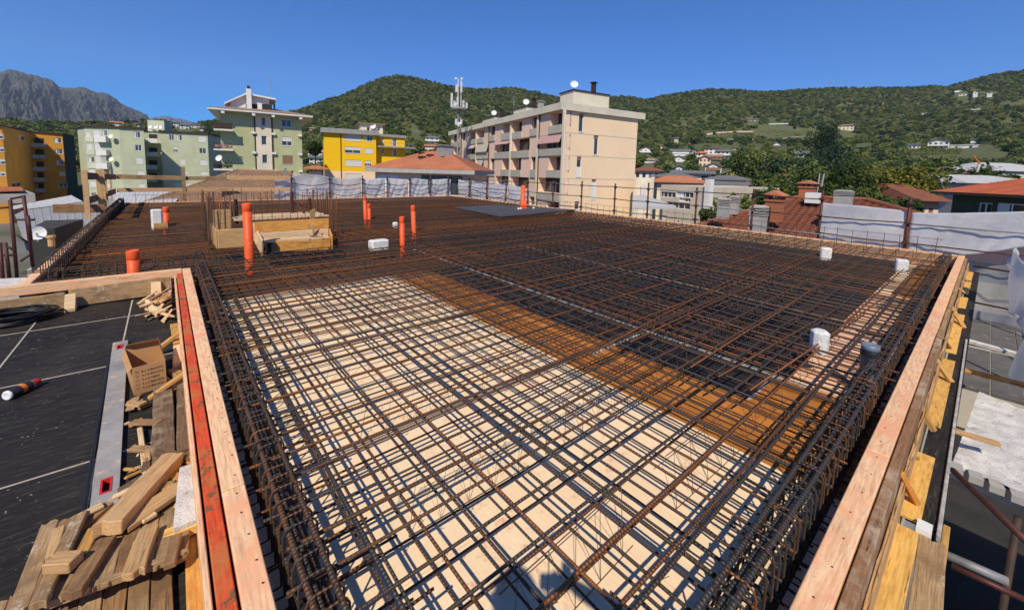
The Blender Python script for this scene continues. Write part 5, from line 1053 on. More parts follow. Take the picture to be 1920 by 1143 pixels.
# ---- orange sewer pipes standing up through the slab
def pipe(label, foot, tip, r, sleeve=True, cap=False, broken=False):
    p = V((foot[0], foot[1], DZ+.02)); q = V(tip); d = (q-V((foot[0], foot[1], 0))).normalized(); L = (q-p).length
    t = thing('sewer_pipe', label, 'pipe', p); Mx = d.to_track_quat('Z', 'Y').to_matrix(); mb = MB()
    mb.lathe([(r, 0), (r, L), (r*.93, L), (r*.93, L-.3)], p, 20, 0, Mx); mb.build('pipe_body', M['pvc'], t, True)
    mb = MB(); z = L-.14 if sleeve else .38; mb.lathe([(r, z), (r*1.045, z+.006), (r*1.045, z+.125), (r*1.01, z+.13)], p, 20, 0, Mx); mb.build('socket_collar', M['pvc'], t, True)
    if cap: mb = MB(); mb.lathe([(r*.93, L-.005), (r*.7, L+.012), (0, L+.014)], p, 16, 0, Mx); mb.build('end_cap', M['pvc'], t)
    return t
PP = [('tallest orange sewer pipe, standing at the left end of the lift shaft formwork', (468, 480), (463, 381), .073), ('short orange pipe stump behind the left working deck planks', (250, 508), (248, 469), .072),
      ('orange sewer pipe in the middle distance, left and taller one of a close pair', (686, 410), (684, 367), .052), ('orange sewer pipe, shorter right one of the close pair in the middle distance', (693, 410), (692, 382), .052),
      ('orange sewer pipe standing right of the white polystyrene slab block', (755, 456), (754, 406), .054), ('orange sewer pipe furthest right of the two near the polystyrene lump', (777, 433), (775, 385), .058),
      ('orange pipe with pointed top beside the flat grey patch at the far right edge', (979, 391), (981, 348), .10), ('short orange pipe leaning next to the pointed one at the far right edge', (986, 391), (985, 376), .09),
      ('orange pipe beside the tall polystyrene block in the left annexe', (311, 420), (310, 388), .065)]
for l, f, t, r in PP:
    w = at(*f, 0); pipe(l, w, atY(*t, w.y), r, sleeve=(r < .09), cap=(r == .10))
for dx in (-.28, -.2, .3): 
    w = at(983, 392, 0); mb = MB(); mb.lathe([(.0, 0), (.05, 0), (.05, .07), (0, .09)], (w.x+dx*1.5, w.y-.1, 0), 12); mb.build('small_cap', M['eps'], None, label='small white plastic cap on the rebar beside the pointed orange pipe', cat='cap', group='white caps by the far orange pipes')
# ---- polystyrene blocks
def eps(label, px, ztop, w, d, rot=0, ch=.05, z0=-.10):
    c = at(*px, 0); mb = MB(); k = ch
    for z, s in ((z0, 0), (ztop-ch*.55, 0), (ztop, .8)):
        x, y = w/2-s*k*.8, d/2-s*k*.8; mb.v += [(-x+k, -y, z), (x-k, -y, z), (x, -y+k, z), (x, y-k, z), (x-k, y, z), (-x+k, y, z), (-x, y-k, z), (-x, -y+k, z)]
    for r_ in range(2):
        for i in range(8): mb.f.append((r_*8+i, r_*8+(i+1) % 8, r_*8+8+(i+1) % 8, r_*8+8+i)); mb.m.append(0)
    mb.f += [tuple(range(16, 24)), tuple(reversed(range(8)))]; mb.m += [0, 0]
    o = mb.build('polystyrene_block', M['eps'], None, label=label, cat='foam block', bevel=.006); o.location = (c.x, c.y, 0); o.rotation_euler.z = rot; return o
E1 = eps('tall white polystyrene block with an orange wooden foot in the left annexe', (295, 424), .42, .22, .2, .05, .03)
c = at(297, 424, 0); mb = MB(); mb.box((c.x+.05, c.y-.14, .02), (.26, .05, .14)); mb.build('wooden_foot', M['golden'], E1)
eps('long low white polystyrene block in front of the orange pipes', (710, 459), .11, .38, .22, .08, .03)
eps('white polystyrene block by the right rear edge, the further of the two', (1548, 479), .17, .22, .2, .2, .035)
eps('white polystyrene block nearest the far right corner', (1690, 501), .15, .19, .18, .2, .025)
eps('large white chamfered polystyrene block left of the blue grey pipe stump', (1536, 642), .13, .155, .14, .6, .035)
eps('small white polystyrene lump between the two orange pipes', (741, 421), .07, .14, .13, 0, .03)
c = at(1629, 678, 0); t = thing('pipe_stump', 'blue grey plastic pipe stump at the right rebar cage', 'pipe', (c.x, c.y, DZ)); mb = MB(); mb.lathe([(.06, DZ+.03), (.06, .11), (.066, .112), (.066, .16), (.052, .165), (0, .15)], (c.x, c.y, 0), 20); mb.build('pipe_body', M['cap'], t, True)
mb = MB(); mb.lathe([(.0665, .06), (.068, .062), (.068, .10), (.0665, .102)], (c.x, c.y, 0), 20); mb.build('clamp', M['black'], t)
# flat dark patch at far right
a, b_, c, d = at(850, 388, .02), at(930, 384, .02), at(1080, 393, .02), at(940, 406, .02); mb = MB(); mb.add([a, b_, c, d]+[v-Vector((0, 0, .02)) for v in (a, b_, c, d)], [(0, 1, 2, 3), (0, 4, 5, 1), (1, 5, 6, 2), (2, 6, 7, 3), (3, 7, 4, 0)]); mb.build('plywood_sheet', M['metal_grey'] and plain('dark grey felt', (.07, .07, .075), (.05, .05, .055), .8, 2), None, label='dark grey sheet lying flat on the rebar by the far orange pipes', cat='sheet')
# ---- lift shaft formwork with starter bars
sf = thing('lift_shaft_formwork', 'wooden box formwork of yellow and brown boards round the lift shaft opening', 'formwork', (2, 9.5, DZ))
x0, x1, y0, y1 = 1.27, 2.95, 8.75, 10.4
board('upper_board', (x0, 9.05, .50), (2.62, 9.05, .50), .03, .20, M['orange_ply'], sf, (0, 0, 1)); 
board('lower_board', (1.38, 8.62, .17), (2.5, 8.55, .13), .03, .20, M['orange_ply'], sf); board('face_board', (x0, 9.03, .29), (2.6, 9.03, .29), .03, .22, M['fresh'], sf)
board('ramp_board', (1.38, 8.74, .20), (2.5, 8.70, .18), .26, .025, M['fresh'], sf); mb = MB(); mb.box((1.46, 8.55, .07), (.14, .05, .18)); mb.build('black_end', M['ply_black'], sf)
board('side_board', (1.33, 8.6, .20), (1.30, 9.5, .46), .03, .3, M['fresh'], sf); board('side_board', (2.52, 8.5, .20), (2.66, 9.2, .3), .03, .3, M['orange_ply'], sf)
board('left_wall_board', (.74, 9.45, .34), (1.22, 9.42, .34), .04, .36, M['brown_board'], sf); board('left_wall_board', (.72, 9.47, .33), (.72, 10.6, .33), .04, .36, M['brown_board'], sf)
mb = MB(); mb.box((.85, 9.95, .42), (.28, .24, .5)); mb.build('post_block', M['brown_board'], sf)
for y in (9.5, 9.9, 10.3): board('cover_board', (1.0, y, .52+jit(.01)), (2.75, y+.03, .52), .16, .03, M['fresh'], sf)
board('upright_batten', (2.35, 9.2, .68), (2.35, 9.26, .40), .10, .02, M['brown_board'], sf, up=(0, -1, 0)); board('small_stick', (2.27, 8.9, .42), (2.30, 8.98, .2), .04, .02, M['fresh'], sf, up=(0, -1, 0))
for a, c in (((2.12, 8.58, .15), (2.4, 8.95, .30)), ((2.15, 8.72, .21), (2.38, 8.6, .19))): board('metal_strap', a, c, .025, .01, M['tube_red'], sf)
def vbars(label, pts, h0, h1, r=.008):
    t = thing('starter_bars', label, 'rebar', (pts[0][0], pts[0][1], 0))
    for x, y in pts: z1 = random.uniform(h0, h1); o = bar((x, y, -.3), (x+jit(.03), y+jit(.03), z1), r, matmix(.55), None, 'starter_bar', 6); setpar(o, t)
    return t
vbars('row of brown starter bars along the front of the lift shaft', [(1.3+.16*k, 9.35+jit(.05)) for k in range(10)], .85, 1.02, .006)
vbars('clump of brown starter bars at the left corner of the lift shaft', [(.62+.09*(k % 5)+jit(.02), 9.75+.22*(k//5)) for k in range(14)], .9, 1.08, .009)
vbars('brown starter bars along the left side behind the shaft boards', [(.7+jit(.05), 10.2+.17*k) for k in range(14)], .85, 1.0)
vbars('brown starter bars along the rear of the lift shaft', [(.9+.14*k, 12.3+jit(.05)) for k in range(19)], .85, 1.0)
vbars('brown starter bars at the right rear of the lift shaft', [(3.0+jit(.05), 10.3+.2*k) for k in range(11)]+[(3.02, 9.9), (2.98, 9.95)], .85, 1.02, .009)
vbars('tall thick brown bar at the right front corner of the lift shaft', [(2.86, 9.98), (2.9, 10.05), (2.94, 9.98)], 1.0, 1.06, .014)
pr = thing('steel_prop', 'red brown steel prop frame standing inside the lift shaft', 'prop', (2.3, 10.2, .3))
mb = MB(); mb.tube([(2.2, 10.3, .4), (2.2, 10.3, 1.0)], .03, 8); mb.build('left_post', M['tube_red'], pr); mb = MB(); mb.tube([(2.55, 10.2, .35), (2.55, 10.2, .85)], .03, 8); mb.build('right_post', M['tube_red'], pr)
mb = MB(); mb.tube([(2.2, 10.3, .78), (2.55, 10.2, .62)], .025, 8); mb.tube([(2.3, 10.25, .74), (2.42, 10.1, .45)], .022, 8); mb.build('cross_tube', M['tube_red'], pr)
pr = thing('steel_prop', 'bent red brown prop with a dark tube at the left of the lift shaft', 'prop', (1, 10.2, .3))
mb = MB(); mb.tube([(.93, 10.3, .8), (1.0, 10.2, .7), (1.03, 10.1, .45)], .035, 8); mb.build('prop_tube', M['tube_red'], pr); mb = MB(); mb.tube([(1.12, 10.2, .35), (1.12, 10.2, .86)], .03, 8); mb.build('dark_tube', M['black'], pr)
# ---- timber guard rail at the left rear
gr = thing('guard_rail', 'timber guard rail of pale posts and long planks along the left and far edge', 'railing', (LX, 18, 0))
def post(px, py0, py1, Y, w=.09, mat='rail_wood', z0=None):
    a = atY(px[0], py0, Y); b_ = atY(px[1], py1, Y); 
    mb = MB(); h = a.z-(z0 if z0 is not None else b_.z); mb.box((0, 0, h/2), (w, w*.6, h)); o = mb.build('post', M[mat], gr); o.matrix_basis = Matrix.Translation((a.x, a.y, a.z-h)); setpar(o, gr); return a
post((158, 160), 319, 411, 15.0, .10); post((184, 186), 318, 395, 16.8, .11); post((190, 192), 318, 392, 17.2, .12); post((343, 343), 313, 378, 21.4, .13, 'old')
post((197, 197), 322, 385, 18.6, .05, 'rail_wood'); post((206, 209), 318, 375, 20.5, .05, 'rail_wood')
def rail(a, Ya, b_, Yb, h, mat, th=.03): p = atY(*a, Ya); q = atY(*b_, Yb); board('rail', p, q, th, h, M[mat], gr)
rail((160, 323), 15.0, (216, 327), 21.35, .19, 'old_brown'); rail((160, 371), 15.0, (216, 353.5), 21.35, .19, 'old_brown')
rail((217, 327), 21.4, (345, 330), 21.4, .17, 'old'); rail((343, 330.5), 21.45, (430, 331), 21.45, .16, 'old'); rail((425, 329), 21.42, (543, 330), 21.42, .18, 'rail_wood')
rail((219, 352.5), 21.4, (436, 352), 21.4, .15, 'rail_wood'); rail((433, 352), 21.42, (543, 352), 21.42, .15, 'rail_wood')
rail((100, 383), 15.3, (196, 383), 15.4, .22, 'old_brown')
# ---- scaffold tube fences and white sheeting
def fence_posts(group, X, ys, h, lbl):
    out = []
    for i, y in enumerate(ys):
        t = thing('fence_post', lbl[i], 'scaffold post', (X, y, -.9), group=group); mb = MB(); mb.tube([(X, y, -1.2), (X+jit(.02), y+jit(.02), h+jit(.06))], .032, 8); mb.build('tube', M['tube_red'], t, True)
        for z in (.15, .62, 1.08): mb = MB(); mb.box((X-.02, y, z), (.09, .08, .07)); mb.tube([(X-.07, y-.05, z), (X-.07, y+.06, z+.02)], .012, 6); mb.build('coupler', M['rust_iron'], t)
        out.append((X, y))
    return out
fy = [1.23, 2.97, 4.66, 6.40, 8.22, 9.67, 11.4, 13.1, 14.8, 16.5, 18.2, 19.9]
ORD = ['first', 'second', 'third', 'fourth', 'fifth', 'sixth', 'seventh', 'eighth', 'ninth', 'tenth', 'eleventh', 'twelfth']
fence_posts('red brown scaffold posts along the right rear edge', 13.66, fy, 1.27, [ORD[i]+' red brown scaffold post from the right along the rear right edge' for i in range(12)])
for z, l in ((.15, 'lowest'), (.62, 'middle'), (1.10, 'top')):
    t = thing('fence_rail', l+' scaffold tube of the fence along the right rear edge', 'scaffold tube', (13.6, 8, z)); yy = [-1.6]+fy+[21.4]
    for i in range(len(yy)-1):
        if z == 1.10 and i < 2: continue
        mb = MB(); y0_, y1_ = yy[i], yy[i+1]; dz = jit(.03); mb.tube([(13.60+jit(.01), y0_-.06, z+dz), (13.60, (y0_+y1_)/2, z+dz*.3-.02), (13.60, y1_+.05, z-dz)], .016, 6); mb.build('tube', M['tube_red' if (i+int(z*10)) % 3 else 'tube_zinc'], t, True)
fx = [4.6, 6.3, 7.95, 9.3, 10.65, 11.95, 13.2]
for i, x in enumerate(fx):
    t = thing('fence_post', ORD[i]+' rusty scaffold post from the left in front of the far white sheeting', 'scaffold post', (x, SY1+.2, -.9), group='rusty scaffold posts along the far edge'); mb = MB(); mb.tube([(x, SY1+.22, -1.2), (x+jit(.03), SY1+.22, 1.16+jit(.08))], .032, 8); mb.build('tube', M['rust_iron'], t, True); mb = MB(); mb.box((x, SY1+.18, .95), (.1, .08, .09)); mb.build('coupler', M['rust_iron'], t)
def cable(label, pts, r=.014, mat='black', sag=.12):
    mb = MB()
    for i in range(len(pts)-1):
        a, b_ = Vector(pts[i]), Vector(pts[i+1]); mb.tube([a.lerp(b_, s/8)-Vector((0, 0, sag*4*(s/8)*(1-s/8))) for s in range(9)], r, 5)
    return mb.build('cable', M[mat], None, True, label=label, cat='cable')
cable('upper sagging dark cable strung between the far scaffold posts', [(x, SY1+.17, .78) for x in fx], .018, 'rust_iron', .14); cable('lower sagging dark cable along the foot of the far sheeting', [(x, SY1+.17, .28) for x in fx], .018, 'rust_iron', .16)
cable('lower sagging cable continuing along the right side of the far sheeting', [(13.58, y, .3) for y in (21.3, 19.9, 18.2, 16.5, 14.8)], .016, 'rust_iron', .15)
def sheet(label, a, b_, ztop, zbot, mat, n=60, m_=18, amp=.05, seed=0, sag=.05, name='plastic_sheeting', cat='sheeting', torn=0):
    """hanging cloth from a to b (xy), top height list, folded and a little loose"""
    A = Vector((a[0], a[1], 0)); Bv = Vector((b_[0], b_[1], 0)); d = (Bv-A).normalized(); nn_ = Vector((-d.y, d.x, 0)); rg = random.Random(seed); ph = [rg.uniform(0, 6) for _ in range(8)]; vs = []
    for i in range(n+1):
        s = i/n; x = s*(Bv-A).length; zt1 = np.interp(s, *zip(*ztop)) if isinstance(ztop, list) else ztop; zb1 = np.interp(s, *zip(*zbot)) if isinstance(zbot, list) else zbot
        zt1 = zt1-sag*abs(math.sin(x*1.9+ph[0]))
        for j in range(m_+1):
            t = j/m_; off = amp*(.6*math.sin(x*3.1+t*3*math.sin(x+ph[1])+ph[2])+.4*math.sin(x*8.3+t*5+ph[3])*t+.35*math.sin(t*7+x*2.2+ph[4])+.25*math.sin(x*17+t*9+ph[5])*(.3+t)); off += .22*amp*fbm(x*1.7+seed, t*2.5+.8*math.sin(x*1.3), 5)+.35*amp*abs(math.sin(x*5.1+3*t+2*math.sin(x*.9)))**6; vs.append(A.lerp(Bv, s)+nn_*off+Vector((0, 0, zt1+(zb1-zt1)*t+torn*t*math.sin(x*4+ph[6])*.1)))
    mb = MB(); W = m_+1; mb.add(vs, [(i*W+j, (i+1)*W+j, (i+1)*W+j+1, i*W+j+1) for i in range(n) for j in range(m_)]); o = mb.build(name, M[mat], None, True, label=label, cat=cat); md = o.modifiers.new('thick', 'SOLIDIFY'); md.thickness = .004; return o
sheet('thin white sheeting at the left end of the far fence near the brown roof', (3.9, SY1+.32), (7.9, SY1+.32), [(0, 1.05), (.2, 1.2), (.5, 1.28), (.75, 1.0), (1, 1.2)], -.1, 'sheet_thin', 60, 14, .05, 1, .12)
for i, (xa, xb) in enumerate(((6.35, 7.9), (8.0, 9.25), (9.35, 10.6), (10.7, 11.9), (12.0, 13.45))): 
    if i: sheet(('second', 'second', 'third', 'fourth', 'fifth')[i]+' white sheeting bay from the left along the far edge', (xa, SY1+.34), (xb, SY1+.34), 1.03, -.1, 'sheet', 40, 16, .05, 20+i, .05)
for i, (ya_, yb_, h_) in enumerate(((21.3, 19.95, 1.02), (19.85, 18.25, .98), (18.15, 16.6, .98), (16.4, 14.85, .93))): sheet('white sheeting bay on the right rear side, number %s from the far corner' % ('one', 'two', 'three', 'four')[i], (13.75, ya_), (13.75, yb_), [(0, h_), (.5, h_-.04), (1, h_-.02-(.25 if i == 3 else 0))], -.1, 'sheet', 30, 14, .05, 30+i, .04)
sheet('wide white sheeting tied behind the first and second fence posts, in front of the chimneys', (13.68, 3.0), (13.68, 1.28), [(0, 1.0), (.3, .98), (1, .93)], [(0, .0), (1, -.1)], 'sheet', 60, 22, .03, 3, .02)
sheet('white sheeting right of the first post, pulled up to the right', (13.68, 1.18), (13.66, -1.6), [(0, .9), (.3, .95), (.6, 1.08), (1, 1.12)], [(0, -.25), (.35, .0), (1, .75)], 'sheet', 60, 22, .035, 4, .02)
sheet('grey debris netting hanging from the far right corner down below the deck', (14.05, 1.1), (13.95, -1.35), [(0, .1), (.5, .45), (1, .8)], -1.5, 'net', 60, 40, .06, 5, .02, 'debris_net', 'netting')
sheet('torn white sheeting bunched at the right edge of the frame', (10.6, -.30), (7.4, -.62), [(0, .75), (.3, .5), (.6, .62), (1, .55)], [(0, .2), (.25, -.35), (.6, -.75), (1, -1.1)], 'sheet', 50, 26, .07, 6, .1, torn=2)
# ---- right side ledge, beams and braces
rb = thing('right_ledge', 'narrow ply ledge with yellow boards outside the right edge plank', 'formwork', (4, .15, -.3))
edge_run(((1.0, .228), (6.3, .228)), .045, .26, M['beam_brown'], (0, -1), -.012, seg=5.4, name='edge_beam', parent=rb)
edge_run(((6.32, .228), (SX1, .228)), .035, .18, M['old'], (0, -1), -.04, seg=2.8, name='outer_board', parent=rb)
edge_run(((.6, .18), (SX1+.2, .18)), .02, .3, M['brown_board'], (0, -1), -.16, seg=3.2, name='side_form', parent=rb)
segs = [(1.2, 3.05), (3.15, 4.0), (4.55, 6.4), (6.7, 8.8), (9.3, 10.2), (10.6, 11.9), (12.1, 13.3)]
for i, (a, b_) in enumerate(segs): board('ply_strip', (a, .135, -.30+(.004 if i % 2 else 0)), (b_, .13, -.30), .11 if i > 3 else .115, .02, M['yellow'], rb)
board('black_board', (3.16, .07, -.312), (13.5, .06, -.312), .14, .02, M['ply_black'], rb); board('pale_edge_strip', (3.1, .005, -.29), (7.4, .02, -.29), .018, .04, M['white_strip'], rb)
board('old_plank', (1.2, -.02, -.30), (3.05, .025, -.30), .105, .04, M['old'], rb); board('short_stub', (2.9, -.02, -.36), (3.35, -.02, -.36), .03, .05, M['golden'], rb); mb = MB(); mb.box((3.1, .06, -.29), (.09, .06, .03)); mb.build('white_block', M['white_frame'], rb)
BR = [((3.42, .19, -.07), (3.34, .10, -.30), 'orange_ply'), ((4.25, .19, -.08), (4.12, .10, -.3), 'golden'), ((5.35, .2, -.04), (5.55, .07, -.3), 'golden'), ((6.15, .2, -.1), (6.3, .12, -.3), 'old_brown'), ((7.2, .2, -.02), (7.9, .08, -.3), 'golden'), ((8.55, .2, -.05), (9.2, .09, -.3), 'fresh'), ((9.9, .2, -.05), (10.5, .10, -.3), 'golden'), ((11.2, .2, -.05), (11.8, .10, -.3), 'golden')]
BR = [(((1690, 880), (1722, 940)), 'orange_ply', .05), (((1722, 748), (1756, 808)), 'golden', .05), (((1747, 660), (1787, 716)), 'golden', .05), (((1764, 628), (1780, 650)), 'old_brown', .1), (((1777, 562), (1808, 612)), 'golden', .06), (((1790, 535), (1812, 550)), 'fresh', .07), (((1798, 513), (1812, 525)), 'golden', .08), (((1804, 495), (1816, 506)), 'golden', .08)]
for i, ((a, b_), m_, w) in enumerate(BR):
    p = at(*a, -.09); q = at(*b_, -.285)
    board('diagonal_brace', p, q, .045, .03, M[m_], None, label=ORD[i]+' diagonal wooden brace from the near end of the right ledge', cat='brace', group='wooden braces along the right ledge')
# ---- scaffold, slabs and yard right of the building
sb = thing('balcony_slab', 'rough white concrete slab with block edge beside the scaffold on the right', 'slab', (4.6, -.7, -1))
SZ = -.95
P_ = [at(1786, 868, SZ), at(1835, 735, SZ), at(1990, 800, SZ), at(1990, 960, SZ)]
n_ = 26; vs = []
for i in range(n_+1):
    for j in range(n_+1):
        p = P_[0].lerp(P_[1], i/n_).lerp(P_[3].lerp(P_[2], i/n_), j/n_); p.z += .018*fbm(p.x*9, p.y*9, 4); vs.append(p)
mb = MB(); mb.add(vs, [(i*(n_+1)+j, i*(n_+1)+j+1, (i+1)*(n_+1)+j+1, (i+1)*(n_+1)+j) for i in range(n_) for j in range(n_)]); mb.build('slab_top', M['plaster_snow'], sb, True)
mb = MB(); Pb = [p-Vector((0, 0, .14)) for p in P_]; Pt = [p-Vector((0, 0, .02)) for p in P_]; mb.add(Pt+Pb, [(0, 1, 5, 4), (1, 2, 6, 5), (2, 3, 7, 6), (3, 0, 4, 7), (4, 5, 6, 7), (0, 3, 2, 1)]); mb.build('slab_body', M['concrete'], sb)
for k in range(5): c = P_[0].lerp(P_[3], .04+k*.2); mb = MB(); mb.box((c.x-.03, c.y, c.z-.02), (.12, .085, .06), Matrix.Rotation(.1, 3, 'Z')); mb.build('edge_block', M['concrete'], sb)
dk = thing('lower_platform', 'dusty grey scaffold platforms below the netting on the right', 'platform', (9, -.6, -1.6))
LZ = -1.5
for k, (xa, xb) in enumerate(((9.3, 11.6), (11.9, 14.3))):
    for j in range(3): board('deck_plank', (xa, -.12-.33*j, LZ+jit(.01)), (xb, -.12-.33*j, LZ+jit(.01)), .32, .05, M['dusty'], dk)
board('white_crosspiece', (11.95, .05, LZ+.05), (11.72, -.75, LZ+.05), .14, .06, M['plaster_snow'], dk); board('white_crosspiece', (14.45, .1, LZ+.1), (14.4, -1.2, LZ+.1), .5, .08, M['concrete'], dk)
fac = thing('facade_wall', 'dark lower wall of the building site below the slab edge', 'wall', (6, .3, -6))
mb = MB(); mb.add([(.3, .16, -.62), (SX1+.1, .16, -.62), (SX1+.1, SY1+.1, -.62), (LX-.1, SY1+.1, -.62), (LX-.1, LY-.1, -.62), (-4.2, LY-.1, -.62), (-4.2, -1, -.62), (-.6, -1, -.62), (.3, -.9, -.62)]+[(.3, .16, GZ), (SX1+.1, .16, GZ), (SX1+.1, SY1+.1, GZ), (LX-.1, SY1+.1, GZ), (LX-.1, LY-.1, GZ), (-4.2, LY-.1, GZ), (-4.2, -1, GZ), (-.6, -1, GZ), (.3, -.9, GZ)],
   [(i, (i+1) % 9, (i+1) % 9+9, i+9) for i in range(9)]+[tuple(range(9))]); mb.build('wall', M['p_grey'], fac)
nw = thing('neighbour_shade_wall', 'unseen wall raised for shade and white strip below the white slab on the right', 'wall', (3, -1.5, -6))
mb = MB(); mb.prism([(-3, -6), (8.5, -6), (8.5, -1.25), (-3, -1.25)], GZ, -.98); mb.build('wall', M['p_grey'], nw)  # out-of-view wall, raised for the shade it casts into the pit
mb = MB(); mb.prism([(-2, -6), (16, -6), (16, .1), (-2, .1)], -5.05, -4.9); mb.build('yard_slab', M['dark'], nw)  # shade of the pit painted in as a near-black slab colour
mb = MB(); mb.prism([(2.6, -1.2), (4.2, -1.2), (4.2, .0), (2.6, .0)], -2.6, -2.5); mb.build('lower_slab', M['plaster_snow'], nw)
sc = thing('scaffold', 'red brown tube scaffold in the gap right of the ledge', 'scaffold', (4, -.6, -2))
def st(a, b_, r=.024, mat='tube_red'): mb = MB(); mb.tube([a, b_], r, 8); return mb.build('tube', M[mat], sc, True)
st(at(1785, 880, -.9), at(1925, 1015, -.9)); st(at(1765, 1035, -.75), at(1890, 1090, -.75), .026, 'tube_zinc'); st(at(1785, 1060, -1.1), at(1925, 1125, -1.1), .02)
st((2.28, -.62, -4.9), (2.28, -.62, .4), .028); st((3.9, -.75, -4.9), (3.9, -.75, -1.0), .024, 'rust_iron'); st((3.4, -.42, -4.9), (3.4, -.42, -1.2), .024, 'rust_iron'); st((5.2, -.4, -4.9), (5.2, -.4, -1.1), .024, 'rust_iron')
st((2.2, -.2, -2.4), (3.6, -.2, -1.2), .02); 
for p in ((2.28, -.62, -.95), (2.28, -.62, -1.3)): mb = MB(); mb.box(p, (.09, .09, .09)); mb.build('coupler', M['tube_zinc'], sc)
board('scaffold_board', at(1805, 690, -.9), at(1960, 728, -.9), .1, .04, M['orange_ply'], None, label='orange red plank reaching right from the ledge above the grey platform', cat='plank')
board('scaffold_board', at(1785, 802, -.75), at(1876, 830, -.75), .07, .03, M['brown_board'], None, label='short brown plank lying across onto the white slab', cat='plank')
for X in (9.4, 12.9):
    for Y in (-1.1,): st((X, Y, -4.9), (X, Y, .35), .026)
for z in (-1.7, -.9): st((9.4, -1.1, z), (13.6, -1.15, z+.1), .018, 'rust_iron')
st((9.4, -1.1, -1.9), (11.2, -1.1, -.2), .018); st((13.55, .1, -1.0), (13.5, -1.3, -1.05), .02, 'rust_iron'); st((13.55, .1, -.2), (13.5, -1.3, -.25), .02, 'rust_iron')
# ---- left scaffold, dish and lower roofs
ls = thing('scaffold', 'narrow red brown scaffold frames standing beyond the left annexe edge', 'scaffold', (-5, 12, -2))
def lt(a, b_, r=.03, mat='tube_red'): mb = MB(); mb.tube([a, b_], r, 8); return mb.build('tube', M[mat], ls, True)
LYs = 13.0
def L(px, py, Y=LYs): return atY(px, py, Y)
for (x0_, y0_, x1_, y1_) in ((19, 375, 33, 530), (44, 366, 62, 500), (52, 404, 58, 450), (0, 455, 8, 560), (10, 455, 19, 530)): lt(L(x0_, y0_), L(x1_, y1_))
for (x0_, y0_, x1_, y1_) in ((19, 373, 45, 368), (23, 395, 47, 390), (27, 400, 47, 390), (0, 390, 24, 388), (31, 440, 52, 455), (38, 490, 60, 475), (0, 478, 30, 478), (12, 461, 28, 470), (30, 412, 66, 412)): lt(L(x0_, y0_), L(x1_, y1_), .022, 'rust_iron')
lh = thing('building', 'grey house with a thin red tile roof edge at the left frame border', 'building', L(-20, 420, 17))
a = atY(-60, 362, 17); b_ = atY(44, 358, 17); c = atY(40, 352, 20); d = atY(-60, 352, 20); mb = MB(); slope(mb, a, b_, c, d, 5, .05); mb.build('roof', M['tile_orange'], lh)
mb = MB(); mb.prism([(a.x, a.y), (b_.x+.2, b_.y), (c.x, c.y), (d.x, d.y)], a.z-.28, a.z-.03); mb.build('eave', M['concrete'], lh); mb = MB(); mb.prism([(a.x, a.y+.5), (b_.x-.7, b_.y+.5), (c.x-.7, c.y), (d.x, d.y)], GZ, a.z-.28); mb.build('wall', M['p_grey'], lh)
dw = thing('low_building', 'dark flat roofed annexe behind the left scaffold holding the satellite dish', 'building', (-3.6, 15, -4)); a = atY(52, 430, 15.5); b_ = atY(102, 428, 15.5)
mb = MB(); mb.prism([(a.x, 15.5), (b_.x, 15.5), (b_.x+.3, 17.5), (a.x, 17.5)], GZ, a.z); mb.build('wall', M['p_dark'], dw); mb = MB(); mb.prism([(a.x-2.4, 11.), (b_.x+.5, 11.), (b_.x+.5, 15.4), (a.x-2.4, 15.4)], GZ, a.z-2.6); mb.build('terrace', M['dusty'], dw)
dishobj(atY(69, 437, 15.2), .17, None, label='grey satellite dish on the dark annexe left of the slab', aim=(.1, -1, .25))
mb = MB(); a = atY(96, 452, 12.); mb.lathe([(.05, 0), (.05, .16), (.07, .17), (.07, .21), (0, .22)], (a.x, a.y, a.z-.1), 12); mb.build('bollard_cap', M['brown_board'], None, label='round wooden post end with an orange base by the annexe edge', cat='post')
sl_ = thing('ledge_slab', 'white painted ledge just below the deck at the left frame edge', 'slab', (-2.5, 9, -.9)); mb = MB(); a, b_, c, d = at(-20, 523, -.55), at(50, 520, -.55), at(55, 531, -.55), at(-20, 540, -.55); mb.add([a, b_, c, d]+[v-Vector((0, 0, .3)) for v in (a, b_, c, d)], [(0, 1, 2, 3), (3, 2, 6, 7), (2, 1, 5, 6), (0, 3, 7, 4), (1, 0, 4, 5)]); mb.build('slab', M['plaster_snow'], sl_)
# ================================================================ TOWN: roofs, houses, trees
# ---- red brown hipped roof with chimneys (right, just beyond the fence)
hB2 = thing('building', 'house under a red brown tiled hipped roof with brick chimneys beyond the right fence', 'building', (22, 5, -5))
eL = at(1296, 427, -1.05); eR = Vector((eL.x, -3.5, -1.05)); uu = Vector((0, -1, 0)); bb = Vector((1, 0, 0)); ap = atX(1503, 371, eL.x+4.6); eBL = eL+bb*9.2; eBR = eR+bb*9.2; apR = Vector((ap.x, ap.y-2.6, ap.z))
mb = MB(); pantile(mb, eL, eR, apR, ap, 22, 44, .05, .06); mb.build('roof', M['tile_red'], hB2)
mb = MB(); slope(mb, eBL, eL, ap+bb*.01, ap, 22, .05); slope(mb, eR, eBR, apR+bb*.01, apR, 22, .05); slope(mb, eBR, eBL, ap, apR, 22, .05); mb.build('side_roof', M['tile_red'], hB2)
for a_, b_ in ((eL, ap), (ap, apR), (eR, apR)): mb = MB(); mb.tube([a_+Vector((0, 0, .06)), b_+Vector((0, 0, .1))], .11, 7); mb.build('hip_tiles', M['tile_red'], hB2)
mb = MB(); mb.prism([(v.x, v.y) for v in (eL+bb*.5+uu*.5, eR+bb*.5-uu*.5, eBR-bb*.5-uu*.5, eBL-bb*.5+uu*.5)], GZ, -1.15); mb.build('wall', M['p_beige'], hB2)
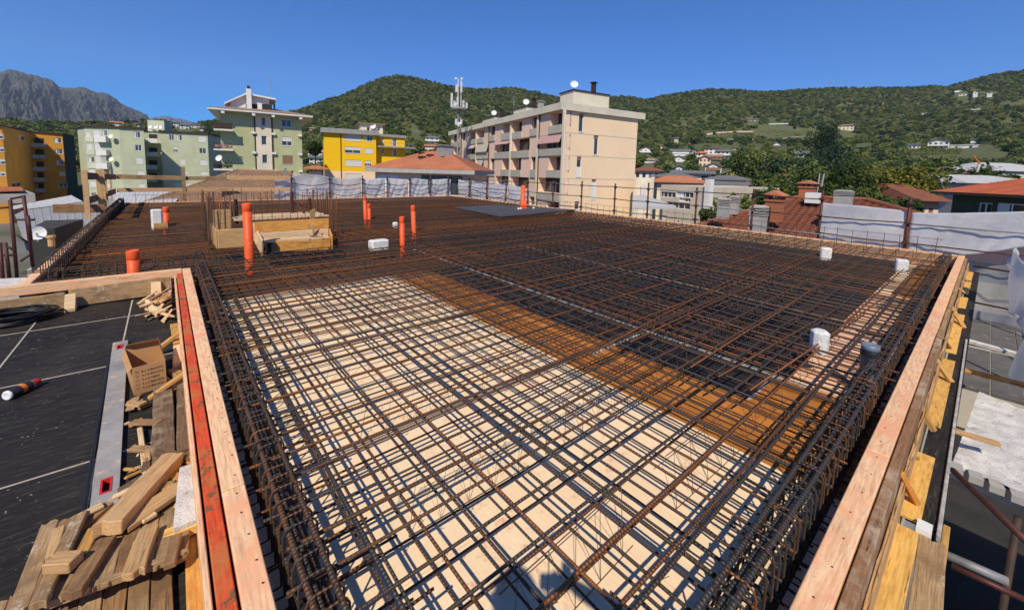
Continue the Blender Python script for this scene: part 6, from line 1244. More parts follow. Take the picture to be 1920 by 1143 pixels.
def chim(kind, px, ptop, pbot, w, d, label):
    p = dep(px, ptop, d); q = dep(px, pbot, d); h = p.z-q.z; t = thing('chimney', None, None, q) ; t = hB2
    if kind == 'brick':
        mb = MB(); 
        nz = int(h*.66/.14)
        for k in range(nz): 
            for s in (-1, 1): mb.box((p.x+s*w*.24, p.y, q.z+h*.66*(k+.5)/nz), (w*.47, w*.97, h*.66/nz-.012))
        mb.box((p.x, p.y, q.z+h*.33), (w*.92, w*.92, h*.66)); c_ = mb.build('chimney', M['brick'], t, kind='stuff')
        mb = MB(); mb.box((p.x, p.y, q.z+h*.68), (w*1.12, w*1.12, .08)); 
        for sx in (-1, 1):
            for sy in (-1, 1): mb.box((p.x+sx*w*.4, p.y+sy*w*.4, q.z+h*.76), (.14, .14, h*.14))
        mb.build('chimney_hood', M['brick'], t)
        mb = MB(); a = w*.72; z = q.z+h*.84; mb.add([(p.x-a, p.y-a, z), (p.x+a, p.y-a, z), (p.x+a, p.y+a, z), (p.x-a, p.y+a, z), (p.x-a, p.y, z+h*.16), (p.x+a, p.y, z+h*.16)], [(0, 1, 5, 4), (2, 3, 4, 5), (1, 2, 5), (3, 0, 4), (3, 2, 1, 0)]); mb.build('chimney_cap', M['tile_orange'], t)
    else:
        mb = MB(); mb.box((p.x, p.y, q.z+h*.32), (w, w, h*.64)); mb.build('chimney', M['concrete'], t)
        for k in range(4): mb = MB(); mb.box((p.x, p.y, q.z+h*(.69+.085*k)), (w*1.1, w*1.1, h*.045)); mb.build('chimney_ring', M['concrete'], t)
        mb = MB(); mb.box((p.x, p.y, q.z+h*.82), (w*.75, w*.75, h*.34)); mb.build('chimney_core', M['dark'], t); mb = MB(); mb.box((p.x, p.y, p.z), (w*1.05, w*1.05, h*.05), None, 0, .7); mb.build('chimney_cap', M['concrete'], t)
chim('brick', 1455, 357, 416, .62, 18.5, ''); chim('brick', 1516, 338, 378, .62, 21, ''); chim('ring', 1424, 386, 440, .48, 15.6, '')
chim('ring', 1358, 372, 410, .42, 19.5, ''); chim('ring', 1379, 368, 402, .34, 21, ''); chim('ring', 1583, 357, 384, .55, 17, '')
mb = MB(); p = dep(1526, 371, 20); mb.box(p, (.6, .6, .5)); mb.build('white_vent', M['shutter_white'], hB2); mb = MB(); p = dep(1437, 408, 18.6); mb.box(p, (.35, .3, 1.0)); mb.build('dark_vent', M['black'], hB2)
mb = MB(); p = dep(1532, 362, 21); q = dep(1537, 325, 21); mb.tube([p, q], .03, 5); p2_ = dep(1540, 350, 21); mb.tube([p2_, dep(1545, 326, 21)], .04, 5); mb.tube([p.lerp(q, .5), p2_], .02, 4); mb.build('aerial', M['metal_grey'], hB2)
# ---- red roof with dark green walls at the right frame edge
rB = thing('building', 'long low building with a vivid red roof and dark green walls, far right', 'building', (40, 0, -5))
a = dep(1745, 351, 33); b_ = dep(1990, 360, 24); a.z = b_.z = min(a.z, 1.15); c = dep(1990, 336, 29); d = dep(1838, 336, 38); d.z = c.z = 2.15
a = at(1745, 352, .95) if False else dep(1745, 352, 34); a.z = .9; b_ = dep(1985, 357, 27); b_.z = .9
u_ = (b_-a).normalized(); n_v = Vector((-u_.y, u_.x, 0)); n_v = n_v if n_v.x > 0 else -n_v
d = a+n_v*6+u_*3; c = b_+n_v*6; d.z = c.z = 2.35
mb = MB(); slope(mb, a, b_, c, d, 16, .04); mb.build('roof', M['tile_vivid'], rB); mb = MB(); slope(mb, a+n_v*12, a, d, d+u_*.01, 16, .04); slope(mb, b_+n_v*12, a+n_v*12, d, c, 10, .04); mb.build('rear_roof', M['tile_vivid'], rB)
mb = MB(); mb.prism([(v.x, v.y) for v in (a, b_, b_+n_v*12, a+n_v*12)], .72, .88); mb.build('eave', M['rust_iron'], rB)
F = Facade(a+n_v*.9+u_*1.0, b_+n_v*.9); mb = MB(); hs = [(F.L*.27, F.L*.27+.8, -.7, .2), (F.L*.44, F.L*.44+1.6, -.9, .25), (F.L*.7, F.L*.7+1, -.7, .2)]; wall_holes(mb, F, 0, F.L, GZ, .72, hs, .2); q_ = [F.p0, F.p1, F.p1+n_v*10, F.p0+n_v*10]
for i in (1, 2, 3): x_, y_ = q_[i], q_[(i+1) % 4]; mb.quad((x_.x, x_.y, GZ), (y_.x, y_.y, GZ), (y_.x, y_.y, .72), (x_.x, x_.y, .72))
mb.build('wall', M['p_dgreen'], rB)
for q_ in hs: window(rB, F, q_, .2, 'glass', .08, 1, False)
def shed(label, pts_px, d0, ztop, wallmat, roofmat, dpt=10, rise=.8, ov=.5, z0=GZ, name='building', cat='building', win=0, wkind='glass'):
    """simple low pitched building: front eave from two photo columns at forward depth d0"""
    a = dep(pts_px[0], 330, d0); b_ = dep(pts_px[1], 330, d0 if not isinstance(d0, tuple) else d0[1]); a.z = b_.z = ztop; u_ = (b_-a).normalized(); n_ = Vector((-u_.y, u_.x, 0)); n_ = n_ if n_.dot(V(FWD)) > 0 else -n_
    t = thing(name, label, cat, (a.x, a.y, z0)); F = Facade(a, b_); hs = []
    for k in range(win): w = F.L/(win+.5); hs.append((w*(k+.35), w*(k+.35)+min(1.6, w*.55), ztop-2.0, ztop-.7))
    mb = MB(); wall_holes(mb, F, 0, F.L, z0, ztop, hs, .18); q_ = [a, b_, b_+n_*dpt, a+n_*dpt]
    for i in (1, 2, 3): x_, y_ = q_[i], q_[(i+1) % 4]; mb.quad((x_.x, x_.y, z0), (y_.x, y_.y, z0), (y_.x, y_.y, ztop), (x_.x, x_.y, ztop))
    mb.build('wall', M[wallmat], t)
    for q2_ in hs: window(t, F, q2_, .16, wkind, .08, 1, False)
    e = [a-u_*ov-n_*ov, b_+u_*ov-n_*ov, b_+u_*ov+n_*(dpt+ov), a-u_*ov+n_*(dpt+ov)]; hr_ = min(F.L*.3, dpt*.5); r1 = (e[0]+e[3])/2+u_*hr_; r2 = (e[1]+e[2])/2-u_*hr_; 
    for v in e: v.z = ztop+.02
    r1.z = r2.z = ztop+rise; mb = MB(); eps_ = Vector((.01, 0, 0)); slope(mb, e[0], e[1], r2, r1, 10, .03); slope(mb, e[1], e[2], r2, r2+eps_, 10, .03); slope(mb, e[3], e[0], r1, r1+eps_, 10, .03); slope(mb, e[2], e[3], r1, r2, 10, .03); mb.poly(list(reversed(e))); mb.build('roof', M[roofmat], t); return t
shed('pink house with brown shutters right of the big yellow green tree', (1728, 1768), 40, -.2, 'p_pink', 'tile_red', 8, 1.6, .8, win=2, wkind='brown')
shed('small house with a dark conical roof in front of the big tree on the right', (1700, 1740), 48, .2, 'p_beige', 'tile_grey', 6, 2.2, .7)
shed('large building with a pale metal roof behind the red roof on the right', (1815, 2000), 62, 1.7, 'p_grey', 'metal_light', 14, 1.4, .6, win=5)
shed('upper pale metal roofed hall at the right frame edge', (1866, 2010), 90, 4.6, 'p_beige', 'metal_light', 16, 2.2, .6)
shed('grey roofed house left of the small orange yellow house', (1745, 1790), 70, 2.2, 'p_grey', 'tile_grey', 9, 1.2, .6)
shed('small orange yellow house with a brown roof among the trees on the right', (1778, 1800), 80, 3.6, 'p_orange', 'tile_brown', 7, 1.2, .9)
# ---- white commercial building and canopy right of the peach block
wB = thing('building', 'beige office building with long dark window bands right of the peach block', 'building', (45, 18, GZ))
a = dep(1240, 347, 52); b_ = dep(1332, 352, 46); zt2 = dep(1300, 349, 49).z; F = Facade(a, b_)
G8 = lambda X, Y: (1200+X/8, 330+Y/8)
hs = [R4(F, G8, q) for q in ((290, 238, 530, 322), (545, 240, 800, 325), (585, 330, 755, 388), (400, 395, 750, 490), (330, 590, 400, 640))]
nn2 = Vector((-F.n.x, -F.n.y, 0)); block(wB, [a, b_], nn2*14, zt2, [M['p_beige']], {0: hs})
for i, q in enumerate(hs): window(wB, F, q, .2, 'glass', .07, 3, False)
pb = MB(); u = F.uz(1330, 360)[0]; F.box(pb, u-.35, u+.3, GZ, zt2+.9, .4, -.3); pb.build('white_pier', M['p_white'], wB)
pb = MB(); c = dep(1206, 360, 58); pb.lathe([(1.4, GZ-c.z), (1.4, dep(1206, 334, 58).z-c.z), (0, dep(1206, 333.5, 58).z-c.z)], c, 28); pb.build('round_tower', M['p_beige'], wB, True)
pb = MB(); pb.box(dep(1206, 360, 56.2), (.1, .7, 2.2)); pb.build('tower_door', M['shutter_white'], wB)
cn = thing('canopy', 'white sloping canopy roof between the peach block and the office building', 'canopy', dep(1230, 400, 40))
mb = MB(); p_ = [dep(1188, 366, 46), dep(1206, 365, 44), dep(1268, 386, 36), dep(1186, 388, 38)]; mb.add(p_+[v-Vector((0, 0, .25)) for v in p_], [(0, 1, 2, 3), (3, 2, 6, 7), (2, 1, 5, 6), (0, 3, 7, 4), (7, 6, 5, 4), (1, 0, 4, 5)]); mb.build('canopy_roof', M['metal_light'], cn)
for px in (1240, 1190): mb = MB(); q = dep(px, 390, 38); mb.tube([q, (q.x, q.y, GZ)], .12, 6); mb.build('column', M['p_white'], cn)
# ---- hillside and town houses
unitw = MB(); unitw.box((0, 0, 0), (1, .08, 1)); unitw = unitw.data('window', M['dark'])
unit_s = MB(); unit_s.box((0, 0, 0), (1, .09, 1)); unit_s = unit_s.data('window', M['shutter_brown'])
def house(label, x0, x1, yt, yb, wall='p_white', roof='tile_grey', on_hill=True, d=None, kind='hip', rise=.25, ang=0, floors=2, balc=False, nw=3, dark=False):
    """a house whose front spans photo columns x0..x1, eave at yt, foot at yb"""
    cx = (x0+x1)/2
    if on_hill: p, t_ = hill_from_px(cx, yb); dist = math.hypot(p.x, p.y)
    else: dist = d; p = hor(cx, yb, dist)
    fwd = p-Vector((0, 0, HH)); fwd.z = 0; fwd.normalize(); rt = Vector((fwd.y, -fwd.x, 0)); R_ = Matrix.Rotation(math.radians(ang), 3, 'Z'); rt = R_ @ rt; fw_ = R_ @ fwd
    a = hor(x0, yt, dist); b_ = hor(x1, yt, dist); W = (b_-a).length; ze = hor(cx, yt, dist).z; c = hor(cx, yb, dist); zf = c.z; D = max(7, min(12, W*.75))
    t = thing('house', label, 'house', (c.x, c.y, zf)); c = Vector((c.x, c.y, 0))+fw_*D/2; z0 = zf-6
    def Pt(u, v, z): q = c+rt*u+fw_*v; return Vector((q.x, q.y, z))
    mb = MB(); mb.add([Pt(u, v, z) for z in (z0, ze) for (u, v) in ((-W/2, -D/2), (W/2, -D/2), (W/2, D/2), (-W/2, D/2))], [(0, 1, 5, 4), (1, 2, 6, 5), (2, 3, 7, 6), (3, 0, 4, 7)])
    H = W*rise if kind != 'gable_front' else W*rise*1.1; o = .9
    if kind == 'gable_front': mb.add([Pt(-W/2, -D/2, ze), Pt(W/2, -D/2, ze), Pt(0, -D/2, ze+H)], [(0, 1, 2)])
    if kind == 'gable': mb.add([Pt(-W/2, -D/2, ze), Pt(-W/2, D/2, ze), Pt(-W/2, 0, ze+H), Pt(W/2, -D/2, ze), Pt(W/2, D/2, ze), Pt(W/2, 0, ze+H)], [(0, 1, 2), (3, 4, 5)])
    mb.build('wall', M[wall], t); r = MB(); th = .25
    if kind == 'flat': r.add([Pt(u, v, z) for z in (ze+.02, ze+.35) for (u, v) in ((-W/2-.5, -D/2-.5), (W/2+.5, -D/2-.5), (W/2+.5, D/2+.5), (-W/2-.5, D/2+.5))], [(3, 2, 1, 0), (4, 5, 6, 7), (0, 1, 5, 4), (1, 2, 6, 5), (2, 3, 7, 6), (3, 0, 4, 7)])
    else:
        if kind == 'gable_front': e = [(-W/2-o, -D/2-o), (0, -D/2-o), (W/2+o, -D/2-o), (W/2+o, D/2+o), (0, D/2+o), (-W/2-o, D/2+o)]; zs = [ze-H*o/(W/2), ze+H, ze-H*o/(W/2)]*1; zz_ = [zs[0], zs[1], zs[0], zs[0], zs[1], zs[0]]; F_ = [(0, 1, 4, 5), (1, 2, 3, 4)]
        elif kind == 'gable': e = [(-W/2-o, -D/2-o), (W/2+o, -D/2-o), (W/2+o, 0), (W/2+o, D/2+o), (-W/2-o, D/2+o), (-W/2-o, 0)]; l_ = ze-H*o/(D/2); zz_ = [l_, l_, ze+H, l_, l_, ze+H]; F_ = [(0, 1, 2, 5), (5, 2, 3, 4)]
        else: e = [(-W/2-o, -D/2-o), (W/2+o, -D/2-o), (W/2+o, D/2+o), (-W/2-o, D/2+o), (-W*.22, 0), (W*.22, 0)]; zz_ = [ze]*4+[ze+H]*2; F_ = [(0, 1, 5, 4), (1, 2, 5), (2, 3, 4, 5), (3, 0, 4)]
        n_ = len(e); T = [Pt(u, v, z+.26) for (u, v), z in zip(e, zz_)]; Bm = [Pt(u, v, z+.02) for (u, v), z in zip(e, zz_)]; r.add(T+Bm, F_+[tuple(reversed([i+n_ for i in f])) for f in F_])
        rim = {'gable_front': [0, 1, 2, 3, 4, 5], 'gable': [0, 1, 2, 3, 4, 5], 'hip': [0, 1, 2, 3]}[kind]
        r.add(T+Bm, [(rim[(i+1) % len(rim)], rim[i], rim[i]+n_, rim[(i+1) % len(rim)]+n_) for i in range(len(rim))])
    r.build('roof', M[roof], t)
    fh = (ze-zf)/floors
    for f in range(floors):
        for k in range(nw):
            ww = min(1.5, W/(nw*2)); o_ = bpy.data.objects.new('window', unit_s if (k+f+int(x0)) % 3 == 0 and wall != 'p_grey' else unitw); COL.objects.link(o_)
            q = Pt(-W/2+W*(k+.5)/nw, -D/2-.03, zf+fh*(f+.5)); sx = rt*ww; sz = min(1.5, fh*.5)
            o_.matrix_basis = Matrix(((sx.x, fw_.x, 0, q.x), (sx.y, fw_.y, 0, q.y), (0, 0, sz, q.z), (0, 0, 0, 1))); setpar(o_, t)
    if balc:
        for f in range(1, floors+ (kind == 'flat')):
            mb = MB(); z = zf+fh*f; mb.add([Pt(u, v, zz) for zz in (z-.1, z+.9) for (u, v) in ((-W/2+.3, -D/2-1.4), (W/2-.3, -D/2-1.4), (W/2-.3, -D/2-1.28), (-W/2+.3, -D/2-1.28))], [(3, 2, 1, 0), (4, 5, 6, 7), (0, 1, 5, 4), (1, 2, 6, 5), (2, 3, 7, 6), (3, 0, 4, 7)])
            mb.add([Pt(u, v, zz) for zz in (z-.3, z-.104) for (u, v) in ((-W/2+.3, -D/2-1.4), (W/2-.3, -D/2-1.4), (W/2-.3, -D/2-.01), (-W/2+.3, -D/2-.01))], [(3, 2, 1, 0), (4, 5, 6, 7), (0, 1, 5, 4), (1, 2, 6, 5), (2, 3, 7, 6), (3, 0, 4, 7)]); mb.build('balcony', M['shutter_white' if not dark else 'old_brown'], t)
    if on_hill: clear(x0-2, yb-1, x1+2, yb+(x1-x0)*.22+5, 1.); clear(x0-1, yt-2, x1+1, yb, .9)
    return t
K = 5.053; q4 = lambda X: 1180+X/K; r4 = lambda Y: 140+Y/K; q5 = lambda X: 1540+X/K; r5 = lambda Y: 120+Y/K
def h4_(label, X0, X1, Yt, Yb, **kw): return house(label, q4(X0), q4(X1), r4(Yt), r4(Yb), **kw)
def h5_(label, X0, X1, Yt, Yb, **kw): return house(label, q5(X0), q5(X1), r5(Yt), r5(Yb), **kw)
h4_('dark chalet with a flat brown roof, left of the white terraced villa on the slope', 1110, 1225, 425, 480, wall='p_grey', roof='tile_brown', kind='hip', rise=.1, balc=True, dark=True)
h4_('white terraced villa high on the slope in the middle of the hill', 1305, 1500, 470, 520, kind='flat', roof='p_white', floors=2, nw=6, balc=True)
h4_('small white cube stacked on the terraced villa', 1340, 1400, 448, 470, kind='flat', roof='p_white', floors=1, nw=2)
h4_('white gabled house below the vineyard', 1345, 1440, 665, 720, kind='gable_front', rise=.28, ang=20)
h4_('low white house with a grey roof right of the gabled one below the vineyard', 1570, 1690, 745, 790, roof='tile_grey', kind='gable', floors=1, rise=.2)
h4_('white chalet with a red roof at the left end of the house group', 90, 215, 710, 760, roof='tile_red', kind='gable_front', rise=.2, balc=True)
h4_('white house under a brown roof below the left chalet', 130, 255, 815, 865, roof='tile_brown', kind='hip', rise=.2, balc=True)
h4_('large white chalet with dark roof and long balconies in the house group', 385, 565, 725, 790, roof='tile_grey', kind='gable', rise=.12, balc=True, floors=3, nw=4)
h4_('white gabled house in front of the large dark roofed chalet', 405, 525, 795, 850, roof='tile_brown', kind='gable_front', rise=.22, balc=True)
h4_('small white house with a dark gable in front of the grey slate roof', 415, 525, 880, 930, roof='tile_grey', kind='gable_front', rise=.2, floors=1)
h4_('narrow dark house between the large chalet and the red roofed one', 575, 650, 720, 770, wall='p_grey', roof='tile_grey', kind='gable_front', rise=.2)
h4_('cream house with a bright red roof in the house group', 638, 725, 745, 800, wall='p_cream', roof='tile_vivid', kind='hip', rise=.25, nw=2)
h4_('plain white flat roofed house behind the red roofed one', 710, 835, 700, 750, roof='tile_red', kind='hip', rise=.06)
h4_('salmon house with a brown gable in the house group', 655, 765, 790, 875, wall='p_pink', roof='tile_brown', kind='gable_front', rise=.2)
h4_('white house with dark balconies right of the salmon one', 740, 870, 775, 830, roof='tile_brown', kind='gable', rise=.15, balc=True, dark=True)
h4_('white house with a grey roof left of the lemon yellow gable', 820, 985, 725, 800, roof='tile_grey', kind='gable', rise=.1, nw=4, balc=True)
h4_('lemon yellow house end at the top right of the house group', 990, 1050, 690, 748, wall='p_lemon', roof='tile_grey', kind='gable', rise=.1, nw=1)
h4_('white chalet with a dark gable in the centre right of the group', 715, 870, 865, 935, roof='tile_brown', kind='gable_front', rise=.2, balc=True, dark=True)
h4_('lemon yellow gabled house half hidden behind the grey slate roofs', 918, 1085, 925, 955, wall='p_lemon', roof='tile_brown', kind='gable_front', rise=.17, floors=1)
h5_('cream house with a brown hipped roof alone in the woods', 155, 305, 585, 625, wall='p_cream', roof='tile_brown', kind='hip', rise=.12, nw=4)
h5_('white three storey apartment house with dark roof beside the long white hall', 995, 1200, 735, 850, roof='tile_grey', kind='gable_front', rise=.12, floors=3, nw=4, balc=True)
h5_('pale lilac house left of the three storey white house', 815, 930, 765, 850, wall='p_white', roof='tile_grey', kind='gable', rise=.08, floors=2)
h5_('small white shed left of the pale lilac house', 765, 810, 800, 850, roof='p_white', kind='flat', nw=1)
h5_('long white hall with a curved left end on the right slope', 1205, 1475, 770, 840, roof='p_white', kind='flat', floors=2, nw=2)
h5_('white house with a dark roof above the long white hall', 1410, 1500, 715, 765, roof='tile_grey', kind='gable', rise=.1, nw=1)
h5_('long low white house with a red brown roof right of the hall', 1495, 1670, 800, 830, roof='tile_red', kind='gable', rise=.06, floors=1, nw=6)
h5_('white car port roof below the low house on the right slope', 1640, 1730, 845, 860, roof='p_white', kind='flat', floors=1, nw=1)
h5_('low white farmhouse left of the white group near the right hill top', 1170, 1215, 264, 276, roof='p_white', kind='gable', floors=1, nw=1)
h5_('white house with an arched roof near the right hill top', 1265, 1325, 265, 285, roof='p_white', kind='gable', floors=1, nw=2)
h5_('long low white barn near the right hill top', 1300, 1400, 285, 300, roof='p_white', kind='flat', floors=1, nw=3)
h5_('white gabled church like house near the right hill top', 1435, 1480, 265, 295, roof='tile_brown', kind='gable_front', floors=1, nw=1)
h5_('rightmost small white barn near the hill top', 1570, 1620, 275, 285, roof='p_white', kind='flat', floors=1, nw=1)
h5_('white farmhouse alone between two woods on the right slope', 1425, 1510, 432, 460, roof='p_white', kind='gable', rise=.1, floors=1, nw=3)
h5_('white roof strip among the trees above the big yellow green tree', 345, 500, 785, 800, roof='metal_light', kind='flat', floors=1, nw=3)
h5_('small grey roofed house left of the white roof strip', 275, 345, 790, 825, wall='p_grey', roof='tile_grey', kind='hip', rise=.2, floors=1, nw=2)
def hz(label, X0, X1, Yt, Yb, **kw): return house(label, 380+X0/4, 380+X1/4, 160+Yt/4, 160+Yb/4, **kw)
hz('white chalet on the slope right of the yellow block', 1555, 1640, 350, 380, roof='tile_grey', kind='gable', rise=.12, balc=True)
hz('white house with a grey hipped roof below the chalet right of the yellow block', 1668, 1775, 395, 440, roof='tile_grey', kind='hip', rise=.15, balc=True)
hz('cream house at the right of the slope houses left of the peach block', 1775, 1820, 425, 455, wall='p_cream', roof='tile_orange', kind='hip', rise=.2)
hz('white house with an orange roof low left of the peach block', 1670, 1735, 455, 490, roof='tile_orange', kind='gable', rise=.15)
hz('small orange roofed house just above the hipped roof ridge', 1745, 1810, 478, 510, wall='p_cream', roof='tile_orange', kind='hip', rise=.2)
hz('white house end beside the peach block parapets', 1815, 1865, 505, 540, roof='tile_orange', kind='gable', rise=.2, nw=2)
hz('cream cottage on the slope just right of the sage green block', 785, 865, 325, 345, wall='p_cream', roof='tile_brown', kind='hip', rise=.15, floors=1)
hz('salmon house between the sage green and yellow blocks', 865, 912, 460, 520, wall='p_pink', roof='tile_red', kind='gable', rise=.15, nw=1)
hz('white house with a grey roof between the sage green and yellow blocks', 800, 900, 545, 600, roof='tile_grey', kind='hip', rise=.15)
hz('brown roofed house close behind the right corner of the sage green block', 790, 850, 500, 530, roof='tile_red', kind='hip', rise=.2, nw=2)
hz('low house with a salmon hipped roof at the foot of the yellow block', 800, 895, 632, 650, wall='p_pink', roof='tile_orange', kind='hip', rise=.22, on_hill=False, d=70, floors=1)
def hl_(label, X0, X1, Yt, Yb, **kw): return house(label, X0/4, X1/4, 120+Yt/4, 120+Yb/4, **kw)
for i, (X0, X1, Yt, Yb, rf) in enumerate(((830, 925, 440, 470, 'tile_orange'), (1010, 1075, 450, 470, 'tile_grey'), (1300, 1345, 440, 475, 'tile_grey'), (1350, 1420, 458, 490, 'tile_grey'), (1425, 1500, 455, 480, 'tile_grey'), (1500, 1530, 480, 515, 'tile_brown'))):
    hl_(('orange roofed house above the pale green balcony block', 'grey roofed house left of the rooftop room on the left slope', 'white house directly right of the rooftop room', 'white grey roofed house in the middle of the left slope group', 'white house at the right of the left slope group', 'small white house beside the sage green balconies')[i], X0, X1, Yt, Yb, roof=rf, kind='gable', rise=.12, nw=2, floors=2)
def town(label, x0, x1, yt, d, wall, roof, kind='hip', rise=.15, ang=0, **kw): return house(label, x0, x1, yt, yt+3*FPX/d*.8, wall=wall, roof=roof, on_hill=False, d=d, kind=kind, rise=rise, ang=ang, floors=1, **kw)
town('house with a wide red brown roof right beside the peach block', 1189, 1237, 321, 120, 'p_white', 'tile_red', nw=4)
town('house with a broad orange brown tiled roof behind the office building', 1230, 1318, 343, 75, 'p_cream', 'tile_orange', rise=.13, ang=8)
town('long grey slate roof in front of the small gabled houses', 1262, 1333, 325, 110, 'p_pink', 'tile_grey', rise=.06, kind='gable')
town('dark grey slate roof behind the orange brown one', 1226, 1300, 333, 95, 'p_grey', 'tile_grey', rise=.09)
town('wide grey slate roof right of the office building', 1325, 1400, 338, 90, 'p_white', 'tile_grey', rise=.1)
town('second grey slate roof lower in front of the trees', 1335, 1405, 348, 78, 'p_white', 'tile_grey', rise=.07, kind='gable')
town('chalet with a red brown roof and dark gable right of the slate roofs', 1398, 1432, 343, 85, 'old_brown', 'tile_red', kind='gable_front', rise=.2, nw=1)
town('orange roof just showing through the trees on the right', 1470, 1492, 330, 100, 'p_cream', 'tile_orange', nw=1)
for k, (px, py) in enumerate(((1325, 225), (1480, 222), (1600, 236), (1655, 196), (1730, 214), (1268, 262), (1238, 276), (1215, 300), (1350, 292), (1530, 246), (1795, 232), (1890, 222), (1905, 268), (1850, 268), (700, 262), (735, 246), (792, 268), (806, 276), (1150, 262), (1240, 300))):
    w = 5+(k*7 % 4); house('tiny pale house standing alone among the trees of the wooded slope', px-w/2, px+w/2, py-3.2, py, wall=('p_white', 'p_cream', 'p_beige')[k % 3], roof=('tile_brown', 'tile_red', 'tile_grey')[k % 3], kind='gable', rise=.2, floors=1, nw=2)['group'] = 'tiny pale houses scattered over the hillside'
# vineyard clearings
clear(1320, 246, 1530, 262, .93); clear(1335, 262, 1540, 274, .6); clear(1850, 242, 2000, 262, .95); clear(1840, 196, 2000, 208, .8); clear(1700, 276, 2000, 300, .35)
clear(1260, 222, 1330, 232, .6); clear(1240, 270, 1440, 284, .7)
def strip(name, label, pts, w, mat, kind=None, cat=None):
    mb = MB(); P3 = [hill_from_px(x, y)[0]+Vector((0, 0, .6)) for x, y in pts]; 
    for i in range(len(P3)-1):
        a, b_ = P3[i], P3[i+1]; mb.quad(a+Vector((0, 0, 0)), b_, b_+Vector((0, 0, w)), a+Vector((0, 0, w)))
        f = V(FWD)*2.; mb.quad(a+Vector((0, 0, w)), b_+Vector((0, 0, w)), b_+Vector((0, 0, w))+f, a+Vector((0, 0, w))+f)
    return mb.build(name, mat, None, label=label, kind=kind, cat=cat)
strip('terrace_wall', 'long pale dry stone terrace wall under the vineyard on the slope', [(1342, 264), (1380, 265), (1420, 266), (1450, 258), (1480, 256), (1510, 254)], 1.0, M['concrete'], None, 'wall')
strip('terrace_wall', 'short pinkish terrace wall above the vineyard on the slope', [(1325, 254), (1350, 254), (1375, 252), (1412, 249)], 1.6, M['p_pink'], None, 'wall')
strip('terrace_wall', 'pale road wall crossing the meadow at the far right', [(1868, 247), (1900, 249), (1960, 251)], 1.3, M['concrete'], None, 'wall')
mb = MB(); rgv = random.Random(4)
for (x0, x1, y0, y1, nr) in ((1340, 1515, 250, 261, 7), (1850, 1985, 252, 262, 7), (1700, 1800, 288, 298, 4)):
    for k in range(nr):
        y = y0+(y1-y0)*k/nr; 
        for s in range(60): p, _ = hill_from_px(x0+(x1-x0)*(s+rgv.random())/60, y); leaf_cloud(mb, [(p.x, p.y, p.z+.8, 1.3, .7)], 7, .8, k*100+s)
mb.build('vineyard_rows', M['leaf_yel'], None, label='rows of vines on the terraces of the slope', cat='vineyard', kind='stuff')
# ---- town trees
def gz(px, py, d): p = hor(px, py, d); return p
TR = [  # px centre, top y, crown radius px, distance, ground y, mat, label
 (1650, 298, 62, 62, 395, 'leaf_yel', 'big yellow green tree left half, in front of the white hall'), (1590, 303, 55, 60, 400, 'leaf', 'broad dark green tree left of the big yellow green one'), (1700, 305, 50, 66, 395, 'leaf_yel', 'big yellow green tree right half, above the pink house'),
 (1545, 318, 45, 58, 400, 'leaf', 'dark tree behind the rear brick chimney'), (1625, 340, 40, 45, 400, 'leaf', 'low dark tree behind the white sheeting and round vent'), (1690, 355, 26, 42, 400, 'leaf', 'small green tree in front of the dark conical roof'),
 (1440, 270, 42, 150, 335, 'leaf', 'round brownish green tree right of the lemon gable'), (1400, 278, 30, 160, 335, 'leaf', 'green tree between the lemon gable and the houses'), (1480, 292, 42, 130, 345, 'leaf_dark', 'dark cedar like tree below the low white house'),
 (1545, 226, 30, 230, 320, 'leaf_dark', 'tall dark cedar standing over the slope in the middle right'), (1575, 262, 34, 200, 330, 'leaf_dark', 'dark conifer right of the tall cedar'), (1510, 300, 40, 100, 360, 'leaf', 'green tree above the second brick chimney'),
 (1360, 356, 24, 50, 400, 'leaf', 'leafy tree behind the two grey chimneys'), (1392, 350, 26, 52, 400, 'leaf', 'leafy tree right of the grey chimneys behind the fence'), (1330, 375, 16, 40, 410, 'leaf', 'bush between the office building and the grey chimneys'),
 (1274, 397, 16, 36, 420, 'leaf', 'dark green bush in front of the office building'), (1212, 400, 10, 33, 425, 'leaf_dark', 'small conifer beside the white canopy'), (1460, 322, 40, 75, 380, 'leaf', 'tree with yellowish leaves behind the front brick chimney'),
 (1425, 345, 34, 60, 390, 'leaf', 'dark tree behind the third fence post'), (1300, 305, 14, 190, 330, 'leaf', 'small tree between the gabled houses'), (1255, 308, 14, 190, 330, 'leaf', 'small tree left of the dark roofed chalet'),
 (1200, 288, 14, 200, 330, 'leaf', 'tree beside the red roofed chalet at the peach block'), (1755, 300, 34, 110, 345, 'leaf', 'dark green trees right of the yellow green tree'), (1810, 306, 34, 120, 345, 'leaf', 'row tree above the orange yellow house'), (1860, 300, 30, 140, 340, 'leaf', 'tree above the pale metal hall'),
 (590, 262, 16, 160, 330, 'leaf', 'green tree just left of the yellow block'), (588, 300, 12, 130, 335, 'leaf', 'small tree at the foot of the yellow block'),
 (780, 262, 14, 200, 320, 'leaf', 'tree right of the yellow block wing'), (800, 285, 12, 180, 320, 'leaf', 'small tree behind the orange hipped roof'), (830, 262, 14, 210, 320, 'leaf', 'tree at the left end of the peach block')]
for i, (px, yt, rp, d, yg, mt, lb) in enumerate(TR):
    top_ = hor(px, yt, d); r_ = rp*d/FPX*.95; base = max(GZ, top_.z-max(2.6*r_, 7)); near = d < 80
    tree((top_.x, top_.y, base), r_, top_.z-base, lb, mt, 100+i, 5200 if near and rp > 30 else 2400 if d < 160 else 1200, leafs=max(.28, min(.9, d*.0062)))
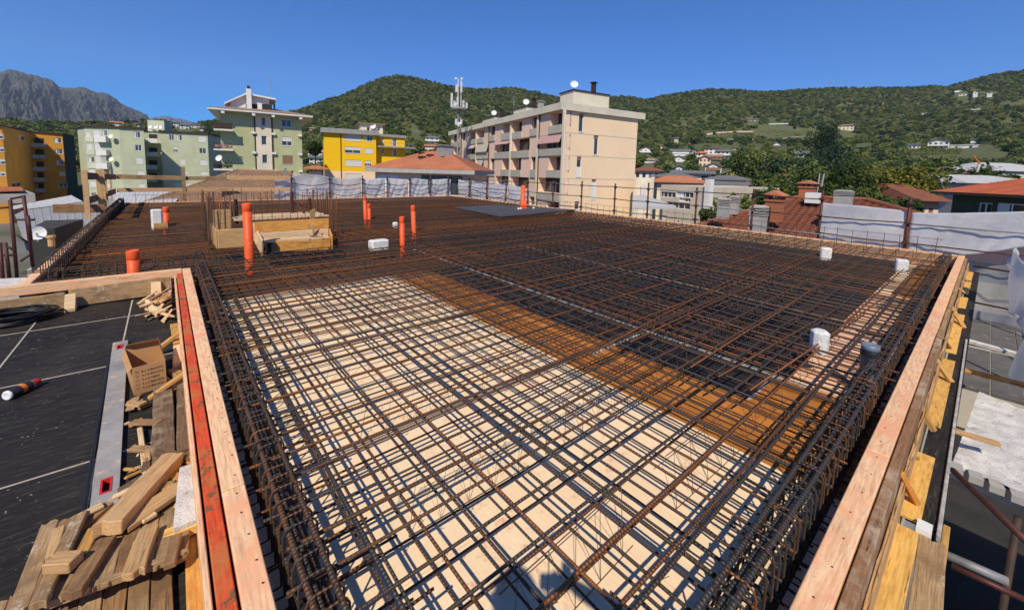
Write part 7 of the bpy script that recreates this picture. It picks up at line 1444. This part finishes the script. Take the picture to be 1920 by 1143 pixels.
# ---- telecom mast
t = thing('telecom_mast', 'tall grey telecom mast with white panel antennas behind the peach block', 'mast', dep(858, 250, 80)); D_ = 80
b0 = dep(860, 243, D_); t0 = dep(857, 150, D_); sc_ = D_/FPX
mb = MB(); s_ = 5*sc_; zb = -8; rr_ = [(b0.x+dx, b0.y+dy) for dx, dy in ((-s_*.6, -s_*.4), (s_*.6, -s_*.4), (0, s_*.7))]; zt3 = dep(858, 200, D_).z
for x, y in rr_: mb.tube([(x, y, zb), (x, y, zt3)], .12, 6)
n_ = 16
for k in range(n_):
    for i in range(3): a, c = rr_[i], rr_[(i+1) % 3]; z0_, z1_ = zb+(zt3-zb)*k/n_, zb+(zt3-zb)*(k+1)/n_; mb.tube([(a[0], a[1], z0_), (c[0], c[1], z1_)], .05, 4)
mb.build('lattice_tower', M['metal_grey'], t)
mb = MB(); ce = Vector((b0.x, b0.y, 0)); mb.lathe([(0, 0), (1.5, 0), (1.5, .3), (0, .3)], (ce.x, ce.y, zt3-.6), 12); mb.build('platform', M['metal_grey'], t); mb = MB(); mb.lathe([(1.55, 0), (1.6, 0), (1.6, .08), (1.55, .08)], (ce.x, ce.y, zt3+.8), 12)
mb.build('platform_rail', M['metal_grey'], t)
for dx in (-.25, .45): mb = MB(); mb.tube([(ce.x+dx, ce.y, zt3), (ce.x+dx, ce.y, t0.z)], .09, 6); mb.build('pole', M['dish'], t)
for (px, y0_, y1_, w) in ((847, 175, 201, 3), (852, 190, 205, 3), (869, 188, 203, 3), (875, 193, 203, 2.5), (856, 159, 173, 3.6), (865, 154, 173, 2.8), (855, 223, 234, 2.6), (865, 224, 233, 2.6), (858, 182, 200, 3)):
    a, b_ = dep(px, y0_, D_-1.2), dep(px, y1_, D_-1.2); mb = MB(); mb.box((a+b_)/2, (w*sc_, .25, a.z-b_.z)); mb.build('panel_antenna', M['dish'], t)
for px, py in ((855, 148.5), (866, 148.5)): mb = MB(); p = dep(px, py, D_); mb.lathe([(0, -.3), (.25, -.1), (.25, .15), (0, .35)], p, 10); mb.build('top_lamp', M['dish'], t)
for px, py in ((852, 197), (859, 233)): mb = MB(); p = dep(px, py, D_-1.5); mb.lathe([(0, 0), (.45, .05), (.45, .3), (0, .35)], p, 12, 0, Matrix.Rotation(math.pi/2, 3, 'X') @ Matrix()) if False else mb.lathe([(0, 0), (.45, .05), (.45, .3), (0, .35)], p, 12, 0, Matrix.Rotation(math.pi/2, 3, 'Y')); mb.build('microwave_drum', M['dish'], t)
# pylons on the ridge and a small crane
for px, lb in ((917, 'thin lattice pylon on the ridge above the peach block'), (1555, 'thin lattice pylon on the distant flat ridge')):
    p = hor(px, ridge_y(px)+1, ridge_R(px)*.99); h_ = 14/FPX*ridge_R(px); mb = MB(); 
    for s in (-1, 1): mb.tube([(p.x+s*h_*.12, p.y, p.z-2), (p.x+s*.3, p.y, p.z+h_)], .35, 4)
    for k in range(5): z = p.z+h_*(.2+.18*k); w = h_*.12*(1-(.2+.18*k)); mb.tube([(p.x-w, p.y, z), (p.x+w, p.y, z+h_*.15)], .2, 4)
    for k in (.7, .85): mb.tube([(p.x-h_*.16, p.y, p.z+h_*k), (p.x+h_*.16, p.y, p.z+h_*k)], .25, 4)
    mb.build('pylon', M['metal_grey'], None, label=lb, cat='pylon')
cr = thing('crane', 'small crane with an orange jib rising behind the pale metal roofs', 'crane', dep(1833, 325, 85)); mb = MB(); mb.tube([dep(1831, 328, 85), dep(1836, 308, 85)], .22, 6); mb.build('mast', M['metal_light'], cr); mb = MB(); mb.tube([dep(1837, 307, 85), dep(1825, 292, 85)], .16, 6); mb.build('jib', M['can_orange'], cr)
# ---- the photographer (throws the shadow at the bottom of the picture)
def skinned(name, verts, edges, radii, mat, parent=None, root=0, sub=2):
    bm = bmesh.new(); lay = bm.verts.layers.skin.verify(); vs = [bm.verts.new(v) for v in verts]; [bm.edges.new((vs[a], vs[b_])) for a, b_ in edges]
    for v, r in zip(vs, radii): v[lay].radius = (r, r) if not isinstance(r, tuple) else r
    vs[root][lay].use_root = True
    me = bpy.data.meshes.new(name); bm.to_mesh(me); bm.free(); me.materials.append(mat); o = bpy.data.objects.new(name, me); COL.objects.link(o)
    md = o.modifiers.new('skin', 'SKIN'); md.use_smooth_shade = True; s = o.modifiers.new('sub', 'SUBSURF'); s.levels = s.render_levels = sub
    if parent is not None: setpar(o, parent)
    return o
pe_ = thing('person', 'photographer in a dark jacket holding a phone up with both hands at the slab corner', 'person', (-.34, -.15, -.03))
f_ = Vector((.65, .76, 0)).normalized(); r_ = Vector((.76, -.65, 0)).normalized(); C_ = Vector((-.33, -.10, 0))
def Q(r, f, z): return C_+r_*r+f_*f+Vector((0, 0, z))
hd = Vector((-.30, -.01, 1.70)); wr_, el_r, wl_, el_l = Vector((.045, -.045, 1.555)), Vector((.26, -.22, 1.36)), Vector((-.075, -.005, 1.555)), Vector((-.42, .02, 1.27))
vs_ = [Q(0, 0, .93), Q(0, 0, 1.1), Q(0, 0, 1.3), Q(0, 0, 1.44), Q(.01, .02, 1.53), hd-Vector((0, 0, .07)), hd, hd+Vector((0, 0, .08)), Q(.17, 0, 1.44), el_r, wr_, Q(-.17, .0, 1.44), el_l, wl_,
       Q(.1, 0, .86), Q(.13, .03, .47), Q(.14, 0, .06), Q(.15, .16, .0), Q(-.1, 0, .86), Q(-.13, .03, .47), Q(-.14, 0, .06), Q(-.15, .16, .0)]
ed_ = [(0, 1), (1, 2), (2, 3), (3, 4), (4, 5), (5, 6), (6, 7), (3, 8), (8, 9), (9, 10), (3, 11), (11, 12), (12, 13), (0, 14), (14, 15), (15, 16), (16, 17), (0, 18), (18, 19), (19, 20), (20, 21)]
ra_ = [.15, .14, .16, .12, .055, .075, .095, .07, .075, .05, .03, .075, .05, .03, .09, .06, .045, .04, .09, .06, .045, .04]
skinned('body', [tuple(v) for v in vs_], ed_, ra_, M['clothes'], pe_)
# head details: hair cap, nose, ears
mb = MB(); mb.lathe([(.0, .115), (.06, .10), (.098, .04), (.10, -.02), (.09, -.05)], hd, 14); mb.build('hair', M['black'], pe_, True)
mb = MB(); mb.box(hd+f_*.10-Vector((0, 0, .02)), (.025, .025, .045)); mb.build('nose', M['skin'], pe_)
for s in (-1, 1): mb = MB(); mb.lathe([(0, -.02), (.018, 0), (0, .02)], hd+r_*.10*s, 8); mb.build('ear', M['skin'], pe_)
for wv, s in ((wr_, 1), (wl_, -1)):
    ve = [tuple(wv), tuple(wv+Vector((0, 0, .05))+r_*(-.01*s))]; ee = [(0, 1)]; rr = [.026, .03]
    for k in range(4): b0_ = len(ve); ve += [tuple(wv+r_*(-.012*s)+f_*(-.012+.0*k)+Vector((0, 0, .055+.017*k))), tuple(wv+r_*(-.045*s)+f_*.012+Vector((0, 0, .055+.017*k)))]; ee += [(1, b0_), (b0_, b0_+1)]; rr += [.009, .008]
    skinned('hand', ve, ee, rr, M['skin'], pe_, sub=1)
mb = MB(); mb.box((0, 0, 0), (.155, .075, .009), RM_ := Matrix(RM.tolist())); o = mb.build('phone', M['black'], None, label='black phone held up in front of the photographer', cat='phone'); o.location = Vector((-.015, 0, HH))-V(FWD)*.03
scatter_forest()

# ---------------------------------------------------------------- haze between the town and the far mountains
hz_ = MB(); hz_.box((0, 0, (GZ-1+1700)/2), (18600, 18600, 1700-(GZ-1))); m = bpy.data.materials.new('air'); m.use_nodes = True; nt = m.node_tree; nt.nodes.clear(); o_ = nt.nodes.new('ShaderNodeOutputMaterial'); pv = nt.nodes.new('ShaderNodeVolumePrincipled')
pv.inputs['Density'].default_value = 6e-5; pv.inputs['Color'].default_value = (.72, .84, 1, 1); nt.links.new(pv.outputs[0], o_.inputs['Volume']); hz_.build('haze', m, kind='stuff')
